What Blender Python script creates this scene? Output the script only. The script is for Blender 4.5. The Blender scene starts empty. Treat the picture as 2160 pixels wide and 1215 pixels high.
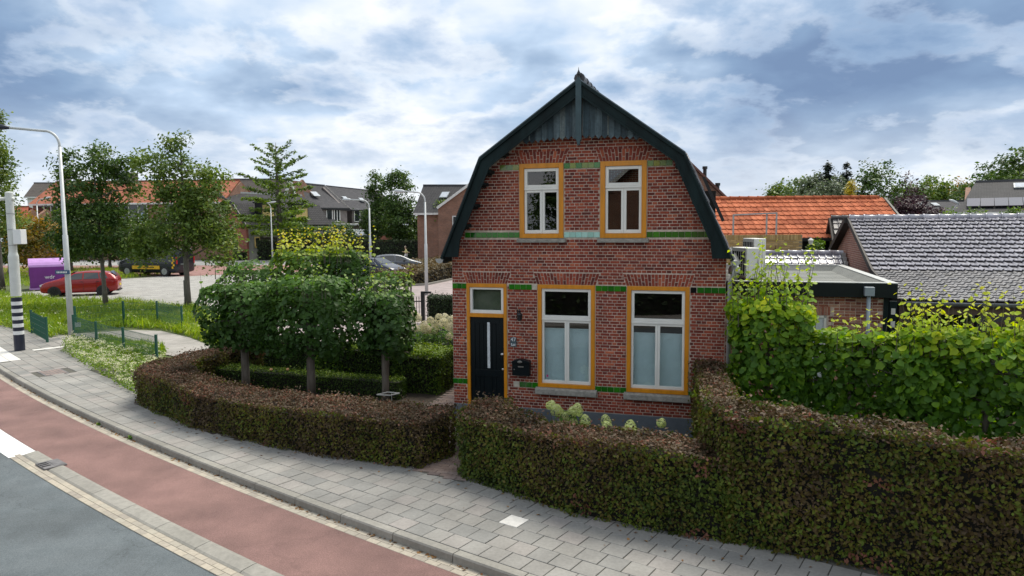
import bpy, math, random
import numpy as np
from mathutils import Vector, Matrix
S = bpy.context.scene
COL = S.collection
random.seed(7); RG = np.random.default_rng(7)
R = math.radians

# ------------------------------------------------------------------ camera
CAM_H = 3.9; FPX = 1493.58; PITCH = R(5.108); ROLL = R(-0.410)
fwd = np.array([0, math.cos(PITCH), -math.sin(PITCH)]); _r = np.array([1., 0, 0]); _u = np.cross(_r, fwd)
RT = math.cos(ROLL)*_r + math.sin(ROLL)*_u; UPV = -math.sin(ROLL)*_r + math.cos(ROLL)*_u
cd = bpy.data.cameras.new('camera'); cam = bpy.data.objects.new('camera', cd); COL.objects.link(cam)
cd.sensor_width = 36; cd.lens = FPX/2160*36; cd.clip_end = 3000; cd.clip_start = .05
cam.matrix_world = Matrix(((RT[0], UPV[0], -fwd[0], 0), (RT[1], UPV[1], -fwd[1], 0), (RT[2], UPV[2], -fwd[2], CAM_H), (0, 0, 0, 1)))
S.camera = cam

# ------------------------------------------------------------------ light
SUN_EL, SUN_AZ = R(60), R(35)      # azimuth from +Y towards +X
S.view_settings.view_transform = 'Standard'; S.view_settings.look = 'None'
S.view_settings.exposure = 0.55; S.view_settings.gamma = 1
S.cycles.use_adaptive_sampling = True; S.cycles.use_denoising = True
S.cycles.max_bounces = 6; S.cycles.transparent_max_bounces = 12; S.cycles.caustics_reflective = False; S.cycles.caustics_refractive = False
sd = bpy.data.lights.new('sun', 'SUN'); sun = bpy.data.objects.new('sun', sd); COL.objects.link(sun)
sd.energy = 3.1; sd.angle = R(34); sd.color = (1, .94, .82)
_s = Vector((math.sin(SUN_AZ)*math.cos(SUN_EL), math.cos(SUN_AZ)*math.cos(SUN_EL), math.sin(SUN_EL)))
sun.rotation_euler = _s.to_track_quat('Z', 'Y').to_euler(); sun.location = _s*50
W = bpy.data.worlds.new('World'); S.world = W; W.use_nodes = True


def nodes(nt):
    N = nt.nodes; L = nt.links
    def n(t, **k):
        x = N.new(t)
        for a, b in k.items():
            if a.startswith('i_'):
                x.inputs[int(a[2:])].default_value = b
            else: setattr(x, a, b)
        return x
    return N, L, n


def build_sky():
    nt = W.node_tree; N, L, n = nodes(nt); N.clear()
    out = n('ShaderNodeOutputWorld'); bg = n('ShaderNodeBackground'); bg.inputs[1].default_value = .1
    L.new(bg.outputs[0], out.inputs[0])
    sky = n('ShaderNodeTexSky', sky_type='NISHITA', sun_disc=False, sun_elevation=SUN_EL, sun_rotation=SUN_AZ)
    tc = n('ShaderNodeTexCoord'); sep = n('ShaderNodeSeparateXYZ'); L.new(tc.outputs['Generated'], sep.inputs[0])
    def M(op, a, b=None, c=None):
        m = n('ShaderNodeMath', operation=op)
        for i, v in enumerate((a, b, c)):
            if v is None: continue
            if isinstance(v, (int, float)): m.inputs[i].default_value = v
            else: L.new(v, m.inputs[i])
        return m.outputs[0]
    z = M('MAXIMUM', sep.outputs[2], 0.0); k = M('DIVIDE', 1.0, M('ADD', z, .30))
    px = M('MULTIPLY', sep.outputs[0], k); py = M('MULTIPLY', sep.outputs[1], k)
    cb = n('ShaderNodeCombineXYZ'); L.new(px, cb.inputs[0]); L.new(py, cb.inputs[1])
    def noise(scale, det, rough, off, dist=0.):
        mp = n('ShaderNodeMapping'); L.new(cb.outputs[0], mp.inputs[0]); mp.inputs['Location'].default_value = off
        t = n('ShaderNodeTexNoise'); L.new(mp.outputs[0], t.inputs['Vector'])
        t.inputs['Scale'].default_value = scale; t.inputs['Detail'].default_value = det; t.inputs['Roughness'].default_value = rough
        t.inputs['Distortion'].default_value = dist
        return t.outputs['Fac']
    big = noise(.9, 2, .5, (3.1, 1.7, 0)); mid = noise(1.8, 5, .5, (8.3, 2.2, 0), .2); fine = noise(6., 6, .55, (1, 5, 2), .2)
    puff = noise(3.2, 4, .5, (2, 9, 4), .1); cum = noise(2.3, 9, .58, SKY_OFF, .12); veil = noise(1.6, 5, .55, (-4, 3, 7), .4)
    bil = M('SUBTRACT', 1., M('MULTIPLY', 2., M('ABSOLUTE', M('SUBTRACT', puff, .5))))     # rounded cauliflower heads
    # thickness of the cloud deck: thick parts show grey-blue bases, thin parts glow white
    thick = M('ADD', M('ADD', M('ADD', M('MULTIPLY', big, .85), M('MULTIPLY', mid, 1.0)), M('MULTIPLY', fine, .26)), M('MULTIPLY', M('SUBTRACT', .80, bil), .35))
    # broad banks of cloud seen over the village (soft, in sky directions)
    def bank(dx, dy, dz, r, amp, prev):
        v = Vector((dx, dy, dz)).normalized()
        dp = n('ShaderNodeVectorMath', operation='DOT_PRODUCT'); L.new(tc.outputs['Generated'], dp.inputs[0]); dp.inputs[1].default_value = v
        mr = n('ShaderNodeMapRange', interpolation_type='SMOOTHSTEP'); L.new(dp.outputs['Value'], mr.inputs[0])
        mr.inputs[1].default_value = math.cos(r); mr.inputs[2].default_value = 1.0; mr.inputs[3].default_value = 0; mr.inputs[4].default_value = amp
        return M('ADD', prev, mr.outputs[0])
    for b in SKY_BANKS: thick = bank(*b, thick)
    cr = n('ShaderNodeValToRGB'); L.new(M('MULTIPLY', thick, .5), cr.inputs[0])
    e = cr.color_ramp; pts = SKY_RAMP
    e.elements[0].position = pts[0][0]; e.elements[0].color = (*pts[0][1], 1)
    e.elements[1].position = pts[-1][0]; e.elements[1].color = (*pts[-1][1], 1)
    for p, c in pts[1:-1]:
        q = e.elements.new(p); q.color = (*c, 1)
    # cumulus in front: crisp bright edges, grey-blue hearts
    cm = n('ShaderNodeMapRange', interpolation_type='SMOOTHSTEP'); L.new(cum, cm.inputs[0]); cm.inputs[1].default_value = .465; cm.inputs[2].default_value = .555; cm.inputs[3].default_value = 0; cm.inputs[4].default_value = .8
    c2 = n('ShaderNodeValToRGB'); L.new(M('ADD', cum, M('MULTIPLY', M('SUBTRACT', thick, 1.12), .26)), c2.inputs[0]); e2 = c2.color_ramp
    e2.elements[0].position = .495; e2.elements[0].color = (.73, .74, .75, 1); e2.elements[1].position = .80; e2.elements[1].color = (.15, .24, .39, 1)
    for p, c in ((.54, (.62, .66, .71)), (.60, (.42, .495, .61)), (.67, (.27, .37, .515))):
        q = e2.elements.new(p); q.color = (*c, 1)
    mc = n('ShaderNodeMix', data_type='RGBA'); L.new(cm.outputs[0], mc.inputs[0]); L.new(cr.outputs[0], mc.inputs[6]); L.new(c2.outputs[0], mc.inputs[7])
    # pale towards the horizon
    hz = n('ShaderNodeMapRange', interpolation_type='SMOOTHSTEP'); L.new(z, hz.inputs[0])
    hz.inputs[1].default_value = 0.0; hz.inputs[2].default_value = .17; hz.inputs[3].default_value = .62; hz.inputs[4].default_value = 0
    mx = n('ShaderNodeMix', data_type='RGBA'); L.new(hz.outputs[0], mx.inputs[0]); L.new(mc.outputs[2], mx.inputs[6]); mx.inputs[7].default_value = (.66, .685, .71, 1)
    sc = n('ShaderNodeVectorMath', operation='SCALE'); L.new(mx.outputs[2], sc.inputs[0]); sc.inputs[3].default_value = 10.0
    # gaps of clear sky
    gap = n('ShaderNodeMapRange', interpolation_type='SMOOTHSTEP'); L.new(veil, gap.inputs[0])
    gap.inputs[1].default_value = .54; gap.inputs[2].default_value = .70; gap.inputs[3].default_value = 0.; gap.inputs[4].default_value = .22
    m2 = n('ShaderNodeMix', data_type='RGBA'); L.new(gap.outputs[0], m2.inputs[0]); L.new(sc.outputs[0], m2.inputs[6]); L.new(sky.outputs[0], m2.inputs[7])
    L.new(m2.outputs[2], bg.inputs[0])


SKY_BANKS = [(.26, 1, .135, R(11), .30), (.45, 1, .165, R(10), .26), (.68, 1, .27, R(13), .34), (-.68, 1, .30, R(12), .34), (-.40, 1, .14, R(13), .16), (.10, 1, .20, R(10), .10), (.45, 1, .30, R(9), .10),
             (-.50, 1, .26, R(7), -.12), (.62, 1, .06, R(8), -.10), (-.22, 1, .24, R(13), .16), (-.05, 1, .12, R(9), .12)]
SKY_OFF = (4.4, 6.1, .5)
SKY_RAMP = [(.44, (.71, .725, .74)), (.515, (.57, .63, .705)), (.575, (.40, .505, .645)), (.64, (.29, .385, .52)), (.71, (.19, .28, .42)), (.82, (.14, .21, .34))]
build_sky()


# ------------------------------------------------------------------ pixel -> place helpers (points on level ground, or at a given distance)
def _ray(x, y): return RT*(x-1080)/FPX - UPV*(y-607.5)/FPX + fwd
def ground(x, y, z=0.):
    d = _ray(x, y); t = (z-CAM_H)/d[2]; return Vector((d[0]*t, d[1]*t, z))
def at(x, y, Y):
    d = _ray(x, y); t = Y/d[1]; return Vector((d[0]*t, Y, CAM_H+d[2]*t))
YAW = R(16.198); HO = Vector((-1.178, 13.929, 0))
EX = Vector((math.cos(YAW), -math.sin(YAW), 0)); EY = Vector((math.sin(YAW), math.cos(YAW), 0))
def hl(u, v, z=0.): return HO + EX*u + EY*v + Vector((0, 0, z))     # house frame -> world
def to_l(p):
    q = Vector(p)-HO; return q.dot(EX), q.dot(EY), q.z
def srgb(r, g, b):
    f = lambda v: (v/12.92 if v <= .04045 else ((v+.055)/1.055)**2.4)
    return (f(r/255), f(g/255), f(b/255))


# ------------------------------------------------------------------ materials
def _mat(name):
    m = bpy.data.materials.new(name); m.use_nodes = True; nt = m.node_tree; N, L, n = nodes(nt); N.clear()
    out = n('ShaderNodeOutputMaterial'); return m, N, L, n, out


def simple(name, col, rough=.6, metal=0., var=.12, scale=6., bump=0., bscale=None, spec=.5, coat=0., col2=None, stretch=(1, 1, 1), rnd=0., det=5, coords='Object', speck=0., blotch=0., bsc=.35, crack=0.):
    """one colour (or two) with noise variation; rnd = variation from piece to piece"""
    m, N, L, n, out = _mat(name); b = n('ShaderNodeBsdfPrincipled'); L.new(b.outputs[0], out.inputs[0])
    b.inputs['Roughness'].default_value = rough; b.inputs['Metallic'].default_value = metal
    b.inputs['Specular IOR Level'].default_value = spec; b.inputs['Coat Weight'].default_value = coat
    tc = n('ShaderNodeTexCoord'); mp = n('ShaderNodeMapping'); L.new(tc.outputs[coords], mp.inputs[0]); mp.inputs['Scale'].default_value = stretch
    t = n('ShaderNodeTexNoise'); L.new(mp.outputs[0], t.inputs[0]); t.inputs['Scale'].default_value = scale; t.inputs['Detail'].default_value = det; t.inputs['Roughness'].default_value = .6
    c2 = col2 or tuple(c*(1-2.2*var) for c in col); c1 = col if col2 else tuple(min(1, c*(1+var)) for c in col)
    mr = n('ShaderNodeMapRange'); L.new(t.outputs[0], mr.inputs[0]); mr.inputs[1].default_value = .3; mr.inputs[2].default_value = .7
    mx = n('ShaderNodeMix', data_type='RGBA'); L.new(mr.outputs[0], mx.inputs[0]); mx.inputs[6].default_value = (*c2, 1); mx.inputs[7].default_value = (*c1, 1)
    last = mx.outputs[2]
    if rnd:
        hv = n('ShaderNodeHueSaturation'); L.new(last, hv.inputs['Color'])
        L.new(_piece_random(L, n), (rm := n('ShaderNodeMapRange')).inputs[0]); rm.inputs[3].default_value = 1-rnd; rm.inputs[4].default_value = 1+rnd
        L.new(rm.outputs[0], hv.inputs['Value']); last = hv.outputs[0]
    for amt, sc_, dt in ((speck, 70., 2), (blotch, bsc, 6)):
        if amt:
            t5 = n('ShaderNodeTexNoise'); L.new(tc.outputs[coords], t5.inputs[0]); t5.inputs['Scale'].default_value = sc_; t5.inputs['Detail'].default_value = dt; t5.inputs['Roughness'].default_value = .6
            r5 = n('ShaderNodeMapRange'); L.new(t5.outputs[0], r5.inputs[0]); r5.inputs[1].default_value = .3; r5.inputs[2].default_value = .7; r5.inputs[3].default_value = 1-amt; r5.inputs[4].default_value = 1+amt
            h5 = n('ShaderNodeHueSaturation'); L.new(last, h5.inputs['Color']); L.new(r5.outputs[0], h5.inputs['Value']); last = h5.outputs[0]
    if crack:
        vz = n('ShaderNodeTexVoronoi', feature='DISTANCE_TO_EDGE'); nn_ = n('ShaderNodeTexNoise'); L.new(tc.outputs[coords], nn_.inputs[0]); nn_.inputs['Scale'].default_value = 2.5; nn_.inputs['Detail'].default_value = 6
        ad = n('ShaderNodeVectorMath', operation='MULTIPLY_ADD'); L.new(nn_.outputs['Color'], ad.inputs[0]); ad.inputs[1].default_value = (.9, .9, 0); L.new(tc.outputs[coords], ad.inputs[2]); L.new(ad.outputs[0], vz.inputs['Vector']); vz.inputs['Scale'].default_value = .42
        rc = n('ShaderNodeMapRange'); L.new(vz.outputs['Distance'], rc.inputs[0]); rc.inputs[1].default_value = .001; rc.inputs[2].default_value = .006; rc.inputs[3].default_value = 1-crack; rc.inputs[4].default_value = 1.
        h6 = n('ShaderNodeHueSaturation'); L.new(last, h6.inputs['Color']); L.new(rc.outputs[0], h6.inputs['Value']); last = h6.outputs[0]
    L.new(last, b.inputs['Base Color'])
    if bump:
        bp = n('ShaderNodeBump'); t2 = n('ShaderNodeTexNoise'); L.new(mp.outputs[0], t2.inputs[0]); t2.inputs['Scale'].default_value = bscale or scale*6; t2.inputs['Detail'].default_value = 4
        L.new(t2.outputs[0], bp.inputs['Height']); bp.inputs['Strength'].default_value = bump; bp.inputs['Distance'].default_value = .02
        L.new(bp.outputs[0], b.inputs['Normal'])
    return m


def _piece_random(L, n):
    a = n('ShaderNodeAttribute', attribute_name='rnd'); oi = n('ShaderNodeObjectInfo')
    ad = n('ShaderNodeMath', operation='ADD'); L.new(a.outputs['Fac'], ad.inputs[0]); L.new(oi.outputs['Random'], ad.inputs[1])
    fr = n('ShaderNodeMath', operation='FRACT'); L.new(ad.outputs[0], fr.inputs[0]); return fr.outputs[0]


def pieces_mat(name, stops, rough=.8, nscale=30, nvar=.25, bump=.3, spec=.4, coat=0., big=0., streak=None):
    """colour per piece from a ramp of real colours + grain; big = large soft weathering"""
    m, N, L, n, out = _mat(name); b = n('ShaderNodeBsdfPrincipled'); L.new(b.outputs[0], out.inputs[0])
    b.inputs['Roughness'].default_value = rough; b.inputs['Specular IOR Level'].default_value = spec; b.inputs['Coat Weight'].default_value = coat; b.inputs['Coat Roughness'].default_value = .08
    cr = n('ShaderNodeValToRGB'); cr.color_ramp.interpolation = 'LINEAR'; L.new(_piece_random(L, n), cr.inputs[0]); e = cr.color_ramp.elements
    e[0].position = 0; e[0].color = (*stops[0], 1); e[1].position = 1; e[1].color = (*stops[-1], 1)
    for i, c in enumerate(stops[1:-1]):
        q = e.new((i+1)/(len(stops)-1)); q.color = (*c, 1)
    g = n('ShaderNodeNewGeometry'); t = n('ShaderNodeTexNoise'); L.new(g.outputs['Position'], t.inputs[0]); t.inputs['Scale'].default_value = nscale; t.inputs['Detail'].default_value = 5; t.inputs['Roughness'].default_value = .65
    mr = n('ShaderNodeMapRange'); L.new(t.outputs[0], mr.inputs[0]); mr.inputs[1].default_value = .25; mr.inputs[2].default_value = .75; mr.inputs[3].default_value = 1-nvar; mr.inputs[4].default_value = 1+nvar
    hv = n('ShaderNodeHueSaturation'); L.new(cr.outputs[0], hv.inputs['Color']); L.new(mr.outputs[0], hv.inputs['Value']); last = hv.outputs[0]
    if big:
        t3 = n('ShaderNodeTexNoise'); mp = n('ShaderNodeMapping'); L.new(g.outputs['Position'], mp.inputs[0]); mp.inputs['Scale'].default_value = streak or (1, 1, 1); L.new(mp.outputs[0], t3.inputs[0]); t3.inputs['Scale'].default_value = 1.1; t3.inputs['Detail'].default_value = 6; t3.inputs['Roughness'].default_value = .6
        m3 = n('ShaderNodeMapRange'); L.new(t3.outputs[0], m3.inputs[0]); m3.inputs[1].default_value = .3; m3.inputs[2].default_value = .7; m3.inputs[3].default_value = 1-big; m3.inputs[4].default_value = 1+big*.7
        h3 = n('ShaderNodeHueSaturation'); L.new(last, h3.inputs['Color']); L.new(m3.outputs[0], h3.inputs['Value']); last = h3.outputs[0]
    L.new(last, b.inputs['Base Color'])
    if bump:
        bp = n('ShaderNodeBump'); L.new(t.outputs[0], bp.inputs['Height']); bp.inputs['Strength'].default_value = bump; bp.inputs['Distance'].default_value = .006
        L.new(bp.outputs[0], b.inputs['Normal'])
    return m


def leaf_mat(name, stops, rough=.5, trans=.35, tcol=None, spec=.4, nvar=.2):
    """leaf colour by its own random number; thin leaves let light through"""
    m, N, L, n, out = _mat(name); b = n('ShaderNodeBsdfPrincipled'); b.inputs['Roughness'].default_value = rough; b.inputs['Specular IOR Level'].default_value = spec
    a = n('ShaderNodeAttribute', attribute_name='rnd'); cr = n('ShaderNodeValToRGB'); L.new(a.outputs['Fac'], cr.inputs[0]); e = cr.color_ramp.elements
    ps = [s if isinstance(s[0], (int, float)) and len(s) == 2 else (i/(len(stops)-1), s) for i, s in enumerate(stops)]
    e[0].position = ps[0][0]; e[0].color = (*ps[0][1], 1); e[1].position = ps[-1][0]; e[1].color = (*ps[-1][1], 1)
    for p, c in ps[1:-1]:
        q = e.new(p); q.color = (*c, 1)
    g = n('ShaderNodeNewGeometry'); t = n('ShaderNodeTexNoise'); L.new(g.outputs['Position'], t.inputs[0]); t.inputs['Scale'].default_value = 1.7; t.inputs['Detail'].default_value = 4
    mr = n('ShaderNodeMapRange'); L.new(t.outputs[0], mr.inputs[0]); mr.inputs[1].default_value = .3; mr.inputs[2].default_value = .7; mr.inputs[3].default_value = 1-nvar; mr.inputs[4].default_value = 1+nvar
    hv = n('ShaderNodeHueSaturation'); L.new(cr.outputs[0], hv.inputs['Color']); L.new(mr.outputs[0], hv.inputs['Value'])
    L.new(hv.outputs[0], b.inputs['Base Color'])
    tr = n('ShaderNodeBsdfTranslucent'); h2 = n('ShaderNodeHueSaturation'); L.new(hv.outputs[0], h2.inputs['Color']); h2.inputs['Value'].default_value = 1.5; h2.inputs['Saturation'].default_value = 1.1; h2.inputs['Hue'].default_value = .49
    L.new(h2.outputs[0], tr.inputs[0]); mx = n('ShaderNodeMixShader'); mx.inputs[0].default_value = trans
    L.new(b.outputs[0], mx.inputs[1]); L.new(tr.outputs[0], mx.inputs[2]); L.new(mx.outputs[0], out.inputs[0])
    return m


def brick_mat(name, plane, c1, c2, mortar, bw=.18, bh=.0563, mort=.009, rough=.9, off=.5, bump=.4, coords='Object'):
    """small-scale brickwork or tiles for surfaces too far or too oblique to tell the pieces apart"""
    m, N, L, n, out = _mat(name); b = n('ShaderNodeBsdfPrincipled'); L.new(b.outputs[0], out.inputs[0]); b.inputs['Roughness'].default_value = rough
    tc = n('ShaderNodeTexCoord'); sp = n('ShaderNodeSeparateXYZ'); cb = n('ShaderNodeCombineXYZ'); L.new(tc.outputs[coords], sp.inputs[0])
    ix = {'x': 0, 'y': 1, 'z': 2}; sm = n('ShaderNodeMath', operation='ADD'); L.new(sp.outputs[0], sm.inputs[0]); L.new(sp.outputs[1], sm.inputs[1]); L.new(sm.outputs[0] if plane[1] == 'z' else sp.outputs[ix[plane[0]]], cb.inputs[0]); L.new(sp.outputs[ix[plane[1]]], cb.inputs[1])
    t = n('ShaderNodeTexBrick'); t.offset = off; L.new(cb.outputs[0], t.inputs[0]); t.inputs['Color1'].default_value = (*c1, 1); t.inputs['Color2'].default_value = (*c2, 1); t.inputs['Mortar'].default_value = (*mortar, 1)
    t.inputs['Scale'].default_value = 1; t.inputs['Mortar Size'].default_value = mort/2; t.inputs['Brick Width'].default_value = bw; t.inputs['Row Height'].default_value = bh; t.inputs['Bias'].default_value = 0
    ns = n('ShaderNodeTexNoise'); L.new(cb.outputs[0], ns.inputs[0]); ns.inputs['Scale'].default_value = 1.3; ns.inputs['Detail'].default_value = 7
    mr = n('ShaderNodeMapRange'); L.new(ns.outputs[0], mr.inputs[0]); mr.inputs[1].default_value = .3; mr.inputs[2].default_value = .7; mr.inputs[3].default_value = .8; mr.inputs[4].default_value = 1.15
    hv = n('ShaderNodeHueSaturation'); L.new(t.outputs[0], hv.inputs['Color']); L.new(mr.outputs[0], hv.inputs['Value']); L.new(hv.outputs[0], b.inputs['Base Color'])
    bp = n('ShaderNodeBump'); bp.invert = True; L.new(t.outputs['Fac'], bp.inputs['Height']); bp.inputs['Strength'].default_value = bump; bp.inputs['Distance'].default_value = .01; L.new(bp.outputs[0], b.inputs['Normal'])
    return m


def glass_mat(name, tint=(.9, .95, .95)):
    m, N, L, n, out = _mat(name); g = n('ShaderNodeBsdfGlossy'); g.inputs['Roughness'].default_value = .01; t = n('ShaderNodeBsdfTransparent'); t.inputs[0].default_value = (*tint, 1)
    fr = n('ShaderNodeFresnel'); fr.inputs[0].default_value = 1.95; gg = n('ShaderNodeNewGeometry'); iv = n('ShaderNodeMath', operation='SUBTRACT'); iv.inputs[0].default_value = 1.; L.new(gg.outputs['Backfacing'], iv.inputs[1]); ml = n('ShaderNodeMath', operation='MULTIPLY'); L.new(iv.outputs[0], ml.inputs[0]); L.new(fr.outputs[0], ml.inputs[1]); mx = n('ShaderNodeMixShader'); L.new(ml.outputs[0], mx.inputs[0]); L.new(t.outputs[0], mx.inputs[1]); L.new(g.outputs[0], mx.inputs[2]); L.new(mx.outputs[0], out.inputs[0])
    return m


# ------------------------------------------------------------------ mesh building
class MB:
    def __init__(s): s.v = []; s.f = []; s.m = []
    def face(s, pts, m=0):
        b = len(s.v); s.v += [tuple(p) for p in pts]; s.f.append(tuple(range(b, b+len(pts)))); s.m.append(m)
    def box(s, x0, x1, y0, y1, z0, z1, m=0):
        b = len(s.v); s.v += [(x, y, z) for z in (z0, z1) for y in (y0, y1) for x in (x0, x1)]
        for q in ((0, 2, 3, 1), (4, 5, 7, 6), (0, 1, 5, 4), (2, 6, 7, 3), (0, 4, 6, 2), (1, 3, 7, 5)): s.f.append(tuple(b+i for i in q)); s.m.append(m)
    def obox(s, c, ax, ay, az, m=0):
        """box with centre c and half-axis vectors"""
        c, ax, ay, az = map(Vector, (c, ax, ay, az)); b = len(s.v)
        s.v += [tuple(c+ax*i+ay*j+az*k) for k in (-1, 1) for j in (-1, 1) for i in (-1, 1)]
        for q in ((0, 2, 3, 1), (4, 5, 7, 6), (0, 1, 5, 4), (2, 6, 7, 3), (0, 4, 6, 2), (1, 3, 7, 5)): s.f.append(tuple(b+i for i in q)); s.m.append(m)
    def beam(s, p, q, w, h, m=0, up=(0, 0, 1)):
        p, q = Vector(p), Vector(q); d = (q-p); a = d.normalized(); sd_ = a.cross(Vector(up)); sd_ = sd_.normalized() if sd_.length > 1e-4 else Vector((1, 0, 0)); u = sd_.cross(a)
        s.obox((p+q)/2, d/2, sd_*w/2, u*h/2, m)
    def prism(s, poly, ext, m=0, ms=None):
        """polygon (3-D points) pushed along ext"""
        poly = [Vector(p) for p in poly]; e = Vector(ext); n = len(poly); b = len(s.v)
        s.v += [tuple(p) for p in poly]+[tuple(p+e) for p in poly]
        s.f.append(tuple(range(b, b+n))); s.m.append(m); s.f.append(tuple(b+n+i for i in reversed(range(n)))); s.m.append(m)
        for i in range(n): j = (i+1) % n; s.f.append((b+i, b+n+i, b+n+j, b+j)); s.m.append(m if ms is None else ms)
    def tube(s, pts, rad, n=8, m=0, caps=True):
        pts = [Vector(p) for p in pts]; rad = rad if isinstance(rad, (list, tuple)) else [rad]*len(pts); rings = []
        for i, p in enumerate(pts):
            d = (pts[min(i+1, len(pts)-1)]-pts[max(i-1, 0)]).normalized(); a = d.cross(Vector((0, 0, 1)) if abs(d.z) < .9 else Vector((1, 0, 0))).normalized(); c = d.cross(a)
            b = len(s.v); s.v += [tuple(p+(a*math.cos(t)+c*math.sin(t))*rad[i]) for t in (2*math.pi*k/n for k in range(n))]; rings.append(b)
        for i in range(len(rings)-1):
            for k in range(n): j = (k+1) % n; s.f.append((rings[i]+k, rings[i]+j, rings[i+1]+j, rings[i+1]+k)); s.m.append(m)
        if caps:
            s.f.append(tuple(rings[0]+k for k in range(n))); s.m.append(m); s.f.append(tuple(rings[-1]+k for k in reversed(range(n)))); s.m.append(m)
    def lathe(s, c, prof, n=16, m=0):
        """profile of (radius, z) turned about the vertical through c"""
        c = Vector(c); rings = []
        for r, z in prof:
            b = len(s.v); s.v += [(c.x+r*math.cos(2*math.pi*k/n), c.y+r*math.sin(2*math.pi*k/n), c.z+z) for k in range(n)]; rings.append(b)
        for i in range(len(rings)-1):
            for k in range(n): j = (k+1) % n; s.f.append((rings[i]+k, rings[i]+j, rings[i+1]+j, rings[i+1]+k)); s.m.append(m)
        s.f.append(tuple(rings[0]+k for k in reversed(range(n)))); s.m.append(m); s.f.append(tuple(rings[-1]+k for k in range(n))); s.m.append(m)
    def mesh(s, name, mats, smooth=False):
        me = bpy.data.meshes.new(name); me.from_pydata(s.v, [], s.f); mats = mats if isinstance(mats, (list, tuple)) else [mats]
        for q in mats: me.materials.append(q)
        if len(mats) > 1: me.polygons.foreach_set('material_index', s.m)
        if smooth: me.polygons.foreach_set('use_smooth', [True]*len(s.f))
        me.validate(); me.update(); return me
    def build(s, name, mats, parent=None, smooth=False, bevel=0., label=None, kind=None, recalc=True):
        me = s.mesh(name, mats, smooth)
        if recalc:
            import bmesh
            bm = bmesh.new(); bm.from_mesh(me); bmesh.ops.recalc_face_normals(bm, faces=bm.faces); bm.to_mesh(me); bm.free()
        o = link(name, me, parent)
        if bevel:
            md = o.modifiers.new('bevel', 'BEVEL'); md.width = bevel; md.segments = 2; md.limit_method = 'ANGLE'
        if label: o['label'] = label
        if kind: o['kind'] = kind
        return o


def link(name, me, parent=None, loc=None):
    o = bpy.data.objects.new(name, me); COL.objects.link(o)
    if parent is not None: o.parent = parent
    if loc is not None: o.location = loc
    return o
def tag(o, label=None, cat=None, group=None, kind=None):
    if label: o['label'] = label
    if cat: o['category'] = cat
    if group: o['group'] = group
    if kind: o['kind'] = kind
    return o
def thing(name, label, cat, loc=(0, 0, 0), rz=0., group=None):
    o = bpy.data.objects.new(name, None); COL.objects.link(o); o.location = loc; o.rotation_euler = (0, 0, rz); o.empty_display_size = .2
    return tag(o, label, cat, group)
def kids(o): return [c for c in bpy.data.objects if c.parent == o]
def dup(root, loc, rz, label=None, scale=1.):
    ch = {}
    for c in bpy.data.objects:
        if c.parent: ch.setdefault(c.parent.name, []).append(c)
    def cp(o, par):
        c = o.copy(); COL.objects.link(c)
        if par is not None: c.parent = par
        for k in ch.get(o.name, []): cp(k, c)
        return c
    r = cp(root, None); r.location = loc; r.rotation_euler = (0, 0, rz); r.scale = (scale,)*3
    if label: r['label'] = label
    return r


def np_mesh(name, V, F, mats, rnd=None, smooth=False, midx=None):
    """V (n,3), F (m,k) fast mesh with a per-face random number"""
    me = bpy.data.meshes.new(name); V = np.asarray(V, np.float32); F = np.asarray(F, np.int32); k = F.shape[1]
    me.vertices.add(len(V)); me.vertices.foreach_set('co', V.ravel()); me.loops.add(F.size); me.loops.foreach_set('vertex_index', F.ravel())
    me.polygons.add(len(F)); me.polygons.foreach_set('loop_start', np.arange(0, F.size, k, dtype=np.int32))
    for q in (mats if isinstance(mats, (list, tuple)) else [mats]): me.materials.append(q)
    if midx is not None: me.polygons.foreach_set('material_index', np.asarray(midx, np.int32))
    if smooth: me.polygons.foreach_set('use_smooth', np.ones(len(F), bool))
    me.update(calc_edges=True)
    if rnd is not None:
        a = me.attributes.new('rnd', 'FLOAT', 'FACE'); a.data.foreach_set('value', np.asarray(rnd, np.float32))
    return me


def scatter_pieces(name, protos, places, parent, cap=300, mats=None, start_rnd=True):
    """places: list of (proto key, 4x4 Matrix, priority). The first `cap` become objects sharing mesh data, the rest one joined mesh."""
    places = sorted(places, key=lambda p: p[2]); n = 0
    for key, M_, _ in places[:cap]:
        o = bpy.data.objects.new(name, protos[key]); COL.objects.link(o); o.parent = parent; o.matrix_local = M_; n += 1
    rest = places[cap:]
    if rest:
        VV, FF, RR, off = [], [], [], 0
        for key, M_, _ in rest:
            me = protos[key]; v = np.array([x.co for x in me.vertices]); f = [tuple(p.vertices) for p in me.polygons]
            mm = np.array(M_); v = v@mm[:3, :3].T+mm[:3, 3]; r = random.random()
            VV.append(v); FF += [tuple(i+off for i in q) for q in f]; RR += [r]*len(f); off += len(v)
        me = bpy.data.meshes.new(name); me.from_pydata(np.vstack(VV).tolist(), [], FF)
        for q in protos[rest[0][0]].materials: me.materials.append(q)
        a = me.attributes.new('rnd', 'FLOAT', 'FACE'); a.data.foreach_set('value', np.array(RR, np.float32))
        o = link(name, me, parent); o['kind'] = 'stuff'
    return n


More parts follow.
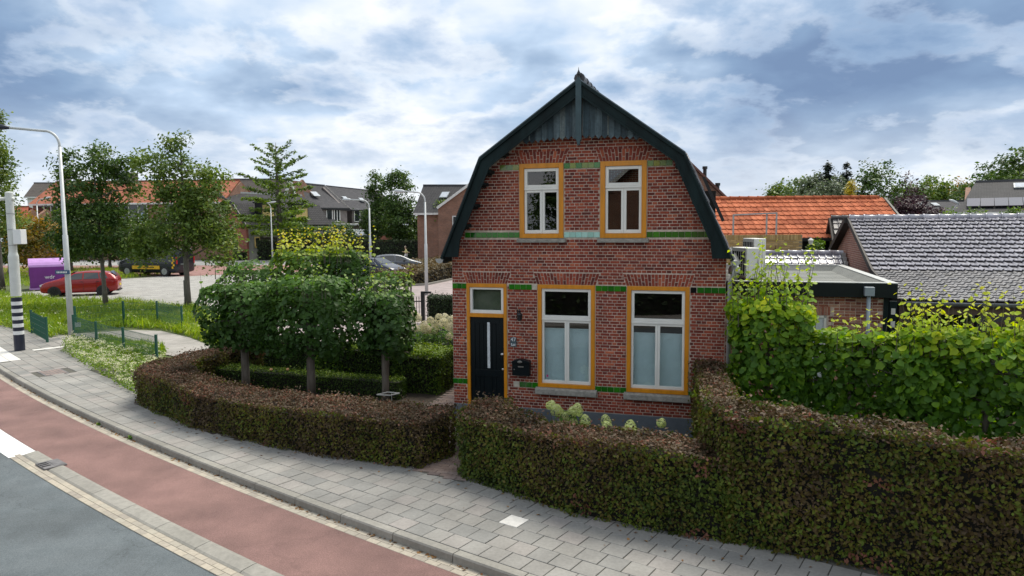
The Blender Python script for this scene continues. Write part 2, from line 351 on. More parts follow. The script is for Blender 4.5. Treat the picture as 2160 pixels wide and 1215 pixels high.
# ------------------------------------------------------------------ leaves
def _unit(a): return a/np.maximum(np.linalg.norm(a, axis=1, keepdims=True), 1e-9)
def leaf_mesh(name, C, Nrm, size, mat, rnd, shape='oval', T=None):
    """C centres, Nrm normals, size (n,), rnd (n,)"""
    n = len(C); Nrm = _unit(Nrm)
    T = RG.normal(size=(n, 3)) if T is None else T
    T = _unit(T-Nrm*(T*Nrm).sum(1, keepdims=True)); B = np.cross(Nrm, T); s = np.asarray(size)[:, None]
    if shape == 'blade':
        P = [(-.5, -.06, 0), (-.5, .06, 0), (.5, 0, 0)]; F = [(0, 1, 2)]
    elif shape == 'oval':
        P = [(-.5, 0, 0), (0, -.32, .1), (.55, 0, 0), (0, .32, .1)]; F = [(0, 1, 2), (0, 2, 3)]
    else:  # heart-shaped
        P = [(-.42, 0, 0), (-.36, -.34, .06), (.08, -.44, .09), (.62, 0, -.04), (.08, .44, .09), (-.36, .34, .06)]; F = [(0, 1, 2), (0, 2, 3), (0, 3, 4), (0, 4, 5)]
    V = np.stack([C+(T*p[0]+B*p[1]+Nrm*p[2])*s for p in P], 1).reshape(-1, 3); k = len(P)
    F = (np.arange(n)[:, None, None]*k+np.array(F)[None]).reshape(-1, 3)
    return np_mesh(name, V, F, mat, np.repeat(np.asarray(rnd), len(F)//n))


def nz(P, f, seed=0.):
    """cheap smooth 3-D variation in [-1,1]"""
    x, y, z = P[:, 0]*f+seed, P[:, 1]*f+seed*1.7, P[:, 2]*f-seed
    return (np.sin(x*1.9+np.sin(y*2.3))+np.sin(y*2.1+np.sin(z*1.7+x))+np.sin(z*2.6+np.sin(x*1.3+y)))/3


def hedge(name, label, cat, poly, h, mat, core_mat, dens=900, leaf=.05, shell=.10, wob=.05, shape='oval', group=None, rfun=None, top_extra=0., ztop=None, sprigs=0., zb=0., holes=None):
    """clipped hedge over a footprint polygon (world x, y); h may be a function of (x, y)"""
    poly = [Vector((p[0], p[1], 0)) for p in poly]; n = len(poly)
    area = sum(poly[i].x*poly[(i+1) % n].y-poly[(i+1) % n].x*poly[i].y for i in range(n))/2
    if area < 0: poly.reverse()
    H = h if callable(h) else (lambda x, y: np.full(np.shape(x), float(h)))
    c0 = sum(poly, Vector())/n; t = thing(name, label, cat, c0, 0, group)
    P2 = np.array([(p.x-c0.x, p.y-c0.y) for p in poly]); Cs, Ns = [], []
    hm = float(np.max(H(P2[:, 0]+c0.x, P2[:, 1]+c0.y)))
    for i in range(n):
        a, b = P2[i], P2[(i+1) % n]; L_ = np.linalg.norm(b-a); k = int(L_*(hm-zb)*dens)
        if k < 1: continue
        u = RG.random(k); z = RG.random(k); q = a+(b-a)*u[:, None]; hh = H(q[:, 0]+c0.x, q[:, 1]+c0.y); nn = np.array([(b-a)[1], -(b-a)[0]])/L_
        dep = RG.random(k)**1.3*shell
        Cs.append(np.column_stack([q-nn*dep[:, None], zb+z*(hh-zb)])); Ns.append(np.column_stack([np.tile(nn, (k, 1)), np.full(k, .25)]))
    mn, mxx = P2.min(0), P2.max(0); k = int(np.prod(mxx-mn)*dens*(1.15+top_extra)); q = mn+RG.random((k, 2))*(mxx-mn)
    ins = np.zeros(k, bool)
    for i in range(n):
        a, b = P2[i], P2[(i+1) % n]; cond = (a[1] > q[:, 1]) != (b[1] > q[:, 1]); xi = (b[0]-a[0])*(q[:, 1]-a[1])/((b[1]-a[1]) or 1e-9)+a[0]; ins ^= cond & (q[:, 0] < xi)
    q = q[ins]; Cs.append(np.column_stack([q, H(q[:, 0]+c0.x, q[:, 1]+c0.y)-RG.random(len(q))**1.3*shell*.8])); Ns.append(np.tile([0, 0, 1.], (len(q), 1)))
    istop = np.concatenate([np.zeros(sum(map(len, Cs[:-1])), bool), np.ones(len(q), bool)])
    C = np.vstack(Cs); Nn = np.vstack(Ns); h9 = nz(C, 11, 5); wv = nz(C, 3.1, len(C) % 7)*wob+nz(C, 9, 2)*wob*.6-np.clip(h9-.45, 0, 1)*shell*1.3
    C = C+Nn*wv[:, None]
    # round the clipped edges a little and let a few shoots stand out
    out = (RG.random(len(C)) < .08+sprigs); C[out] += Nn[out]*RG.random((out.sum(), 1))**2*(.12+leaf*.8)
    Nn = Nn*.9+RG.normal(size=C.shape)*.55
    r = RG.random(len(C)); r = rfun(C, istop, r) if rfun else r
    keep = np.ones(len(C), bool)
    if holes is not None: keep = holes(C)
    sz = leaf*(.5+.95*RG.random(len(C)))
    me = leaf_mesh('foliage', C[keep], Nn[keep], sz[keep], mat, r[keep], shape); o = link('foliage', me, t)
    # solid core, coloured near-black for the shade among the inner twigs
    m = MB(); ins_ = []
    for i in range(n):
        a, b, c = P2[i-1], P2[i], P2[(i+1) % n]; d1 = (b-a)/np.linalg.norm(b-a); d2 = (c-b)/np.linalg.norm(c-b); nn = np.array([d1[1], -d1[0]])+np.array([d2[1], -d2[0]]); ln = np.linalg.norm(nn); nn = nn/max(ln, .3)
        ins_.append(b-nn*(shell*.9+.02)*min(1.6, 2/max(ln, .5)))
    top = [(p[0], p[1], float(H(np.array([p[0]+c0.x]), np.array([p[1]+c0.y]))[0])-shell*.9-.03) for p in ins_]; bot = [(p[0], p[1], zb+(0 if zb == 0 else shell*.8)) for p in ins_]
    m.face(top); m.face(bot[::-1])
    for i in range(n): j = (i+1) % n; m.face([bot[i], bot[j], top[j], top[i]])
    m.build('dark_core', core_mat, t)
    return t


def tree(name, label, loc, trunk_h, trunk_r, blobs, mat, bark, n_clumps=120, per=40, leaf=.12, clump=.35, shape='oval', group=None, cat='tree', rfun=None, limbs=10, lean=(0, 0), droop=0., shellw=.55, trunk_top=None):
    """blobs: list of (dx, dy, z, rx, ry, rz) ellipsoids that shape the crown; each clump hangs on a limb"""
    t = thing(name, label, cat, loc, 0, group); bl = np.array(blobs, float)
    vol = (bl[:, 3]*bl[:, 4]*bl[:, 5])**(2/3); pick = RG.choice(len(bl), n_clumps, p=vol/vol.sum()); d = _unit(RG.normal(size=(n_clumps, 3))); rr = (shellw+(1-shellw)*RG.random(n_clumps))
    cc = bl[pick, :3]+d*bl[pick, 3:6]*rr[:, None]
    k = per; C = np.repeat(cc, k, 0)+RG.normal(size=(n_clumps*k, 3))*np.array([1, 1, .6])*clump*np.repeat(.6+.8*RG.random(n_clumps), k)[:, None]*.55
    C[:, 2] -= droop*np.abs(RG.normal(size=len(C)))*clump
    Nn = np.tile([0, 0, .6], (len(C), 1))+np.repeat(d, k, 0)*.5+RG.normal(size=C.shape)*.6
    r = np.clip(np.repeat(RG.random(n_clumps), k)*.55+RG.random(len(C))*.45, 0, 1); r = rfun(C, r) if rfun else r
    me = leaf_mesh('crown', C, Nn, leaf*(.6+.8*RG.random(len(C))), mat, r, shape); link('crown', me, t)
    m = MB(); tt = trunk_top or (bl[:, 2].max()*.85); lx, ly = lean; pts = []; ns = 7
    for i in range(ns+1):
        f = i/ns; pts.append((lx*f+.05*math.sin(3*f+lx)*trunk_r*8*.3, ly*f, tt*f))
    m.tube(pts, [trunk_r*(1.25 if i == 0 else (1-.8*i/ns)) for i in range(ns+1)], 9)
    idx = RG.choice(n_clumps, min(limbs, n_clumps), replace=False)
    for q in idx:
        e = cc[q]; z0 = max(trunk_h*.85, min(e[2]-.25*np.linalg.norm(e[:2]), tt*.9)); f = z0/tt; p0 = Vector((lx*f, ly*f, z0)); p1 = Vector(e); mid_ = p0.lerp(p1, .5)+Vector((0, 0, .12*(p1-p0).length))
        m.tube([p0, mid_, p1], [trunk_r*.42*(1-.5*f), trunk_r*.25*(1-.4*f), .012], 5, caps=False)
    m.build('trunk', bark, t, smooth=True)
    return t
# ================================================================== materials of the place
M_ASPH = simple('asphalt', (.118, .136, .145), .85, scale=2.2, bump=.5, bscale=160, col2=(.094, .112, .121), speck=.28, blotch=.28, bsc=.6, crack=.2)
M_RED = simple('red_asphalt', (.225, .130, .114), .9, scale=1.1, bump=.55, bscale=150, col2=(.17, .097, .087), speck=.28, blotch=.26, bsc=.8, crack=.12)
M_KERB = pieces_mat('kerb_concrete', [(.25, .24, .21), (.29, .275, .245), (.21, .20, .175)], .9, 14, .18, .5, big=.15)
M_GUT = pieces_mat('gutter_brick', [(.33, .295, .24), (.40, .355, .285), (.28, .25, .21), (.36, .33, .27)], .9, 20, .15, .4)
M_TILE = pieces_mat('paving_concrete', [(.24, .234, .217), (.27, .258, .237), (.21, .207, .195), (.255, .243, .222), (.285, .262, .243)], .88, 22, .14, .35, big=.24)
M_BED = simple('paving_sand', (.09, .085, .07), .95, var=.15, scale=9, bump=.4)
M_SOIL = simple('soil', (.055, .042, .03), .95, var=.25, scale=5, bump=.8, bscale=30)
M_LAND = simple('grass_ground', (.060, .085, .022), .95, col2=(.085, .10, .035), scale=1.4, bump=.8, bscale=25)
M_WHITE = simple('road_paint', (.78, .78, .76), .7, var=.04, scale=3, bump=.2, bscale=60)
M_IRON = simple('cast_iron', (.20, .19, .19), .6, .5, var=.2, scale=9, bump=.3)
M_HOLE = simple('drain_dark', (.006, .006, .008), .9)
BR = [srgb(140, 63, 45), srgb(120, 50, 38), srgb(154, 74, 52), srgb(106, 46, 37), srgb(132, 57, 43), srgb(90, 42, 36), srgb(146, 68, 48), srgb(168, 92, 64)]
M_BRICK = pieces_mat('red_brick', BR, .88, 26, .25, .5, big=.30, streak=(1, 1, .45))
M_BRICK2 = pieces_mat('old_brick', [srgb(140, 84, 66), srgb(160, 104, 84), srgb(124, 70, 58), srgb(172, 128, 108), srgb(112, 62, 56), srgb(150, 92, 72), srgb(182, 146, 124)], .9, 26, .25, .5, big=.3)
M_MORT = simple('mortar', (.57, .46, .38), .95, var=.14, scale=14, bump=.5, bscale=120, blotch=.22, bsc=1.3)
M_OCHRE = simple('ochre_paint', srgb(208, 134, 14), .42, var=.10, scale=3, coat=.15, stretch=(3, 1, .6))
M_CREAM = simple('white_paint', (.74, .73, .68), .4, var=.03, scale=4, coat=.2)
M_GREENDK = simple('dark_green_paint', (.007, .018, .019), .5, var=.25, scale=5, stretch=(1, 1, .2), spec=.16, bump=.15)
M_CLAD = pieces_mat('weathered_cladding', [srgb(54, 72, 80), srgb(84, 100, 106), srgb(36, 52, 60), srgb(70, 86, 94), srgb(120, 128, 124)], .7, 18, .35, .3, big=.5, streak=(9, 9, .8))
M_DOOR = simple('black_paint', (.004, .008, .010), .35, var=.1, spec=.25)
M_SILL = simple('sill_stone', (.30, .285, .25), .85, var=.18, scale=16, bump=.4)
M_PLINTH = simple('plinth_render', (.105, .122, .142), .8, var=.1, scale=4, bump=.3, bscale=60)
M_GTILE = pieces_mat('green_glaze', [srgb(26, 92, 22), srgb(38, 112, 20), srgb(20, 78, 24), srgb(52, 124, 28), srgb(30, 98, 22)], .12, 30, .16, .05, spec=.6, coat=.5)
M_MTILE = pieces_mat('mint_glaze', [srgb(150, 200, 190), srgb(170, 210, 200), srgb(140, 185, 172)], .15, 30, .08, .05, spec=.6, coat=.4)
M_OTILE = pieces_mat('worn_glaze', [srgb(96, 134, 84), srgb(128, 132, 36), srgb(76, 120, 70)], .2, 30, .16, .05, spec=.6, coat=.4)
M_GLASS = glass_mat('window_glass')
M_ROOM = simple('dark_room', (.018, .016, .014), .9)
M_BLIND = simple('pleated_blind', (.62, .68, .70), .8, var=.03)
M_STEEL = simple('brushed_steel', (.55, .55, .55), .28, 1., var=.05)
M_ZINC = simple('zinc', (.22, .245, .26), .45, .6, var=.12, scale=5)
M_GALV = simple('galvanised_steel', (.42, .43, .42), .5, .35, var=.1, scale=7)
M_BLKMET = simple('black_metal', (.010, .011, .013), .4, var=.1)
M_ROOFDK = pieces_mat('dark_roof_tile', [(.035, .036, .042), (.045, .045, .052), (.028, .03, .035)], .45, 20, .2, .2, coat=.2)
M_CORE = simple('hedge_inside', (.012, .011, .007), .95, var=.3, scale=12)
M_BARK = simple('bark', (.085, .068, .052), .95, col2=(.16, .14, .115), scale=5, stretch=(3, 3, .6), bump=.9, bscale=22)
M_BARKLT = simple('grey_bark', (.15, .135, .115), .9, col2=(.085, .078, .065), scale=6, stretch=(2, 2, .7), bump=.8, bscale=25)

# ================================================================== road frame: s along the kerb, w towards the house
RA = np.array([-14.787, 20.161]); RD = np.array([.755, -.656]); RD = RD/np.linalg.norm(RD); RN = np.array([-RD[1], RD[0]])
def wF(s):
    s = np.asarray(s, float); sc = np.clip(s, -2, 24); w = .0042*(sc-7.5)**2-.25
    return w+np.where(s < -2, (s+2)*2*.0042*(-9.5), 0)+np.where(s > 24, (s-24)*2*.0042*16.5, 0)
def kp(s, w, z=0.):
    w2 = float(wF(s))+w; p = RA+RD*s+RN*w2; return Vector((p[0], p[1], z))
def kdir(s): d = kp(s+.05, 0)-kp(s-.05, 0); return math.atan2(d.y, d.x)

SS = [-220, -120, -70]+list(np.arange(-40, 30.1, 1.))+[50, 90, 160]
def ribbon(name, w0, w1, z0, z1, mat, kind='structure', ss=SS, parent=None, thick=0.):
    m = MB()
    for a, b in zip(ss[:-1], ss[1:]):
        m.face([kp(a, w0, z0), kp(b, w0, z0), kp(b, w1, z1), kp(a, w1, z1)])
    o = m.build(name, mat, parent, recalc=False)
    if kind: o['kind'] = kind
    return o
M_LANDMIX = M_LAND
ribbon('ground', 0.0, 420, -.02, -.02, M_LAND)
ribbon('ground', -420, -11.6, -.02, -.02, M_LAND)
ribbon('road', -8.6, -1.9, -.124, -.124, M_ASPH)
ribbon('cycle_path', -1.52, -.30, -.112, -.112, M_RED)
ribbon('road', -1.95, .0, -.135, -.135, M_BED).name = 'road_bed'
ribbon('pavement', -11.7, -8.75, .0, .0, M_TILE)
opp = ribbon('kerb', -8.75, -8.6, .0, .0, M_KERB)
m = MB(); [m.face([kp(a, -8.6, 0), kp(b, -8.6, 0), kp(b, -8.6, -.13), kp(a, -8.6, -.13)]) for a, b in zip(SS[:-1], SS[1:])]; m.build('kerb_face', M_KERB, opp)

# pavement in front of the house: 30 x 30 cm tiles in half bond, each its own piece
pav = ribbon('pavement', .005, 2.6, -.012, -.012, M_BED, ss=[s for s in SS if -40 <= s <= 30])
def rim_box(lx, ly, h, ch=.004):
    """slab with a small chamfer, top at z = 0"""
    x, y = lx/2, ly/2; v = [(-x, -y, -h), (x, -y, -h), (x, y, -h), (-x, y, -h), (-x, -y, -ch), (x, -y, -ch), (x, y, -ch), (-x, y, -ch), (-x+ch, -y+ch, 0), (x-ch, -y+ch, 0), (x-ch, y-ch, 0), (-x+ch, y-ch, 0)]
    f = [(8, 9, 10, 11)]+[(0+i, (i+1) % 4, 4+(i+1) % 4, 4+i) for i in range(4)]+[(4+i, 4+(i+1) % 4, 8+(i+1) % 4, 8+i) for i in range(4)]
    return v, f
def piece_mesh(name, lx, ly, h, mat, ch=.004):
    v, f = rim_box(lx, ly, h, ch); me = bpy.data.meshes.new(name); me.from_pydata(v, [], f); me.materials.append(mat); return me
tile_me = piece_mesh('paving_tile', .289, .292, .05, M_TILE)
half_me = piece_mesh('paving_tile_half', .140, .292, .05, M_TILE)
GX = [-60, -1, 4.7, 7.2, 8.5, 10.7, 12.9, 14.4, 16, 18.9, 20.2, 22.5, 28]
GW = [2.0, 1.95, 1.25, 1.2, .95, .82, 1.02, 1.35, 1.85, 1.75, 1.85, 2.05, 2.3]
def wmax(s): return float(np.interp(s, GX, GW))
def cam_dist(p): return (p-Vector((0, 0, CAM_H))).length
places = []; S_IND = []
WHITE_T = (17.62, 1.0)
man_s, man_w = to_s = (0, 0)
def to_road(p):
    q = np.array([p[0], p[1]])-RA; s = float(q@RD); return s, float(q@RN)-float(wF(s))
mh = to_road(ground(112, 785)); pole_sw = to_road(ground(42, 740)); wt = to_road(ground(1077, 1105))
white_idx = None; best = 9
cells = []
for r in range(9):
    w = .01+.15+.3*r
    s = -24+(.15 if r % 2 else 0)
    while s < 27:
        if w < wmax(s)+.2 or (-6 < s < 2.2 and w < 2.6): cells.append((s, w))
        s += .3
for s, w in cells:
    p = kp(s, w)
    if abs(s-mh[0]) < .42 and abs(w-mh[1]) < .33: continue
    d = abs(s-wt[0])+abs(w-wt[1])
    if d < best: best = d; white_idx = (s, w)
for s, w in cells:
    if abs(s-mh[0]) < .42 and abs(w-mh[1]) < .33: continue
    if (s, w) == white_idx: continue
    if -3.65 < s < -.2 and w < .62: continue
    if 1.3 < w < 2.3 and -2.16 < s < -1.78: continue
    p = kp(s, w); p.z = random.uniform(-.003, .003)
    T = Matrix.Translation(p) @ Matrix.Rotation(kdir(s)+random.uniform(-.006, .006), 4, 'Z') @ Matrix.Rotation(random.uniform(-.006, .006), 4, 'X')
    q = S_proj = np.array(p)-np.array([0, 0, CAM_H]); dep = q@fwd; inx = abs(q@RT/dep*FPX) < 1100 and abs(q@UPV/dep*FPX) < 640 if dep > 0 else False
    places.append(('t', T, cam_dist(p)+(0 if inx else 500)))
scatter_pieces('paving_tile', {'t': tile_me}, places, pav)
M_TWHITE = simple('white_tile', (.62, .60, .56), .8, var=.08, scale=12)
wm = piece_mesh('white_paving_tile', .289, .292, .05, M_TWHITE)
for i, (s, w) in enumerate([white_idx]):
    o = link('paving_tile', wm, pav); o.matrix_local = Matrix.Translation(kp(s, w, .001)) @ Matrix.Rotation(kdir(s), 4, 'Z'); o['label'] = 'single white paving tile'
for s in np.arange(-3.5, -.25, .3):       # pale tactile tiles at the crossing by the striped pole
    for w in (.16, .46):
        o = link('tactile_tile', wm, pav); o.matrix_local = Matrix.Translation(kp(s, w, .001)) @ Matrix.Rotation(kdir(s), 4, 'Z')
for w in (1.36, 1.66, 1.96, 2.26):
    o = link('tactile_tile', wm, pav); o.matrix_local = Matrix.Translation(kp(-1.97, w, .003)) @ Matrix.Rotation(kdir(-2), 4, 'Z')

# kerb stones (1 m), sloping face, between pavement and gutter
def kerbstone(name, L, wt_, wb, h, mat):
    m = MB(); e = .004
    poly = [(-L/2+e, 0, 0), (-L/2+e, -wt_, 0), (-L/2+e, -wt_-.015, -.02), (-L/2+e, -wb, -h), (-L/2+e, 0, -h)]
    m.prism(poly, (L-2*e, 0, 0)); return m.mesh(name, mat)
km = kerbstone('kerb_stone', 1.0, .115, .135, .16, M_KERB)
kerb = ribbon('kerb', -.12, 0, -.03, -.03, M_BED)
pl = [('k', Matrix.Translation(kp(s, -.002)) @ Matrix.Rotation(kdir(s), 4, 'Z'), cam_dist(kp(s, 0))) for s in np.arange(-30, 28, 1.)]
scatter_pieces('kerb_stone', {'k': km}, pl, kerb)
# flat concrete band and pavers between cycle path and road
km2 = MB(); km2.prism([(-.496, -.0, .010), (-.496, -.05, .014), (-.496, -.20, -.002), (-.496, -.23, -.02), (-.496, -.23, -.1), (-.496, 0, -.1)], (.992, 0, 0)); km2 = km2.mesh('kerb_band', M_KERB)
band = ribbon('kerb_strip', -1.76, -1.50, -.128, -.128, M_BED)
pl = [('k', Matrix.Translation(kp(s, -1.51, -.105)) @ Matrix.Rotation(kdir(s), 4, 'Z'), cam_dist(kp(s, 0))) for s in np.arange(10.25, 28, 1.)]
scatter_pieces('kerb_stone', {'k': km2}, pl, band)
gm = piece_mesh('paver', .196, .089, .06, M_GUT, .003)
gut = ribbon('gutter', -.31, -.12, -.126, -.126, M_BED)
pl = []
for r in range(2):
    for s in np.arange(-24, 27, .203):
        p = kp(s+(.1 if r else 0), -.177-.093*r, -.108); pl.append(('g', Matrix.Translation(p) @ Matrix.Rotation(kdir(s), 4, 'Z'), cam_dist(p)+(300 if s > 20 else 0)))
scatter_pieces('paver', {'g': gm}, pl, gut)
pl = []
for r in range(2):
    for s in np.arange(9.75, 27, .203):
        p = kp(s+(.1 if r else 0), -1.80-.093*r, -.112); pl.append(('g', Matrix.Translation(p) @ Matrix.Rotation(kdir(s), 4, 'Z'), cam_dist(p)+(300 if s > 19 else 0)))
scatter_pieces('paver', {'g': gm}, pl, band)
# white marking where the strip ends
m = MB(); ss = np.arange(-30, 9.76, .75)
for a, b in zip(ss[:-1], ss[1:]): m.face([kp(a, -1.95, -.117), kp(b, -1.95, -.117), kp(b, -1.5, -.117), kp(a, -1.5, -.117)])
o = m.build('road_marking', M_WHITE, None, recalc=False); o['kind'] = 'structure'
# gully with slots by the end of the strip
g0 = to_road(ground(122, 978, -.11)); T = thing('drain_grate', 'cast iron street drain with three slots at the start of the red cycle path', 'drain', kp(g0[0], -1.62, -.10), kdir(g0[0]))
m = MB(); m.box(-.22, .22, -.17, .17, -.03, .018); m.build('frame', M_IRON, T, bevel=.006)
for i in range(3):
    m = MB(); m.box(-.15+i*.1, -.10+i*.1, -.16, -.03, .0185, .0215); m.build('slot', M_HOLE, T)
m = MB(); m.box(-.2, .2, .0, .15, .018, .0225); m.build('lid', M_IRON, T)
# utility cover in the pavement, filled with darker pavers
T = thing('utility_cover', 'rectangular utility cover filled with reddish pavers in the pavement', 'cover', kp(mh[0], mh[1], 0), kdir(mh[0]))
m = MB(); m.box(-.42, .42, -.28, .28, -.05, .0); m.build('frame', M_IRON, T)
cm = piece_mesh('paver', .19, .085, .03, pieces_mat('cover_brick', [(.19, .15, .135), (.23, .18, .16), (.16, .13, .12)], .9), .003)
for i in range(4):
    for j in range(5):
        o = link('paver', cm, T); o.location = (-.3+i*.2, -.2+j*.1, .004)

# ------------------------------------------------------------------ surfaces beyond the garden
def sheet(name, px, z, mat, kind='structure'):
    m = MB(); m.face([ground(x, y, z) for x, y in px]); o = m.build(name, mat, None, recalc=False); o['kind'] = kind; return o
M_COB = brick_mat('parking_setts', 'xy', (.40, .385, .36), (.31, .30, .285), (.17, .165, .14), .24, .12, .022, .9, bump=.6)
M_PINK = brick_mat('street_brick', 'xy', (.33, .27, .26), (.28, .235, .23), (.24, .20, .19), .22, .11, .008, .9, bump=.2)
M_REDST = brick_mat('red_street_brick', 'xy', (.29, .15, .13), (.24, .125, .11), (.2, .14, .12), .22, .11, .008, .9, bump=.2)
M_GREYP = simple('grey_pavement', (.30, .30, .29), .9, var=.1, scale=.5)
sheet('parking_surface', [(-200, 660), (130, 645), (245, 645), (400, 652), (420, 690), (720, 700), (720, 585), (560, 568), (400, 577), (300, 586), (190, 592), (120, 612), (-200, 630)], .004, M_COB)
sheet('street', [(430, 760), (880, 700), (2300, 660), (2300, 560), (1200, 556), (957, 585), (850, 600), (760, 590), (700, 592), (640, 640)], .008, M_PINK)
sheet('red_street', [(-400, 576), (380, 583), (560, 575), (850, 571), (1600, 568), (1600, 552), (800, 558), (545, 559), (380, 560), (-400, 560)], .012, M_REDST)
sheet('grey_path', [(-400, 560), (380, 560), (545, 559), (980, 557), (980, 548), (545, 548), (380, 549), (-400, 549)], .016, M_GREYP)
M_RAMP = brick_mat('ramp_pavers', 'xy', (.34, .315, .29), (.29, .275, .25), (.2, .185, .165), .22, .11, .008, .9, bump=.3)
sheet('footpath', [(118, 722), (152, 704), (225, 699), (280, 696), (340, 698), (400, 712), (470, 740), (470, 770), (350, 748), (262, 722), (205, 712), (160, 716), (140, 730)], .006, M_RAMP)
# garden soil and brick path beside the house
sheet('garden_soil', [(300, 858), (470, 925), (880, 985), (950, 1000), (1200, 1080), (1800, 1180), (2600, 1150), (2600, 700), (1900, 720), (960, 730), (940, 730), (520, 740), (470, 735)], .0, M_SOIL)
M_CLINK = pieces_mat('path_clinker', [(.16, .115, .10), (.20, .15, .13), (.13, .10, .095), (.22, .17, .15)], .9, 22, .2, .4)
gp = MB(); gp.face([hl(-1.0, 0, .004), hl(-.02, 0, .004), hl(-.02, 12, .004), hl(-3, 12, .004), hl(-3, 4.2, .004), hl(-1.0, 3.2, .004)]); gp.face([kp(16.05, 1.7, .004), kp(16.95, 1.75, .004), hl(.9, -.02, .004), hl(-1.0, 0, .004)])
gp = gp.build('garden_path', M_BED, None, recalc=False); gp['kind'] = 'structure'
cl = piece_mesh('paving_brick', .196, .094, .05, M_CLINK, .003); pl = []
def inpoly(p, poly):
    c = False; n = len(poly)
    for i in range(n):
        a, b = poly[i], poly[(i+1) % n]
        if (a[1] > p[1]) != (b[1] > p[1]) and p[0] < (b[0]-a[0])*(p[1]-a[1])/(b[1]-a[1])+a[0]: c = not c
    return c
k1 = [to_l(kp(16.05, 1.7)), to_l(kp(16.95, 1.75)), (.9, -.03), (-.03, -.03), (-.03, 10), (-2.4, 10), (-2.4, 4.2), (-.95, 3.2), (-.95, 0)]
for i in range(-22, 16):
    for j in range(-36, 100):
        u, v = i*.2+(.1 if j % 2 else 0), j*.1
        if inpoly((u, v), k1):
            p = hl(u, v, .014+random.uniform(-.003, .003)); pl.append(('c', Matrix.Translation(p) @ Matrix.Rotation(-YAW+random.uniform(-.01, .01), 4, 'Z'), cam_dist(p)))
scatter_pieces('paving_brick', {'c': cl}, pl, gp)

# ================================================================== the brick house
house = thing('brick_house', 'narrow red brick house with mustard window frames and dark green gambrel gable', 'house', HO, -YAW)
WD = 5.17; DEPTH = 8.4; VO = .33          # verge stands VO in front of the wall
CX = 2.59
OUT = [(-.08, 3.29), (.715, 5.15), (2.59, 6.47), (4.45, 5.12), (5.27, 3.29)]
def roof_z(u, off=0.):
    xs = [p[0] for p in OUT]; zs = [p[1]-off for p in OUT]; return float(np.interp(u, xs, zs))
openings = {'door': (.30, 1.119, 0., 2.764), 'w1': (1.738, 2.839, .789, 2.764), 'w2': (3.433, 4.549, .789, 2.764), 'u1': (1.391, 2.240, 3.644, 5.041), 'u2': (2.931, 3.770, 3.644, 5.041)}
PL = .35
m = MB(); us = sorted(set([0, WD]+[o[k] for o in openings.values() for k in (0, 1)]+[.715, 2.59, 4.45]))
for a, b in zip(us[:-1], us[1:]):
    mid = (a+b)/2; ops = sorted([(o[2], o[3]) for o in openings.values() if o[0] < mid < o[1]]); z = PL
    for z0, z1 in ops:
        if z0 > z: m.box(a, b, .006, .22, z, z0)
        z = max(z, z1)
    ta, tb = roof_z(a, .13), roof_z(b, .13)
    m.prism([(a, .006, z), (b, .006, z), (b, .006, tb), (a, .006, ta)], (0, .214, 0))
wall = m.build('front_wall', M_MORT, house, recalc=True)
# brick lay-out in cross bond
BP, BH = .178, .0563; JT = .0118
def brick_me(name, l, h, mat=M_BRICK, d=.03):
    x, z, c = l/2, h/2, .003
    v = [(-x, 0+c, -z), (x, 0+c, -z), (x, 0+c, z), (-x, 0+c, z), (-x+c, 0, -z+c), (x-c, 0, -z+c), (x-c, 0, z-c), (-x+c, 0, z-c), (-x, d, -z), (x, d, -z), (x, d, z), (-x, d, z)]
    f = [(4, 5, 6, 7), (0, 1, 5, 4), (1, 2, 6, 5), (2, 3, 7, 6), (3, 0, 4, 7), (8, 9, 1, 0), (9, 10, 2, 1), (10, 11, 3, 2), (11, 8, 0, 3)]
    me = bpy.data.meshes.new(name); me.from_pydata(v, [], f); me.materials.append(mat); return me
protos = {'s': brick_me('brick', BP-JT, BH-JT), 'h': brick_me('brick', BP/2-JT, BH-JT)}
ARCH = {}
blocks = [(o[0]-.012, o[1]+.012, o[2]-.01, o[3]+.0) for o in openings.values()]
for k, o in openings.items():
    ex = .07 if k != 'door' else .05; hgt = .222
    ARCH[k] = (o[0]-ex*.2, o[1]+ex*.2, o[3]+.005, o[3]+hgt, o[0]-.085, o[1]+.085)
bands = [(-.01, .297, .752, .862, 'g'), (1.151+.09, 1.74, .752, .862, 'g'), (2.845, 3.43, .752, .862, 'g'), (4.555, 5.17, .752, .862, 'g'),
         (0, .297, 2.655, 2.760, 'g'), (1.165, 1.735, 2.655, 2.760, 'g'), (2.85, 3.42, 2.655, 2.760, 'g'), (4.555, 5.17, 2.655, 2.760, 'g'),
         (.28, 1.385, 3.650, 3.758, 'g'), (2.246, 2.925, 3.650, 3.758, 'm'), (3.776, 4.90, 3.650, 3.758, 'g'),
         (1.0, 1.385, 4.925, 5.035, 'o'), (2.246, 2.925, 4.925, 5.035, 'o2'), (3.776, 4.22, 4.925, 5.035, 'o')]
for o, dz in ((openings['w1'], .13), (openings['w2'], .13), (openings['u1'], .075), (openings['u2'], .075)): blocks.append((o[0]-.05, o[1]+.05, o[2]-dz-.006, o[2]))
def spans_cut(a, b, cuts):
    segs = [(a, b)]
    for c0, c1 in cuts:
        ns = []
        for x0, x1 in segs:
            if c1 <= x0 or c0 >= x1: ns.append((x0, x1)); continue
            if c0 > x0: ns.append((x0, c0))
            if c1 < x1: ns.append((c1, x1))
        segs = ns
    return segs
pl = []; odd = []
row = 0; z = PL+.004
ROWS = []
while z < 5.5: ROWS.append(z); z += BH
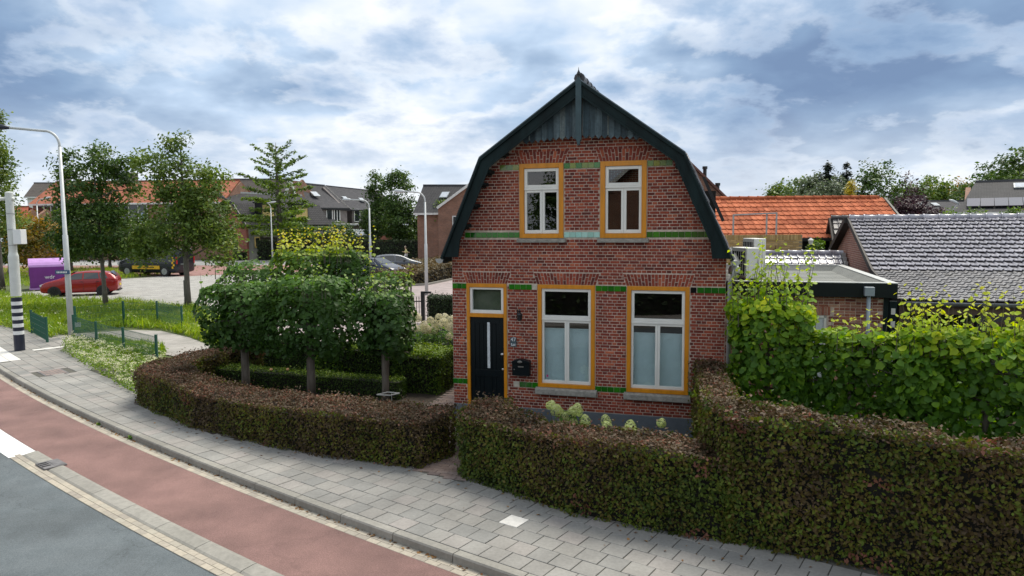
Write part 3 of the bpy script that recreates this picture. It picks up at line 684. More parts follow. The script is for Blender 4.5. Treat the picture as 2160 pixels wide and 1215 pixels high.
for row, z in enumerate(ROWS):
    zc = z+BH/2; zt = z+BH
    cuts = [(b[0], b[1]) for b in blocks if b[2] < zc < b[3]]+[(b[0], b[1]) for b in bands if b[2]-.01 < zc < b[3]+.01]
    for k, a in ARCH.items():
        if a[2] < zc < a[3]:
            f = (zc-a[2])/(a[3]-a[2]); cuts.append((a[0]+(a[4]-a[0])*f, a[1]+(a[5]-a[1])*f))
    # gable limits under the verge boards
    lo, hi = 0., WD
    if zc > 3.29-.13:
        xs = np.linspace(0, WD, 400); okx = [x for x in xs if roof_z(x, .20) > zt]
        if not okx: continue
        lo, hi = max(0, min(okx)), min(WD, max(okx))
    L_ = BP if row % 2 == 0 else BP/2; shift = (0 if row % 4 == 0 else BP/2) if row % 2 == 0 else BP/4
    x = -BP-shift
    while x < WD:
        for p, q in spans_cut(max(x, lo), min(x+L_, hi), cuts):
            if q-p < .03: continue
            if abs((q-p)-L_) < 1e-4:
                y = random.uniform(-.003, .002); w = hl((p+q)/2, 0, zc)
                pl.append(('s' if row % 2 == 0 else 'h', Matrix.Translation(((p+q)/2, y, zc)) @ Matrix.Rotation(random.gauss(0, .004), 4, 'Y'), cam_dist(w)+(0 if row % 2 == 0 else 50)+(40 if (p > 4.55 and zc < 2.2) or zc < .7 else 0)))
            else: odd.append((p, q, zc))
        x += L_
scatter_pieces('brick', protos, pl, wall)
# cut bricks and the flared brick lintels: real pieces joined into one part
VV, FF, RR = [], [], []
def add_brick(quad, y=0.):
    """quad: four (u, z) corners"""
    b = len(VV); r = random.random(); c = [sum(q[0] for q in quad)/4, sum(q[1] for q in quad)/4]
    for q in quad: VV.append((q[0], y+.003, q[1]))
    for q in quad: VV.append((q[0]+(c[0]-q[0])*.05, y, q[1]+(c[1]-q[1])*.05))
    for q in quad: VV.append((q[0], y+.03, q[1]))
    F = [(4, 5, 6, 7)]+[(i, (i+1) % 4, 4+(i+1) % 4, 4+i) for i in range(4)]+[(8+i, 8+(i+1) % 4, (i+1) % 4, i) for i in range(4)]
    for f in F: FF.append(tuple(b+i for i in f)); RR.append(r)
h2 = (BH-JT)/2; j2 = JT/2
for p, q, zc in odd: add_brick([(p+j2, zc-h2), (q-j2, zc-h2), (q-j2, zc+h2), (p+j2, zc+h2)])
for k, a in ARCH.items():
    n = {'door': 16, 'w1': 20, 'w2': 20, 'u1': 15, 'u2': 15}[k]
    for i in range(n):
        b0, b1 = a[0]+(a[1]-a[0])*i/n, a[0]+(a[1]-a[0])*(i+1)/n; t0, t1 = a[4]+(a[5]-a[4])*i/n, a[4]+(a[5]-a[4])*(i+1)/n
        f = .34 if i % 2 else .66; lp = lambda u, v, g: u+(v-u)*g; H_ = a[3]-a[2]; zm = a[2]+H_*f
        add_brick([(b0+j2, a[2]), (b1-j2, a[2]), (lp(b1, t1, f)-j2, zm-j2), (lp(b0, t0, f)+j2, zm-j2)], -.002)
        add_brick([(lp(b0, t0, f)+j2, zm+j2), (lp(b1, t1, f)-j2, zm+j2), (t1-j2, a[3]-j2), (t0+j2, a[3]-j2)], -.002)
me = bpy.data.meshes.new('cut_brick'); me.from_pydata(VV, [], FF); me.materials.append(M_BRICK); at_ = me.attributes.new('rnd', 'FLOAT', 'FACE'); at_.data.foreach_set('value', np.array(RR, np.float32))
o = link('cut_brick', me, wall); o['kind'] = 'stuff'
# glazed tile bands
def glaze_me(mat, l=.108): return brick_me('glazed_tile', l, .100, mat)
GT = {'g': glaze_me(M_GTILE), 'm': glaze_me(M_MTILE), 'o': glaze_me(M_OTILE)}
M_BLKT = simple('black_glaze', (.006, .007, .008), .1, coat=.5); M_STONE = simple('pale_stone', (.5, .46, .38), .8, var=.12, scale=20)
for bi, (a, b, z0, z1, kd) in enumerate(bands):
    n = max(1, round((b-a)/.114)); w = (b-a)/n
    for i in range(n):
        u = a+w*(i+.5)
        if roof_z(u, .23) < z1: continue
        key = 'm' if kd == 'm' else ('o' if (kd == 'o' or (kd == 'o2' and i in (1, 3, 4))) else 'g')
        me = GT[key]
        if bi == 7 and i == 0: me = brick_me('glazed_tile', .1, .1, M_BLKT)
        if (bi == 5 and i == n-1) or (bi == 1 and i == 0): me = brick_me('stone_block', .1, .1, M_STONE)
        o = link('glazed_tile', me, wall); o.location = (u, -.004, (z0+z1)/2); o.scale = ((w-.006)/.108 if me in GT.values() else 1, 1, 1)
# plinth
m = MB(); m.box(-.004, .30, -.02, .2, 0, PL); m.box(1.119, WD+.004, -.02, .2, 0, PL); m.build('plinth', M_PLINTH, house, bevel=.008)
m = MB(); m.box(.30, 1.119, -.05, .2, 0, .10); m.build('doorstep', M_SILL, house, bevel=.01)
# side and back walls
M_SIDE = brick_mat('side_brickwork', 'yz', BR[0], BR[1], (.45, .37, .32), .178, .0563, .01); M_BACK = brick_mat('back_brickwork', 'xz', BR[0], BR[1], (.45, .37, .32), .178, .0563, .01)
m = MB(); m.box(0, .2, .222, DEPTH, 0, 3.1); m.build('side_wall', M_SIDE, house); m = MB(); m.box(WD-.2, WD, .222, DEPTH, 0, 3.1); m.build('side_wall', M_SIDE, house)
m = MB(); m.prism([(0.201, DEPTH-.2, 0), (WD-.201, DEPTH-.2, 0), (WD-.201, DEPTH-.2, 3.2), (4.4, DEPTH-.2, 4.95), (2.59, DEPTH-.2, 6.25), (.78, DEPTH-.2, 4.95), (.201, DEPTH-.2, 3.2)], (0, .18, 0)); m.build('back_wall', M_BACK, house)
# floors keep the rooms apart and dark
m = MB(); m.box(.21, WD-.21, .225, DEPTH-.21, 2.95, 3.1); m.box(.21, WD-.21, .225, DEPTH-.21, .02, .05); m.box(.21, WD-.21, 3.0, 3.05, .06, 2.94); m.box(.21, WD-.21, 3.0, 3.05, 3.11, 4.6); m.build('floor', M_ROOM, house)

# roof: four slopes of tiles on boards
roof = None; m = MB()
prof = [(p[0], p[1]-.035) for p in OUT]
for (a, b) in zip(prof[:-1], prof[1:]):
    m.prism([(a[0], -VO+.03, a[1]-.02), (b[0], -VO+.03, b[1]-.02), (b[0], -VO+.03, b[1]-.075), (a[0], -VO+.03, a[1]-.075)], (0, DEPTH+VO+.1, 0))
roof = m.build('roof', M_GREENDK, house)
def roof_tile_me(name, w, l, mat, amp=.022, lift=.03, n=8, kind='pan', th=.012):
    """one pan tile: x across, y up the slope, lower edge lifted over the row below"""
    v = []; f = []
    for j, (y, zz) in enumerate(((0, lift), (l, .0))):
        for i in range(n+1):
            t = i/n; x = (t-.5)*w*1.0
            z_ = amp*(math.sin(t*math.pi*2-.5)) if kind == 'pan' else (amp*1.6*math.sin(math.pi*(t-.72)/.28)**2 if t > .72 else (-.012 if t > .62 else 0.))
            v.append((x, y, zz+z_))
    for i in range(n+1): v.append((v[i][0], 0, v[i][2]-th-.012))
    for i in range(n+1): v.append(v[i])
    for i in range(n): f.append((i, i+1, n+2+i, n+1+i)); f.append((2*(n+1)+i, 2*(n+1)+i+1, 3*(n+1)+i+1, 3*(n+1)+i))
    me = bpy.data.meshes.new(name); me.from_pydata(v, [], f); me.materials.append(mat); me.polygons.foreach_set('use_smooth', [q % 2 == 0 for q in range(len(f))]); return me
def lay_tiles(name, me, parent, O, U, V, nu, nv, w, l, cap=300, skip=None, prio=None, nrm=None):
    """O lower corner, U along the eave, V up the slope (unit vectors, parent's frame)"""
    O, U, V = Vector(O), Vector(U).normalized(), Vector(V).normalized(); Nn = U.cross(V); pl = []
    for j in range(nv):
        for i in range(nu):
            if skip and skip(i, j): continue
            c = O+U*(w*(i+.5))+V*(l*j)+Nn*random.uniform(-.004, .006); tw = random.gauss(0, .016)
            M_ = Matrix(((U.x, V.x, Nn.x, c.x), (U.y, V.y, Nn.y, c.y), (U.z, V.z, Nn.z, c.z), (0, 0, 0, 1))) @ Matrix.Rotation(tw, 4, 'Z')
            pl.append(('t', M_, prio(i, j) if prio else j*1000+i))
    return scatter_pieces(name, {'t': me}, pl, parent, cap)
hm_ = roof_tile_me('roof_tile', .2, .29, M_ROOFDK)
for (a, b) in zip(prof[:-1], prof[1:]):
    left = a[0] < 2.5; lo_, hi_ = (a, b) if left else (b, a); V = Vector((hi_[0]-lo_[0], 0, hi_[1]-lo_[1])); ln = V.length; U = Vector((0, -1, 0)) if left else Vector((0, 1, 0))
    O = Vector((lo_[0], DEPTH+.05, lo_[1])) if left else Vector((lo_[0], -VO+.06, lo_[1]))
    lay_tiles('roof_tile', hm_, roof, O+Vector((0, 0, .0)), U, V, int((DEPTH+VO)/.2), int(ln/.26)+0, .2, ln/int(ln/.26), cap=20)
m = MB()
for i in range(22): m.tube([(2.59, -VO+.05+i*.4, 6.50), (2.59, -VO+.05+i*.4+.41, 6.50)], [.10, .085], 10)
m.build('ridge_tiles', M_ROOFDK, roof)
# dark board standing on the right lower slope (seen edge-on)
sl = Vector((OUT[4][0]-OUT[3][0], 0, OUT[4][1]-OUT[3][1])).normalized(); nr = Vector((-sl.z, 0, sl.x)); nr = nr if nr.x > 0 else -nr
m = MB(); p0 = Vector((4.45, 2.2, 5.12))+sl*.35+nr*.10; m.prism([p0, p0+sl*1.0, p0+sl*1.0+nr*.06, p0+nr*.06], (0, .55, 0)); m.build('solar_panel', M_BLKMET, house)

# verge boards
verge_in_R = [(2.59, 6.215), (4.285, 4.985), (4.89, 3.62), (4.93, 3.27)]
verge_in_L = [(2*CX-x, z) for x, z in verge_in_R]; OUTL = [OUT[2], OUT[1], OUT[0]]; OUTR = [OUT[2], OUT[3], OUT[4]]
M_EDGE = simple('verge_flashing', (.10, .125, .14), .3, .5, var=.1)
for O_, I_ in ((OUTL, verge_in_L), (OUTR, verge_in_R)):
    m = MB(); y0 = -VO; f3 = lambda p, y: (p[0], y, p[1])
    m.prism([f3(O_[0], y0), f3(O_[1], y0), f3(I_[1], y0), f3(I_[0], y0)], (0, .035, 0)); m.build('verge_board', M_GREENDK, house)
    m = MB(); m.prism([f3(O_[1], y0-.004), f3(O_[2], y0-.004), (I_[3][0], y0-.004, O_[2][1]-.0), f3(I_[2], y0-.004), f3(I_[1], y0-.004)], (0, .04, 0)); m.build('verge_board', M_GREENDK, house)
    # raised mouldings along both edges and the pale flashing on top
    m = MB()
    for a, b in ((I_[0], I_[1]), (I_[1], I_[2])):
        m.beam((a[0], y0-.012, a[1]+.0), (b[0], y0-.012, b[1]), .03, .035); m.beam((a[0], y0-.008, a[1]+.04), (b[0], y0-.008, b[1]+.04*0+.04), .018, .018)
    for a, b in ((O_[0], O_[1]), (O_[1], O_[2])): m.beam((a[0], y0-.02, a[1]-.035), (b[0], y0-.02, b[1]-.035), .05, .05)
    m.build('moulding', M_GREENDK, house)
    m = MB()
    for a, b in ((O_[0], O_[1]), (O_[1], O_[2])): m.beam((a[0], y0+.02, a[1]+.008), (b[0], y0+.02, b[1]+.008), .13, .018)
    m.build('flashing', M_EDGE, house)
    # soffit between verge and wall
    m = MB()
    for a, b in ((O_[0], O_[1]), (O_[1], O_[2])): m.prism([(a[0], y0+.036, a[1]-.13), (b[0], y0+.036, b[1]-.13), (b[0], y0+.036, b[1]-.115), (a[0], y0+.036, a[1]-.115)], (0, .30, 0))
    m.build('soffit', M_GREENDK, house)
    # stepped rafter ends against the brickwork
    sgn = -1 if O_ is OUTL else 1
    for (du, z) in ((1.40, 5.23), (1.69, 4.90), (1.81, 4.67), (1.985, 4.27), (2.17, 3.89)):
        u = CX+sgn*du; m = MB(); m.box(min(u, u+sgn*.22), max(u, u+sgn*.22), -VO+.04, .0, z-.035, z+.03); m.box(min(u+sgn*.05, u+sgn*.25), max(u+sgn*.05, u+sgn*.25), -VO+.05, -.001, z-.07, z-.034); m.build('rafter_end', M_GREENDK, house, bevel=.012)
# planks of the gable top, pointed at the foot
def line_z(u): return 6.215-abs(u-CX)*(6.215-4.985)/(4.285-2.59)+.02
def arc_z(u): return 5.475-.062*(u-CX)**2
pw = .113
for sgn in (-1, 1):
    for i in range(13):
        u0 = CX+sgn*(.05+i*pw); u1 = CX+sgn*(.05+(i+1)*pw)
        a, b = sorted((u0, u1)); a += .003; b -= .003; c = (a+b)/2
        if line_z(b if sgn > 0 else a) < arc_z(c)+.02: continue
        y = -.20+random.uniform(-.004, .004); e = random.uniform(-.006, .006)
        m = MB(); m.prism([(a, y, arc_z(a)+.02), (c, y, arc_z(c)-.035+e), (b, y, arc_z(b)+.02), (b, y, line_z(b)), (a, y, line_z(a))], (0, .018, 0)); o = m.build('plank', M_CLAD, house)
        m = MB(); m.box(a-.008, a+.010, y-.010, y-.001, arc_z(a)+.03, line_z(a)-.005); m.build('batten', M_CLAD, o)
m = MB(); y = -VO-.05; m.prism([(CX-.052, y, 5.42), (CX-.03, y, 5.38), (CX-.022, y, 5.31), (CX+.022, y, 5.31), (CX+.03, y, 5.38), (CX+.052, y, 5.42), (CX+.052, y, 6.42), (CX+.02, y, 6.50), (CX-.02, y, 6.50), (CX-.052, y, 6.42)], (0, .06, 0)); m.build('king_post', simple('king_post_paint', srgb(52, 74, 80), .55, var=.12, scale=8), house, bevel=.004)
m = MB(); m.lathe((CX, y+.03, 6.48), [(.018, 0), (.034, .02), (.02, .035), (.034, .06), (.036, .09), (.018, .125), (.007, .15), (.003, .2)], 14); m.build('finial', M_BLKMET, house, smooth=True)
# gutters on both long sides, their end caps face the street
for u, sg in ((-.14, -1), (5.32, 1)):
    m = MB(); n = 8
    for i in range(n):
        t0, t1 = math.pi+math.pi*i/n, math.pi+math.pi*(i+1)/n; r = .075
        m.face([(u+r*math.cos(t0), -.30, 3.25+r*math.sin(t0)), (u+r*math.cos(t1), -.30, 3.25+r*math.sin(t1)), (u+r*math.cos(t1), DEPTH, 3.25+r*math.sin(t1)), (u+r*math.cos(t0), DEPTH, 3.25+r*math.sin(t0))])
    m.prism([(u+.08*math.cos(math.pi+math.pi*i/n), -.31, 3.25+.085*math.sin(math.pi+math.pi*i/n)) for i in range(n+1)], (0, .012, 0)); m.build('gutter', M_GALV, house, recalc=False)
m = MB(); m.tube([(5.32, -.1, 3.18), (5.30, -.08, 3.0), (5.235, -.03, 2.85), (5.235, -.03, .3)], .04, 10); m.build('downpipe', M_GALV, house, smooth=True)

# windows
def window(key, fr, sash, trans, mull, blind=None, name='window', sill=.13, bars=True):
    u0, u1, z0, z1 = openings[key]; w = MB(); y0, y1 = -.022, .10
    w.box(u0, u0+fr, y0, y1, z0, z1); w.box(u1-fr, u1, y0, y1, z0, z1); w.box(u0+fr, u1-fr, y0, y1, z1-fr*1.02, z1); w.box(u0+fr, u1-fr, y0-.006, y1, z0, z0+fr*.95)
    W_ = w.build(name, M_OCHRE, house, bevel=.004)
    a, b, c, d = u0+fr+.002, u1-fr-.002, z0+fr*.95+.002, z1-fr*1.02-.002; s = sash; y0, y1 = .004, .07
    def frame(x0, x1, q0, q1, s_, nm='sash', yy=(y0, y1), s0=None):
        k = MB(); s0 = s0 or s_; k.box(x0, x0+s_, *yy, q0, q1); k.box(x1-s_, x1, *yy, q0, q1); k.box(x0+s_, x1-s_, *yy, q0, q0+s0); k.box(x0+s_, x1-s_, *yy, q1-s_, q1); k.build(nm, M_CREAM, W_, bevel=.005)
    if bars:
        frame(a, b, trans+.022, d, s, s0=s*.9); frame(a, mull-.001, c, trans-.022, s*.78, s0=s*1.1, yy=(y0+.008, y1)); frame(mull+.001, b, c, trans-.022, s*.78, s0=s*1.1, yy=(y0+.008, y1))
        k = MB(); k.box(a, b, -.004, .075, trans-.021, trans+.021); k.build('transom', M_CREAM, W_, bevel=.004)
        panes = [(a+s*.9, b-s*.9, trans+.03+s*.6, d-s*.8), (a+s*.7, mull-s*.7, c+s, trans-.02-s*.6), (mull+s*.7, b-s*.7, c+s, trans-.02-s*.6)]
    else:
        frame(a, b, c, d, s); panes = [(a+s*.9, b-s*.9, c+s*.9, d-s*.9)]
    for x0, x1, q0, q1 in panes:
        k = MB(); k.box(x0, x1, .036, .042, q0, q1); k.build('pane', M_GLASS, W_)
    if blind:
        k = MB(); nb = int((blind-c)/.02); yb = .13
        for i in range(nb):
            q0, q1 = c+(blind-c)*i/nb, c+(blind-c)*(i+1)/nb; qm = (q0+q1)/2
            k.face([(a, yb, q0), (b, yb, q0), (b, yb-.009, qm), (a, yb-.009, qm)]); k.face([(a, yb-.009, qm), (b, yb-.009, qm), (b, yb, q1), (a, yb, q1)])
        k.box(a, b, yb-.015, yb+.01, blind, blind+.018); k.build('blind', M_BLIND, W_, recalc=False)
    if sill:
        k = MB(); k.prism([(u0-.045, -.10, z0-sill), (u0-.045, -.10, z0-.03), (u0-.045, .0, z0-.002), (u0-.045, .0, z0-sill)], (u1-u0+.09, 0, 0)); k.build('sill', M_SILL, W_, bevel=.008)
    return W_
window('w1', .075, .055, 2.105, 2.300, 1.90); window('w2', .075, .055, 2.095, 3.992, 1.87)
window('u1', .088, .060, 4.567, 1.828, sill=.085); window('u2', .088, .060, 4.573, 3.358, sill=.085)
m = MB(); m.box(1.90, 1.93, .028, .0355, .98, 1.02); m.build('sticker', simple('magenta_sticker', (.5, .02, .2)), house)
# door with light above
u0, u1, z0, z1 = openings['door']; fr = .062
m = MB(); m.box(u0, u0+fr, -.022, .1, .1, z1); m.box(u1-fr, u1, -.022, .1, .1, z1); m.box(u0+fr, u1-fr, -.022, .1, z1-.075, z1); m.box(u0+fr, u1-fr, -.03, .1, 2.105, 2.175)
DF = m.build('door_frame', M_OCHRE, house, bevel=.004)
a, b = u0+fr+.002, u1-fr-.002; k = MB(); s = .052; c, d = 2.177, z1-.077
k.box(a, a+s, .0, .07, c, d); k.box(b-s, b, .0, .07, c, d); k.box(a+s, b-s, .0, .07, c, c+s*1.25); k.box(a+s, b-s, .0, .07, d-s*.8, d); k.build('transom_sash', M_CREAM, DF, bevel=.004)
k = MB(); k.box(a+s*.9, b-s*.9, .034, .040, c+s, d-s*.7); k.build('pane', M_GLASS, DF)
k = MB(); k.box(a+.02, b-.02, .1, .11, c, d); k.build('net_curtain', simple('frosted_curtain', (.06, .075, .035), .9, col2=(.16, .15, .11), scale=3), DF)
dr = MB(); dr.box(a, b, .03, .07, .102, 2.103); D_ = dr.build('door', M_DOOR, house, bevel=.003)
k = MB()
for x0, x1 in ((a, a+.09), (b-.09, b)): k.box(x0, x1, .012, .0295, .104, 2.10)
for q0, q1 in ((.104, .30), (.93, 1.06), (1.98, 2.10)): k.box(a+.091, b-.091, .012, .0295, q0, q1)
for i in range(1, 6):
    x = a+.09+(b-a-.18)*i/6
    if i != 3: k.box(x-.008, x+.008, .016, .0295, 1.061, 1.979); k.box(x-.008, x+.008, .016, .0295, .301, .929)
k.build('door_panelling', M_DOOR, D_, bevel=.003)
k = MB(); k.box(.712, .765, .010, .0285, 1.095, 2.0); k.build('letter_strip', simple('frosted_strip', (.62, .66, .68), .4), D_)
k = MB(); k.lathe((0, 0, 0), [(.028, 0), (.028, .006), (.012, .01), (.012, .03), (.03, .04), (.034, .055), (.02, .07)], 16); kn = k.build('knob', M_STEEL, D_, smooth=True); kn.rotation_euler = (R(90), 0, 0); kn.location = (1.028, .012, 1.385)
k = MB(); k.lathe((0, 0, 0), [(.026, 0), (.026, .008), (.01, .012)], 16); kn = k.build('lock', M_STEEL, D_, smooth=True); kn.rotation_euler = (R(90), 0, 0); kn.location = (1.028, .012, 1.08)
# wall lamp
T = thing('wall_lamp', 'small black lantern on the brick wall between front door and window', 'lamp', hl(1.40, -.0, 2.13), -YAW)
m = MB(); m.box(-.075, -.055, -.02, .0, -.06, .14); m.tube([(-.065, -.02, .02), (-.03, -.10, .05), (.005, -.13, .12)], .010, 6); m.build('bracket', M_BLKMET, T)
m = MB(); m.lathe((.01, -.13, -.06), [(.02, 0), (.045, .015), (.055, .10), (.062, .115), (.05, .135), (.02, .16), (.022, .175), (.03, .19), (.012, .205), (.004, .23)], 6); m.build('lantern', M_BLKMET, T)
# text helper: lettering as thin raised mesh
def text_mesh(txt, size, mat, depth=.0008):
    cu = bpy.data.curves.new('lettering', 'FONT'); cu.body = txt; cu.size = size; cu.extrude = depth; cu.align_x = 'CENTER'; cu.align_y = 'CENTER'
    ob = bpy.data.objects.new('tmp_text', cu); COL.objects.link(ob); dg = bpy.context.evaluated_depsgraph_get(); me = bpy.data.meshes.new_from_object(ob.evaluated_get(dg)); bpy.data.objects.remove(ob)
    me.materials.clear(); me.materials.append(mat); return me
M_LET = simple('white_letter', (.75, .77, .78), .5); M_PLATE = simple('enamel_plate', (.05, .085, .10), .3, coat=.3)
T = thing('house_number_plate', 'small dark plate with white number 47 beside the front door', 'sign', hl(1.25, -.004, 1.64), -YAW)
m = MB(); m.box(-.062, .062, -.012, 0, -.095, .09); m.build('plate', M_PLATE, T, bevel=.003)
o = link('lettering', text_mesh('47', .105, M_LET), T); o.location = (0, -.0145, .042); o.rotation_euler = (R(90), 0, 0)
m = MB(); m.box(-.045, -.03, -.0145, -.0125, -.055, -.03); m.box(-.015, .045, -.0145, -.0125, -.05, -.04); m.box(-.045, .045, -.0145, -.0125, -.075, -.066); m.build('small_print', M_LET, T)
# letter box
T = thing('mailbox', 'black wall mailbox with arched top below the number plate', 'mailbox', hl(1.42, -.004, 1.0), -YAW)
m = MB(); n = 10; w2 = .185; arch = [(w2*math.cos(math.pi*i/n), .24+.075*math.sin(math.pi*i/n)) for i in range(n+1)]
m.prism([(-w2+.012, 0, 0), (w2-.012, 0, 0)]+[(x*.95, 0, z) for x, z in arch], (0, -.10, 0)); m.build('box', M_DOOR, T, bevel=.006)
m = MB(); m.prism([(x*1.02, 0, z+.006) for x, z in arch], (0, -.125, 0)); m.build('lid', M_DOOR, T, bevel=.005)
m = MB(); m.box(-.055, .055, -.103, -.101, .165, .188); m.build('name_slot', M_STEEL, T)
m = MB(); m.lathe((0, 0, 0), [(.001, 0), (.03, .001), (.03, .006), (.001, .008)], 16); e = m.build('badge', M_STEEL, T); e.rotation_euler = (R(90), 0, 0); e.location = (-.01, -.125, .275); e.scale = (1.6, .8, 1)
m = MB(); m.lathe((0, 0, 0), [(.012, 0), (.012, .006)], 10); e = m.build('lock', M_STEEL, T); e.rotation_euler = (R(90), 0, 0); e.location = (-.13, -.101, .12)
# ================================================================== flat-roofed extension with brick wall and black fascia
E_V = 2.42; EU0, EU1, EZ = 5.20, 8.27, 2.715
ext = thing('flat_roof_extension', 'low brick extension with black fascia and flat grey roof on the right of the house', 'building', hl(EU0, E_V), -YAW)
EL = EU1-EU0; ED = 6.1
m = MB(); dx0, dx1 = 1.40, 1.97
m.box(0, dx0, .006, .2, 0, EZ-.28); m.box(dx1, EL-.07, .006, .2, 0, EZ-.28); m.box(dx0, dx1, .006, .2, 2.02, EZ-.28)
ew = m.build('wall', M_MORT, ext)
pr = {'s': brick_me('brick', .19-JT, .0563-JT, M_BRICK2), 'h': brick_me('brick', .095-JT, .0563-JT, M_BRICK2)}
BH2 = .0605; pr = {'s': brick_me('brick', .2-.011, BH2-.011, M_BRICK2), 'h': brick_me('brick', .1-.011, BH2-.011, M_BRICK2)}
pl = []; zr = 0
nrow = int((EZ-.28)/BH2)
for r in range(nrow):
    z = (EZ-.285)-BH2*(r+.5); L_ = .2 if r % 2 else .1; x = -(.1 if r % 4 == 1 else 0)
    while x < EL-.07:
        a, b = x, x+L_
        inside = (a < dx1+.01 and b > dx0-.01 and z < 2.02) or (a < dx1+.08 and b > dx0-.08 and 2.02 < z < 2.21)
        if a >= -.001 and b <= EL-.06 and not inside: pl.append(('s' if L_ > .15 else 'h', Matrix.Translation(((a+b)/2, random.uniform(-.003, .002), z)), r*10+(0 if x > 1.2 else 200)))
        x += L_
scatter_pieces('brick', pr, pl, ew)
so = brick_me('soldier_brick', .0605-.010, .185, M_BRICK2)
for i in range(12):
    o = link('soldier_brick', so, ew); o.location = (dx0-.065+(i+.5)*.0585, -.002, 2.115)
m = MB(); m.box(0, EL, -.16, -.01, EZ-.30, EZ-.02); m.box(EL-.002, EL+.14, -.16, ED, EZ-.301, EZ-.02); m.box(0, EL, ED-.01, ED+.14, EZ-.3, EZ-.02); m.build('fascia', M_DOOR, ext, bevel=.004)
m = MB(); m.box(-.02, EL+.145, -.165, -.03, EZ-.019, EZ+.0); m.box(EL-.03, EL+.145, -.029, ED+.1, EZ-.019, EZ+.0); m.box(-.02, EL-.031, ED-.05, ED+.1, EZ-.019, EZ); m.build('roof_trim', M_GALV, ext, bevel=.003)
M_FELT = simple('roof_felt', (.21, .215, .20), .9, col2=(.15, .155, .145), scale=1.6, bump=.5, bscale=140)
m = MB(); m.box(0, EL-.2, .10, ED-.2, EZ-.22, EZ-.16); m.build('roof_felt', M_FELT, ext)
m = MB(); m.face([(0, ED-.05, EZ-.02), (EL-.03, ED-.05, EZ-.02), (EL-.2, ED-.2, EZ-.158), (0, ED-.2, EZ-.158)]); m.face([(EL-.03, -.03, EZ-.02), (EL-.03, ED-.05, EZ-.02), (EL-.2, ED-.2, EZ-.158), (EL-.2, .10, EZ-.158)]); m.face([(0, -.03, EZ-.02), (EL-.03, -.03, EZ-.02), (EL-.2, .10, EZ-.158), (0, .10, EZ-.158)])
m.build('upstand', M_FELT, ext)
m = MB()
for y in (1.6, 3.1, 4.6): m.box(0.0, EL-.21, y, y+.02, EZ-.1595, EZ-.1565)
m.box(1.5, 1.52, .1, ED-.2, EZ-.1594, EZ-.1563); m.build('felt_seam', simple('felt_seam', (.10, .10, .095), .9), ext)
m = MB(); m.box(EL-.07, EL+.02, -.02, ED, 0, EZ-.31); m.build('corner_board', M_GREENDK, ext)
m = MB(); m.box(dx0, dx0+.05, .01, .09, 0, 2.02); m.box(dx1-.05, dx1, .01, .09, 0, 2.02); m.box(dx0, dx1, .01, .09, 1.97, 2.02); df = m.build('white_door_frame', M_CREAM, ext)
m = MB(); m.box(dx0+.05, dx1-.05, .03, .07, .02, 1.97); m.build('door_panel', simple('pale_blue_panel', (.60, .66, .68), .4), df)
# rainwater hopper and pipe
T = thing('rainwater_pipe', 'grey plastic rainwater pipe with square hopper on the extension wall', 'pipe', hl(EU0, E_V), -YAW)
M_PVC = simple('grey_pvc', (.26, .31, .34), .45, var=.06)
m = MB(); m.tube([(2.69, -.215, .05), (2.69, -.215, EZ-.24)], .038, 14); m.build('pipe', M_PVC, T, smooth=True)
m = MB(); m.box(2.60, 2.78, -.295, -.165, EZ-.26, EZ-.08); m.build('hopper', M_PVC, T, bevel=.012)

# air-conditioning units on the flat roof
def ac_unit(u, v, z, rz, w, d, h, label):
    T = thing('air_conditioner', label, 'air conditioner', hl(u, v, z), rz)
    M_AC = simple('off_white_steel', (.70, .69, .64), .45, var=.04, scale=3)
    m = MB(); m.box(-w/2, w/2, -d/2, d/2, .06, h); m.build('casing', M_AC, T, bevel=.018)
    m = MB(); m.box(-w/2+.03, w/2-.03, -d/2-.004, -d/2+.01, .12, h-.08); g = m.build('grille_recess', M_HOLE, T)
    m = MB(); n = 7
    for i in range(n): x = -w/2+.04+(w-.08)*i/(n-1); m.box(x-.004, x+.004, -d/2-.014, -d/2-.005, .12, h-.08)
    for q in (.12, (h+.04)/2, h-.08): m.box(-w/2+.03, w/2-.03, -d/2-.018, -d/2-.0145, q-.006, q+.006)
    m.build('grille', M_AC, T)
    m = MB(); m.box(-w/2+.02, -w/2+.10, -d/2-.03, d/2+.03, 0, .06); m.box(w/2-.10, w/2-.02, -d/2-.03, d/2+.03, 0, .06); m.build('foot', M_BLKMET, T)
    return T
ac_unit(5.62, 3.72, EZ-.10, -YAW+R(-68), .78, .30, .74, 'white air conditioning unit with dark grille standing on the flat roof')
ac_unit(5.86, 4.9, EZ-.10, -YAW+R(-68), .62, .30, .92, 'air conditioning unit standing behind the other on the flat roof, topped white and blue')
T = thing('rubber_bed', 'black rubber beams under the air conditioners on the flat roof', 'support', hl(5.7, 3.6, EZ-.15), -YAW)
for i in range(4):
    m = MB(); m.box(-.35, .75, -.38+i*.22, -.26+i*.22, 0, .06); m.build('beam', M_BLKMET, T, bevel=.01)
# dark pipe and vent by the house corner
T = thing('roof_vent', 'round grey vent hood beside the house corner under the eave', 'vent', hl(5.36, 2.6, 2.6), -YAW)
m = MB(); m.lathe((0, 0, 0), [(.07, 0), (.07, .22), (.115, .24), (.12, .33), (.09, .40), (.03, .42)], 14); m.build('hood', M_GALV, T, smooth=True); m = MB(); m.lathe((0, 0, .235), [(.10, 0), (.122, .002), (.122, .02), (.1, .025)], 14); m.build('ring', M_BLKMET, T)

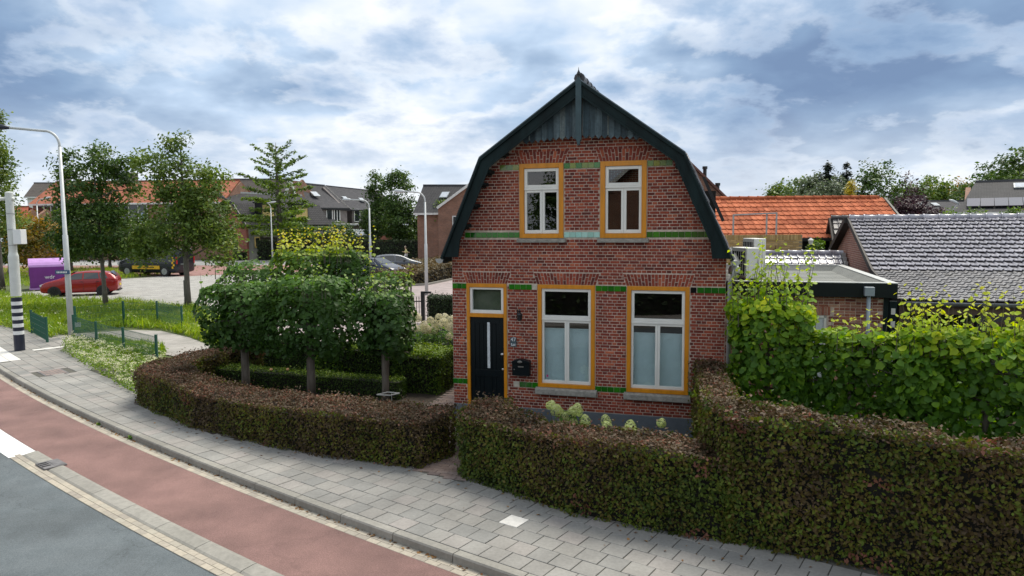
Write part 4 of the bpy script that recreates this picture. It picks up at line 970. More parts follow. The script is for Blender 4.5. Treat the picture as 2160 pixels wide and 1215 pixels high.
# ================================================================== tiled outbuilding on the right (glazed grey pan tiles, a steeper top and a flatter veranda roof)
GU0 = 8.74; OUTW = 7.0; VR, VK, VE = 9.95, 6.25, 3.52; ZR, ZK, ZE = 4.03, 2.74, 2.30
M_GLZ = pieces_mat('glazed_grey_tile', [(.33, .32, .36), (.40, .385, .42), (.26, .255, .29), (.36, .35, .375)], .26, 24, .20, .06, spec=.7, coat=.45, big=.15)
M_GLZ2 = pieces_mat('dull_grey_tile', [(.17, .165, .17), (.215, .205, .205), (.135, .132, .14), (.19, .18, .175)], .42, 24, .22, .12, spec=.5, coat=.12, big=.2)  # veranda tiles: darker and duller than those of the upper slope
outb = thing('tiled_outbuilding', 'outbuilding with glazed grey pan-tile roof and dark glass veranda at the right edge', 'building', hl(GU0, VE), -YAW)
def L3(u, v, z): return (u-GU0, v-VE, z)
m = MB(); m.prism([L3(GU0, VR, ZR-.06), L3(GU0, VK, ZK-.06), L3(GU0, VE, ZE-.06), L3(GU0, VE, ZE-.14), L3(GU0, VK, ZK-.15), L3(GU0, VR, ZR-.16), L3(GU0, VR+3.7, ZK-.15), L3(GU0, VR+3.7, ZK-.06)], (OUTW, 0, 0)); rf = m.build('roof', simple('roof_boarding', (.045, .032, .025), .9), outb)
gt = roof_tile_me('roof_tile', .2, .30, M_GLZ, amp=.018, lift=.055, n=14, kind='opnieuw'); gt2 = roof_tile_me('roof_tile', .2, .26, M_GLZ2, amp=.018, lift=.028, n=8, kind='opnieuw')
V1 = Vector((0, VR-VK, ZR-ZK)); V2 = Vector((0, VK-VE, ZK-ZE)); n1 = 13; n2 = 12; NX = int(OUTW/.2)
def prio_(i, j): return j*.2+abs(i-10)*1.0+(40 if i > 26 else 0)
lay_tiles('roof_tile', gt, rf, L3(GU0+.0, VK, ZK-.035), (1, 0, 0), V1, NX, n1, .2, V1.length/n1, prio=prio_)
lay_tiles('veranda_tile', gt2, rf, L3(GU0+.0, VE-.03, ZE-.035), (1, 0, 0), V2, NX, n2, .2, V2.length/n2, prio=prio_)
rt_ = MB(); rt_.tube([(0, 0, 0), (.40, 0, 0)], [.092, .075], 12); rt_.tube([(-.012, 0, 0), (.03, 0, 0)], [.100, .100], 12); rm_ = rt_.mesh('ridge_tile', M_GLZ, True)
for i in range(int(OUTW/.39)):
    o = link('ridge_tile', rm_, rf); o.location = L3(GU0+.0+i*.39, VR, ZR+.0)
for i in range(int(OUTW/.2)):      # tops of the tiles of the far slope showing as a wavy line over the ridge
    pass
m = MB(); m.beam(L3(GU0-.03, VR, ZR-.06), L3(GU0-.03, VK, ZK-.08), .05, .14); m.beam(L3(GU0-.03, VK, ZK-.08), L3(GU0-.03, VE, ZE-.08), .05, .14); m.beam(L3(GU0-.06, VR, ZR-.07), L3(GU0-.06, VR+3.7, ZK-.08), .16, .16); m.build('verge_board', simple('tarred_wood', (.022, .016, .013), .7, var=.3), outb)
M_GAB = brick_mat('gable_brickwork', 'yz', srgb(150, 98, 78), srgb(128, 80, 66), (.42, .34, .28), .2, .0605, .011)
m = MB(); m.prism([L3(GU0+.06, VK-.2, 0), L3(GU0+.06, VK-.2, ZK-.24), L3(GU0+.06, VR, ZR-.16), L3(GU0+.06, VR+3.6, ZK-.2), L3(GU0+.06, VR+3.6, 0)], (.2, 0, 0)); m.build('gable_wall', M_GAB, outb)
# gutter, beam, posts and dark glazing of the veranda
m = MB(); n = 8; r = .085
for i in range(n):
    t0, t1 = math.pi*(1+i/n), math.pi*(1+(i+1)/n); y0, z0 = -.07, ZE-.075
    m.face([(.05, y0+r*math.cos(t0), z0+r*math.sin(t0)), (OUTW, y0+r*math.cos(t0), z0+r*math.sin(t0)), (OUTW, y0+r*math.cos(t1), z0+r*math.sin(t1)), (.05, y0+r*math.cos(t1), z0+r*math.sin(t1))])
m.tube([(.05, -.07-r, ZE-.072), (OUTW, -.07-r, ZE-.072)], .012, 6); m.build('gutter', M_ZINC, outb, recalc=False)
m = MB(); m.tube([(.22, -.07, ZE-.16), (.20, -.02, ZE-.25), (.15, .0, ZE-.32), (.15, 0, .1)], .045, 12); m.build('downpipe', M_ZINC, outb, smooth=True)
M_OAK = simple('veranda_beam', (.15, .095, .065), .8, col2=(.09, .06, .045), scale=4, stretch=(.4, 3, 3))
m = MB(); m.box(.0, OUTW, .03, .17, ZE-.33, ZE-.16); m.build('beam', M_OAK, outb)
m = MB(); m.box(.0, .12, .02, .16, 0, ZE-.335); m.build('post', M_OAK, outb)
for u in (.35, 1.55, 2.45, 3.6, 4.8, 6.0):
    m = MB(); m.box(u, u+.07, .42, .49, .3, ZE-.2); m.build('window_post', M_DOOR, outb)
m = MB(); m.box(.1, OUTW, .47, .478, .9, ZE-.2); m.build('pane', M_GLASS, outb)
m = MB(); m.box(.1, OUTW, .40, .52, .0, .9); m.box(.42, 1.55, .40, .44, 1.36, 1.40); m.build('low_wall', M_DOOR, outb)
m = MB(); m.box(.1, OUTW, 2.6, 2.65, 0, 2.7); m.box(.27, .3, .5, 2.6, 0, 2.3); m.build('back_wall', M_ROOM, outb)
m = MB(); m.lathe((0, 0, 0), [(.24, -.06), (.19, .06), (.155, .09), (.155, 1.4)], 20); fl = thing('flue_pipe', 'thick black flue pipe rising from the glazed roof at the right edge', 'chimney', hl(13.08, VK+.3, ZK+.08), -YAW); m.build('pipe', M_BLKMET, fl, smooth=True); m = MB(); [m.lathe((0, 0, q), [(.158, 0), (.162, .005), (.162, .02), (.158, .025)], 20) for q in (.18, .30, .9)]; m.build('clamp_ring', M_BLKMET, fl)
# green-and-white shutter edge between the two buildings
T = thing('shutter', 'narrow dark green shutter with white blocks between extension and outbuilding', 'shutter', hl(8.50, 3.30), -YAW)
m = MB(); m.box(0, .14, 0, .05, .4, 2.25); m.build('board', M_GREENDK, T)
for i in range(6):
    m = MB(); m.box(.03, .11, -.004, -.001, .62+i*.27, .75+i*.27); m.build('white_block', M_CREAM, T)

# small glazed roof behind the flat roof
def gable_roof(name, label, u0, u1, v, z, depth, drop, mat_tile, tw, tl, cap, wallmat, back=True, nrows=None, n=8, kind='opnieuw', gap=.0, ridge_r=.08):
    T = thing(name, label, 'building', hl(u0, v), -YAW); W_ = u1-u0
    m = MB(); m.prism([(0, 0, z-.06), (0, -depth, z-drop-.06), (0, -depth, z-drop-.12), (0, 0, z-.14), (0, depth, z-drop-.12), (0, depth, z-drop-.06)], (W_, 0, 0)); rf = m.build('roof', simple(name+'_boarding', (.03, .025, .022), .9), T)
    m = MB(); m.prism([(.08, -depth+.25, 0), (.08, -depth+.25, z-drop-.1), (.08, 0, z-.16), (.08, depth-.25, z-drop-.1), (.08, depth-.25, 0)], (W_-.16, 0, 0)); m.build('wall', wallmat, T)
    V = Vector((0, depth, drop)); nr = nrows or int(V.length/tl); me = roof_tile_me('roof_tile', tw, V.length/nr+.03, mat_tile, amp=.022, lift=.035, n=n, kind=kind)
    nxx = int(W_/tw); lay_tiles('roof_tile', me, rf, ((W_-nxx*tw)/2, -depth, z-drop-.03), (1, 0, 0), V, nxx, nr, tw, V.length/nr, cap=cap, prio=lambda i, j: -j*100+i)
    r_ = MB(); r_.tube([(0, 0, 0), (.40, 0, 0)], [ridge_r*1.1, ridge_r*.9], 10); r_.tube([(-.01, 0, 0), (.03, 0, 0)], [ridge_r*1.2]*2, 10); rm = r_.mesh('ridge_tile', mat_tile, True)
    for i in range(int(W_/.39)): o = link('ridge_tile', rm, rf); o.location = (i*.39+.02, 0, z+.01)
    return T
M_DIM = simple('dim_wall', (.10, .08, .06), .9)
T = gable_roof('glazed_roof_shed', 'low shed whose shiny grey tiled ridge shows behind the flat roof', 5.95, 8.72, 10.6, 2.96, 1.9, 1.0, M_GLZ, .2, .28, 300, M_DIM)
m = MB()
for i in range(8): m.box(2.70, 2.80, -1.9*i/8-.2, -1.9*i/8+.01, 2.96-1.0*i/8-.12, 2.96-1.0*i/8+.02)
m.build('verge_tiles', M_GALV, T)
M_BRT = pieces_mat('brown_grey_tile', [(.085, .075, .075), (.11, .10, .10), (.07, .062, .065)], .5, 24, .2, .15, coat=.1)
M_CREAMW = simple('cream_render', (.55, .47, .30), .8, var=.08)
T = gable_roof('cream_gable_shed', 'shed with brown pan tiles and cream gable behind the glazed roof', 9.15, 15.0, 16.5, 4.08, 2.6, 2.2, M_BRT, .22, .30, 300, M_CREAMW)
m = MB(); m.beam((-.04, 0, 4.02), (-.04, -2.6, 1.82), .05, .16); m.beam((-.04, 0, 4.02), (-.04, 2.6, 1.82), .05, .16); m.build('verge_board', simple('tarred_wood2', (.022, .016, .013), .7), T)
T2 = thing('black_flue', 'short black flue on the brown tiled shed roof', 'chimney', hl(9.85, 15.1, 2.7), -YAW); m = MB(); m.lathe((0, 0, 0), [(.16, 0), (.16, .42), (.2, .43), (.2, .5)], 14); m.build('pipe', M_BLKMET, T2, smooth=True); m = MB(); m.lathe((0, 0, .5), [(.1, 0), (.1, .06), (.17, .07), (.17, .1)], 12); m.build('cap', M_BLKMET, T2)
# long orange roof
M_ORG = pieces_mat('orange_clay_tile', [srgb(172, 98, 68), srgb(188, 112, 80), srgb(150, 82, 56), srgb(178, 104, 72)], .9, 20, .14, .2, big=.25, spec=.15)
yb_ = brick_mat('yellow_brickwork', 'xz', srgb(196, 166, 108), srgb(172, 142, 92), (.30, .25, .17), .21, .0605, .011)
T = gable_roof('orange_tiled_barn', 'long low building with bright orange clay tile roof', 4.2, 11.85, 18.6, 4.94, 2.6, 1.62, M_ORG, .235, .33, 300, M_DOOR, nrows=9, kind='opnieuw')
T.rotation_euler.z = -YAW+R(15.2)          # its ridge runs a little differently from the house
T.location = at(1480, 414, 30.2); T.location.z = 0
m = MB(); m.box(7.64, 7.78, -2.6, -2.45, 2.9, 3.35); m.beam((7.69, 0, 4.91), (7.69, -2.62, 3.28), .08, .05); m.build('verge_trim', M_KERB, T)
m = MB(); m.box(0, 7.6, -2.75, -2.6, 3.18, 3.3); m.build('gutter', M_BLKMET, T)
# yellow brick garage wall with two rusty stars and a grey frame
M_YB = pieces_mat('yellow_brick', [srgb(190, 158, 104), srgb(206, 176, 120), srgb(168, 138, 88), srgb(180, 150, 100)], .9, 26, .18, .3, big=.15)
G0 = at(1490, 490, 26.); G0.z = 0
T = thing('yellow_brick_wall', 'yellow brick garage wall below the orange roof with two rusty star ornaments', 'wall', G0, -YAW+R(13.5))
m = MB(); m.box(0, 3.46, .006, .3, 0, 3.46); m.build('masonry', simple('grey_mortar', (.28, .24, .17), .95), T)
pr = {'s': brick_me('brick', .205, .052, M_YB), 'h': brick_me('brick', .055, .19, M_YB)}; pl = []
for r in range(22):
    z = 3.25-r*.0635; x = .0-(.108 if r % 2 else 0)
    while x < 3.46-.05:
        c = x+.108
        if c-.1 >= -.001 and c+.1 <= 3.47: pl.append(('s', Matrix.Translation((c, 0, z)), r*10+random.random()))
        x += .216
for i in range(54): pl.append(('h', Matrix.Translation((.03+i*.0635, -.006, 3.375)), -1))
scatter_pieces('brick', pr, pl, bpy.data.objects['masonry'])
M_RUST = simple('rusty_iron', (.12, .045, .02), .9, var=.3, scale=20)
for u in (1.70, 2.50):
    star = thing('star_ornament', ('left' if u < 2 else 'right')+' one of two rusty star ornaments on the yellow brick wall', 'ornament', T.matrix_basis @ Vector((u, -.015, 2.82)), -YAW+R(13.5))
    m = MB(); pts = []
    for i in range(16):
        a_ = math.pi*2*i/16+math.pi/2; r = .26 if i % 4 == 0 else (.17 if i % 2 == 0 else .075); pts.append((r*math.cos(a_)*.75, 0, r*math.sin(a_)))
    m.prism(pts, (0, -.02, 0)); m.build('plate', M_RUST, star)
F_ = thing('steel_frame', 'thin grey rectangular steel frame standing on the yellow wall', 'frame', G0, -YAW+R(13.5))
for (p, q) in (((1.02, .2, 3.4), (1.02, .2, 4.22)), ((2.58, .2, 3.4), (2.58, .2, 4.25)), ((1.0, .2, 4.20), (2.6, .2, 4.26)), ((2.44, .9, 3.2), (2.44, .9, 4.25)), ((2.58, .2, 4.25), (2.44, .9, 4.25))):
    m = MB(); m.beam(p, q, .05, .05); m.build('tube', M_GALV, F_)
# ================================================================== hedges and garden plants
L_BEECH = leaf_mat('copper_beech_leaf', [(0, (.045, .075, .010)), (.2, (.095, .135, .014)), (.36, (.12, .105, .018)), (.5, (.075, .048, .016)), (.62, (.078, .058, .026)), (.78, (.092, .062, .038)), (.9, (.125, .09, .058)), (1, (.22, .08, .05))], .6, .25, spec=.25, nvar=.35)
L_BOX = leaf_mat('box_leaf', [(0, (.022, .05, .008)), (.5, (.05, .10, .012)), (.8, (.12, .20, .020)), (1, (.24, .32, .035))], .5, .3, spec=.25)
L_YEW = leaf_mat('dark_hedge_leaf', [(0, (.010, .022, .008)), (.6, (.022, .042, .012)), (1, (.05, .08, .02))], .5, .15, spec=.3)
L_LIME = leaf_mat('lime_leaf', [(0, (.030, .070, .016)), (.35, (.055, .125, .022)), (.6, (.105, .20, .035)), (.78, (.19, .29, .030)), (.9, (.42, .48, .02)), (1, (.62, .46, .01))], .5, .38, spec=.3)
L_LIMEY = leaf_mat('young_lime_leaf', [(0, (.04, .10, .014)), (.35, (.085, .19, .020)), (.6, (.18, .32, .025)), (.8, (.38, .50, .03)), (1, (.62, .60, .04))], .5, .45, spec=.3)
L_BROWNSH = leaf_mat('brown_shrub_leaf', [(0, (.05, .045, .02)), (.5, (.10, .075, .03)), (1, (.17, .12, .05))], .6, .2)

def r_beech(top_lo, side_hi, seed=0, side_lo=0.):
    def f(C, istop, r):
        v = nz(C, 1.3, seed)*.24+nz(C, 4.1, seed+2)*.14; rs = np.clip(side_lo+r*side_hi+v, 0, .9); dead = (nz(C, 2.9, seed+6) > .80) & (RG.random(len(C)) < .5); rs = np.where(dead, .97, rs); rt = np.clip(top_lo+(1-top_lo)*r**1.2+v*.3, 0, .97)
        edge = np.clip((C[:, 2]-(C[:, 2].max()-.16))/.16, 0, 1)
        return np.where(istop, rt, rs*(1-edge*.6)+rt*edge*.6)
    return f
# footprints from the ground lines
gp_ = lambda s, w: (kp(s, w).x, kp(s, w).y)
def fpx(l, z=0.): return [tuple(ground(x, y, z)[:2]) for x, y in l]
front_low = fpx([(972, 1008), (1200, 1088), (1400, 1128), (1545, 1152)])
low_R = front_low+[(3.35, 9.05), (2.55, 9.30), (.82, 10.08), (-.05, 11.05), (.02, 11.75), (-.62, 11.98), (-.90, 10.9)]
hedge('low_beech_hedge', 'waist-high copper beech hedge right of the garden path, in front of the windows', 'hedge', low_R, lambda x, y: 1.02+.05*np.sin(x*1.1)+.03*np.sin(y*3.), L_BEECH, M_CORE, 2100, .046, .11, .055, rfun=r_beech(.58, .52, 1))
tall = fpx([(1530, 1150), (1600, 1162), (1760, 1190), (1850, 1212)])+[(5.2, 6.75), (7.2, 5.6), (8.4, 4.9), (8.9, 5.6), (5.4, 7.35), (3.45, 8.45), (3.0, 8.95), (3.2, 10.1), (3.68, 12.3), (3.25, 12.45), (2.75, 10.2), (2.45, 9.0)]
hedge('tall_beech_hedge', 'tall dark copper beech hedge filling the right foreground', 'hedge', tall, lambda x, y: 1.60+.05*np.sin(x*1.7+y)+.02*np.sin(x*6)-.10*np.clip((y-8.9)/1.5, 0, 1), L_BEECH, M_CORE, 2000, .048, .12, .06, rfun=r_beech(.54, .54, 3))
leftf = fpx([(305, 862), (400, 902), (560, 942), (700, 967), (885, 992), (948, 968)])
left = leftf+[(-.98, 12.0), (-1.75, 12.35), (-3.5, 13.05), (-5.15, 14.0), (-6.7, 15.05), (-7.55, 16.3), (-7.15, 17.8), (-6.7, 18.9), (-7.5, 19.1), (-8.2, 17.8), (-8.6, 16.4), (-8.35, 15.4)]
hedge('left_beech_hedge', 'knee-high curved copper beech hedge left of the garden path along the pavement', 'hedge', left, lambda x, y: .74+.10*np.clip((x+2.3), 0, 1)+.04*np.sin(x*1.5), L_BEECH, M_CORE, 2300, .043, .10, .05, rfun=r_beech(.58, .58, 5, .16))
lu = lambda *q: [tuple(hl(u, v)[:2]) for u, v in q]
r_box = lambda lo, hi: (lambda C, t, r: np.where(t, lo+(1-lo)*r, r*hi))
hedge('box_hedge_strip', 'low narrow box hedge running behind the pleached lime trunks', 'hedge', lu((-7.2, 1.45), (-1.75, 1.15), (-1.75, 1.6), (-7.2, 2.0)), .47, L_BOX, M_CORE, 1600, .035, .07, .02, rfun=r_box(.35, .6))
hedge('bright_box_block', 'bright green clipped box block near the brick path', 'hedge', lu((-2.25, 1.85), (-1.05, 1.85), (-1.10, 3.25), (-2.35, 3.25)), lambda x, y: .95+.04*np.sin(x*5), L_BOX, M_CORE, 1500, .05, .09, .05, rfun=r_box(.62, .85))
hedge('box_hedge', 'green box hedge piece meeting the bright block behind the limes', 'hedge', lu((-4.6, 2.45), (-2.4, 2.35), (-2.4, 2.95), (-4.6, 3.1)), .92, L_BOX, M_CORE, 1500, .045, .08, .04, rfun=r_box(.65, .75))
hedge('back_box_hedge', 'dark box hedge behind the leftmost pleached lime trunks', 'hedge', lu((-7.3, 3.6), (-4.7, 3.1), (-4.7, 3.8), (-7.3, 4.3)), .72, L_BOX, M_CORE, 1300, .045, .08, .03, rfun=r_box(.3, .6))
hedge('garden_shrub', 'loose green shrub between the box hedges in the middle of the garden', 'shrub', lu((-5.0, 2.6), (-4.0, 2.4), (-3.9, 3.0), (-4.9, 3.2)), .60, L_LIMEY, M_CORE, 500, .07, .2, .12, rfun=lambda C, t, r: r*.7)
hedge('clipped_gate_hedge', 'dark clipped hedge beside the black iron gate', 'hedge', lu((-5.55, 11.7), (-.1, 11.7), (-.1, 12.6), (-5.75, 12.6)), 1.22, L_YEW, M_CORE, 900, .06, .08, .02)
hedge('side_garden_hedge', 'dark ivy and shrubs along the wall far behind the path', 'hedge', lu((-3.9, 6.2), (-2.6, 4.6), (-2.3, 5.2), (-2.4, 10.5), (-4.6, 10.8), (-4.4, 8.6)), .55, L_YEW, M_CORE, 600, .07, .2, .1)

# roses on the low box strip
for px, lab in ((572, 'pale orange rose left of the second lime trunk'), (607, 'yellow rose just left of the second lime trunk')):
    T = thing('rose', lab, 'rose', at(px, 779, 15.7)); m = MB(); m.lathe((0, 0, -.03), [(.01, 0), (.03, .012), (.036, .035), (.026, .055), (.01, .06)], 8); m.build('bloom', simple('rose_petal', (.75, .42, .2), .6), T, smooth=True)
    m = MB(); m.tube([(0, 0, -.03), (.01, 0, -.25)], .005, 5); m.build('stem', L_BOX, T)

# pleached limes: three trunks in front (one canopy each), a second row behind
def box_blobs(x0, x1, y0, y1, z0, z1): return (x0, x1, y0, y1, z0, z1)
def pleached(label, base, w, d, z0, z1, n, leafs, shoots=0, seed=0, tr=.085, yaw=-YAW, rr=(0, .75), sh_h=.5, mat=None, shoot_r=(.72, 1.), group=None, name='pleached_lime_tree', gaps=0., fan=False, pw_=3.2):
    T = thing(name, label, 'tree', (base[0], base[1], 0), yaw, group); mat = mat or L_LIME
    n = int(n*1.12); P_ = RG.random((n, 3)); f = RG.integers(0, 6, n); dep = RG.random(n)**1.6*.45
    for ax, sd in ((0, 0), (1, 0), (2, 0)):
        lo = f == ax*2; hi = f == ax*2+1; P_[lo, ax] = dep[lo]; P_[hi, ax] = 1-dep[hi]
    Pc = (P_-.5)*2; rr4 = (np.abs(Pc)**pw_).sum(1)**(1/pw_); Pc = Pc/np.maximum(1, rr4)[:, None]; P_ = Pc/2+.5; C = np.column_stack([(P_[:, 0]-.5)*w, (P_[:, 1]-.5)*d, z0+P_[:, 2]*(z1-z0)])
    bulge = nz(C, 1.9, seed)*.20+nz(C, 5., seed+3)*.09; ctr = np.array([0, 0, (z0+z1)/2]); dirs = _unit((C-ctr)/np.array([w, d, z1-z0])); C = C+dirs*bulge[:, None]
    sag = (C[:, 2] < z0+.25); C[sag, 2] += RG.normal(size=sag.sum())*.07
    if gaps: C = C[nz(C, 2.7, seed+9) > -1+gaps]; dirs = _unit((C-ctr)/np.array([w, d, z1-z0]))
    Nn = dirs*.8+np.array([0, -.15, .35])+RG.normal(size=C.shape)*.45
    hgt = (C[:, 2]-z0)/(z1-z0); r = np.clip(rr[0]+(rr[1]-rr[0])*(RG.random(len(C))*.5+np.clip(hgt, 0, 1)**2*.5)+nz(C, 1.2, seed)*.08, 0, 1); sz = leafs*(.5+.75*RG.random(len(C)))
    SH = MB(); Cl, Nl, Rl, Sl = [C], [Nn], [r], [sz]
    for i in range(shoots):
        x, y = RG.uniform(-.5, .5)*w, RG.uniform(-.45, .45)*d; h = sh_h*(.35+RG.random()**1.5) if not callable(sh_h) else sh_h(x)*(.6+.5*RG.random()); lx, ly = RG.normal(size=2)*.12*h
        k = max(4, int(h/.055)); t = np.linspace(0, 1, k); base_z = z1-.15
        c = np.column_stack([x+lx*t**2+RG.normal(size=k)*.035, y+ly*t**2+RG.normal(size=k)*.035, base_z+t*(h+.15)]); side = np.where(np.arange(k) % 2 == 0, 1, -1)
        c[:, 0] += side*leafs*.45*(1-.4*t); Cl.append(c); Nl.append(np.column_stack([side*.6+RG.normal(size=k)*.2, RG.normal(size=k)*.4-.3, np.ones(k)*.8]))
        Rl.append(np.clip(shoot_r[0]+(shoot_r[1]-shoot_r[0])*(t*.7+RG.random(k)*.35), 0, 1)); Sl.append(leafs*(1.05-.5*t)*(.8+.3*RG.random(k)))
        SH.tube([(x, y, base_z-.2), (x+lx*.3, y+ly*.3, base_z+h*.5), (x+lx, y+ly, base_z+h+.1)], [.008, .005, .002], 4, caps=False)
    C, Nn, r, sz = np.vstack(Cl), np.vstack(Nl), np.concatenate(Rl), np.concatenate(Sl)
    link('crown', leaf_mesh('crown', C, Nn, sz, mat, r, 'heart'), T)
    m = MB(); pts = [(0, 0, 0), (.01, 0, z0*.5), (0, .01, z0+.1), (0, 0, z1-.2)]; m.tube(pts, [tr*1.15, tr, tr*.95, tr*.5], 12)
    for z in np.linspace(z0+.15, z1-.2, 4):
        for s in (-1, 1): m.tube([(0, 0, z), (s*w*.25, RG.normal()*.05, z+.04), (s*w*.46, RG.normal()*.08, z)], [tr*.4, tr*.28, .012], 6, caps=False)
    for i in range(14):
        e = RG.random(3); m.tube([(0, 0, z0+.3+e[2]*.8), ((e[0]-.5)*w*.8, (e[1]-.5)*d*.8, z0+.2+RG.random()*(z1-z0-.2))], [.02, .006], 4, caps=False)
    m.build('trunk', M_BARK, T, smooth=True)
    if shoots: SH.build('shoot_stems', M_BARK, T, kind='stuff')
    return T
b1, b2, b3 = at(517, 780, 16.2), at(655, 780, 15.7), at(812, 790, 15.2)
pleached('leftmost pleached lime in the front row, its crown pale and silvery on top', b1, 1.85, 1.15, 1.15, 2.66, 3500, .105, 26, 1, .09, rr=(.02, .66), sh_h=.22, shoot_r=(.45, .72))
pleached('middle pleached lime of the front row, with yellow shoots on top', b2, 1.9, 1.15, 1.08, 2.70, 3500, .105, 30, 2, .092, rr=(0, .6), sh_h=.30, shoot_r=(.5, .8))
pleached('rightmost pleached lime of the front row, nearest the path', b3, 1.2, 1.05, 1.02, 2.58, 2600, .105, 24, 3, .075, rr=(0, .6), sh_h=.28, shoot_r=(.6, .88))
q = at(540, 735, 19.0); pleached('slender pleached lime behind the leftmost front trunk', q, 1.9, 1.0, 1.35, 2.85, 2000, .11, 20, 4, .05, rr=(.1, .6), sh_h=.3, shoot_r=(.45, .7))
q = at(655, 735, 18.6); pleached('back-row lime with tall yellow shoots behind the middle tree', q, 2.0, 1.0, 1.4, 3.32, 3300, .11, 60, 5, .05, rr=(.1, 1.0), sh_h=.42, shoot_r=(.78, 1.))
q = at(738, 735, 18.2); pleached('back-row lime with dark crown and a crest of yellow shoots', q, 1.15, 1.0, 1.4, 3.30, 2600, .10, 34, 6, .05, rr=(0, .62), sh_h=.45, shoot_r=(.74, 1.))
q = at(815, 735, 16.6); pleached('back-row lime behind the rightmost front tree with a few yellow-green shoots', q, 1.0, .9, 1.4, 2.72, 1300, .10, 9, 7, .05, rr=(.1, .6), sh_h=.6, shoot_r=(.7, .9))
T = thing('tree_guard', 'small white wire ring round the foot of the rightmost lime', 'guard', at(826, 830, 14.1)); m = MB()
for a_, b_ in (((-.28, -.1, .0), (.0, -.16, .0)), ((.0, -.16, 0), (.16, .02, .0)), ((.16, .02, 0), (-.1, .12, 0)), ((-.1, .12, 0), (-.28, -.1, 0))): m.beam(a_, b_, .018, .018)
m.build('wire', M_GALV, T); m = MB(); m.tube([(0, 0, -.9), (0, 0, 0)], .008, 5); m.build('stake', M_GALV, T)

# bright limes on the right behind the tall hedge, one trained tree beside the other
pr0, pr1 = Vector((4.05, 12.05, 0)), Vector((8.9, 9.3, 0)); ay = math.atan2(pr1.y-pr0.y, pr1.x-pr0.x)
labs = ['tall bushy lime with loose bright shoots beside the right corner of the house', 'trained lime right of the bushy one, its top brushing the brick extension', 'trained lime with sprays of yellow-green shoots in front of the veranda', 'trained lime at the right edge of the picture with upright yellow shoots']
for i, (f, ww, z0, z1, n, k, hh, sr) in enumerate([(.06, 1.25, 1.05, 2.50, 3000, 60, .85, (.45, .90)), (.29, 2.15, .88, 2.20, 3900, 44, .26, (.6, 1.)), (.62, 2.2, .88, 2.22, 4200, 84, .58, (.62, 1.)), (.96, 2.3, .88, 2.30, 4300, 84, .58, (.62, 1.))]):
    p = pr0.lerp(pr1, f); sh = hh
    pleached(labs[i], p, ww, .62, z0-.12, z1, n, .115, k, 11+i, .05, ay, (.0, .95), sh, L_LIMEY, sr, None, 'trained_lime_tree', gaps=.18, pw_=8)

# hydrangeas: leafy bush + flower heads made of many small florets
M_FLOR = leaf_mat('hydrangea_floret', [(0, (.48, .58, .16)), (.5, (.66, .72, .30)), (1, (.78, .80, .46))], .6, .3)
M_FLORW = leaf_mat('cream_floret', [(0, (.50, .50, .30)), (.5, (.66, .62, .42)), (1, (.78, .74, .58))], .6, .3)
def head_mesh(mat, h=.2, w=.075):
    n = 300; z = RG.random(n); ang = RG.random(n)*2*math.pi; rad = w*np.sqrt(np.clip(1-(2*z-.9)**2*.82, .03, 1))*(1.08-.35*z); C = np.column_stack([rad*np.cos(ang), rad*np.sin(ang), z*h])
    C += RG.normal(size=C.shape)*.005; Nn = np.column_stack([np.cos(ang), np.sin(ang), (z-.35)*1.6])+RG.normal(size=C.shape)*.18
    return leaf_mesh('flower_head', C, Nn, .028*(.8+.5*RG.random(n)), mat, RG.random(n)*.6+z*.4, 'oval')
HM = [head_mesh(M_FLOR, .15, .085), head_mesh(M_FLOR, .18, .085), head_mesh(M_FLORW, .20, .12)]
def hydrangea(label, base, heads, leaf_r, nleaf, hb, mesh_i, sc=1., tilt=.35):
    T = thing('hydrangea', label, 'shrub', base); b = Vector(base)
    n = nleaf; d = _unit(RG.normal(size=(n, 3))); d[:, 2] = np.abs(d[:, 2])*.9; C = d*np.array([leaf_r, leaf_r*.7, hb])*(.55+.45*RG.random(n))[:, None]; link('foliage', leaf_mesh('foliage', C, d+np.array([0, 0, .5])+RG.normal(size=(n, 3))*.5, .11*(.6+.6*RG.random(n)), L_LIMEY, RG.random(n)*.55, 'oval'), T)
    m = MB()
    for i, hp in enumerate(heads):
        p = Vector(hp)-b; o = link('flower_head', HM[mesh_i[i % len(mesh_i)]], T); o.location = p; o.rotation_euler = (RG.normal()*tilt, RG.normal()*tilt, RG.random()*6); s = sc*RG.uniform(.8, 1.1); o.scale = (s,)*3
        m.tube([(p.x*.3, p.y*.3, 0), (p.x*.8, p.y*.8, p.z*.6), tuple(p+Vector((0, 0, .02)))], [.008, .006, .004], 5, caps=False)
    m.build('stems', M_BARKLT, T); return T
H = lambda l, Y, dz=-.10: [at(x, y, Y+RG.uniform(-.15, .15))+Vector((0, 0, dz)) for x, y in l]
c = at(1195, 900, 11.9); c.z = 0
hydrangea('hydrangea with a cluster of seven lime-green heads left of the middle under the first window', c, H([(1160, 850), (1172, 856), (1183, 862), (1188, 876), (1206, 862), (1216, 864), (1203, 884), (1235, 886)], 11.9, -.11), .45, 330, .80, [0, 1], 1.15)
for px, lst, lab in ((1284, [(1284, 893), (1280, 884)], 'single upright lime-green hydrangea spray between the two lower windows'), (1325, [(1320, 903), (1330, 899), (1343, 909)], 'low hydrangea heads just above the hedge left of the right-hand window'), (1395, [(1394, 886)], 'lone hydrangea head on a bare stem under the right-hand window')):
    c = at(px, 910, 11.6); c.z = 0; hydrangea(lab, c, H(lst, 11.5, -.11), .18, 60 if px != 1395 else 14, .62 if px != 1395 else .5, [0, 1], 1.15)
lst = [(880, 668), (874, 690), (893, 681), (898, 693), (907, 671), (915, 677), (925, 665), (940, 668), (951, 672), (945, 684), (902, 691), (912, 694), (947, 706), (858, 697), (890, 689), (935, 676), (925, 683), (862, 661), (873, 664), (955, 688)]
c = at(910, 735, 20.6); c.z = 0
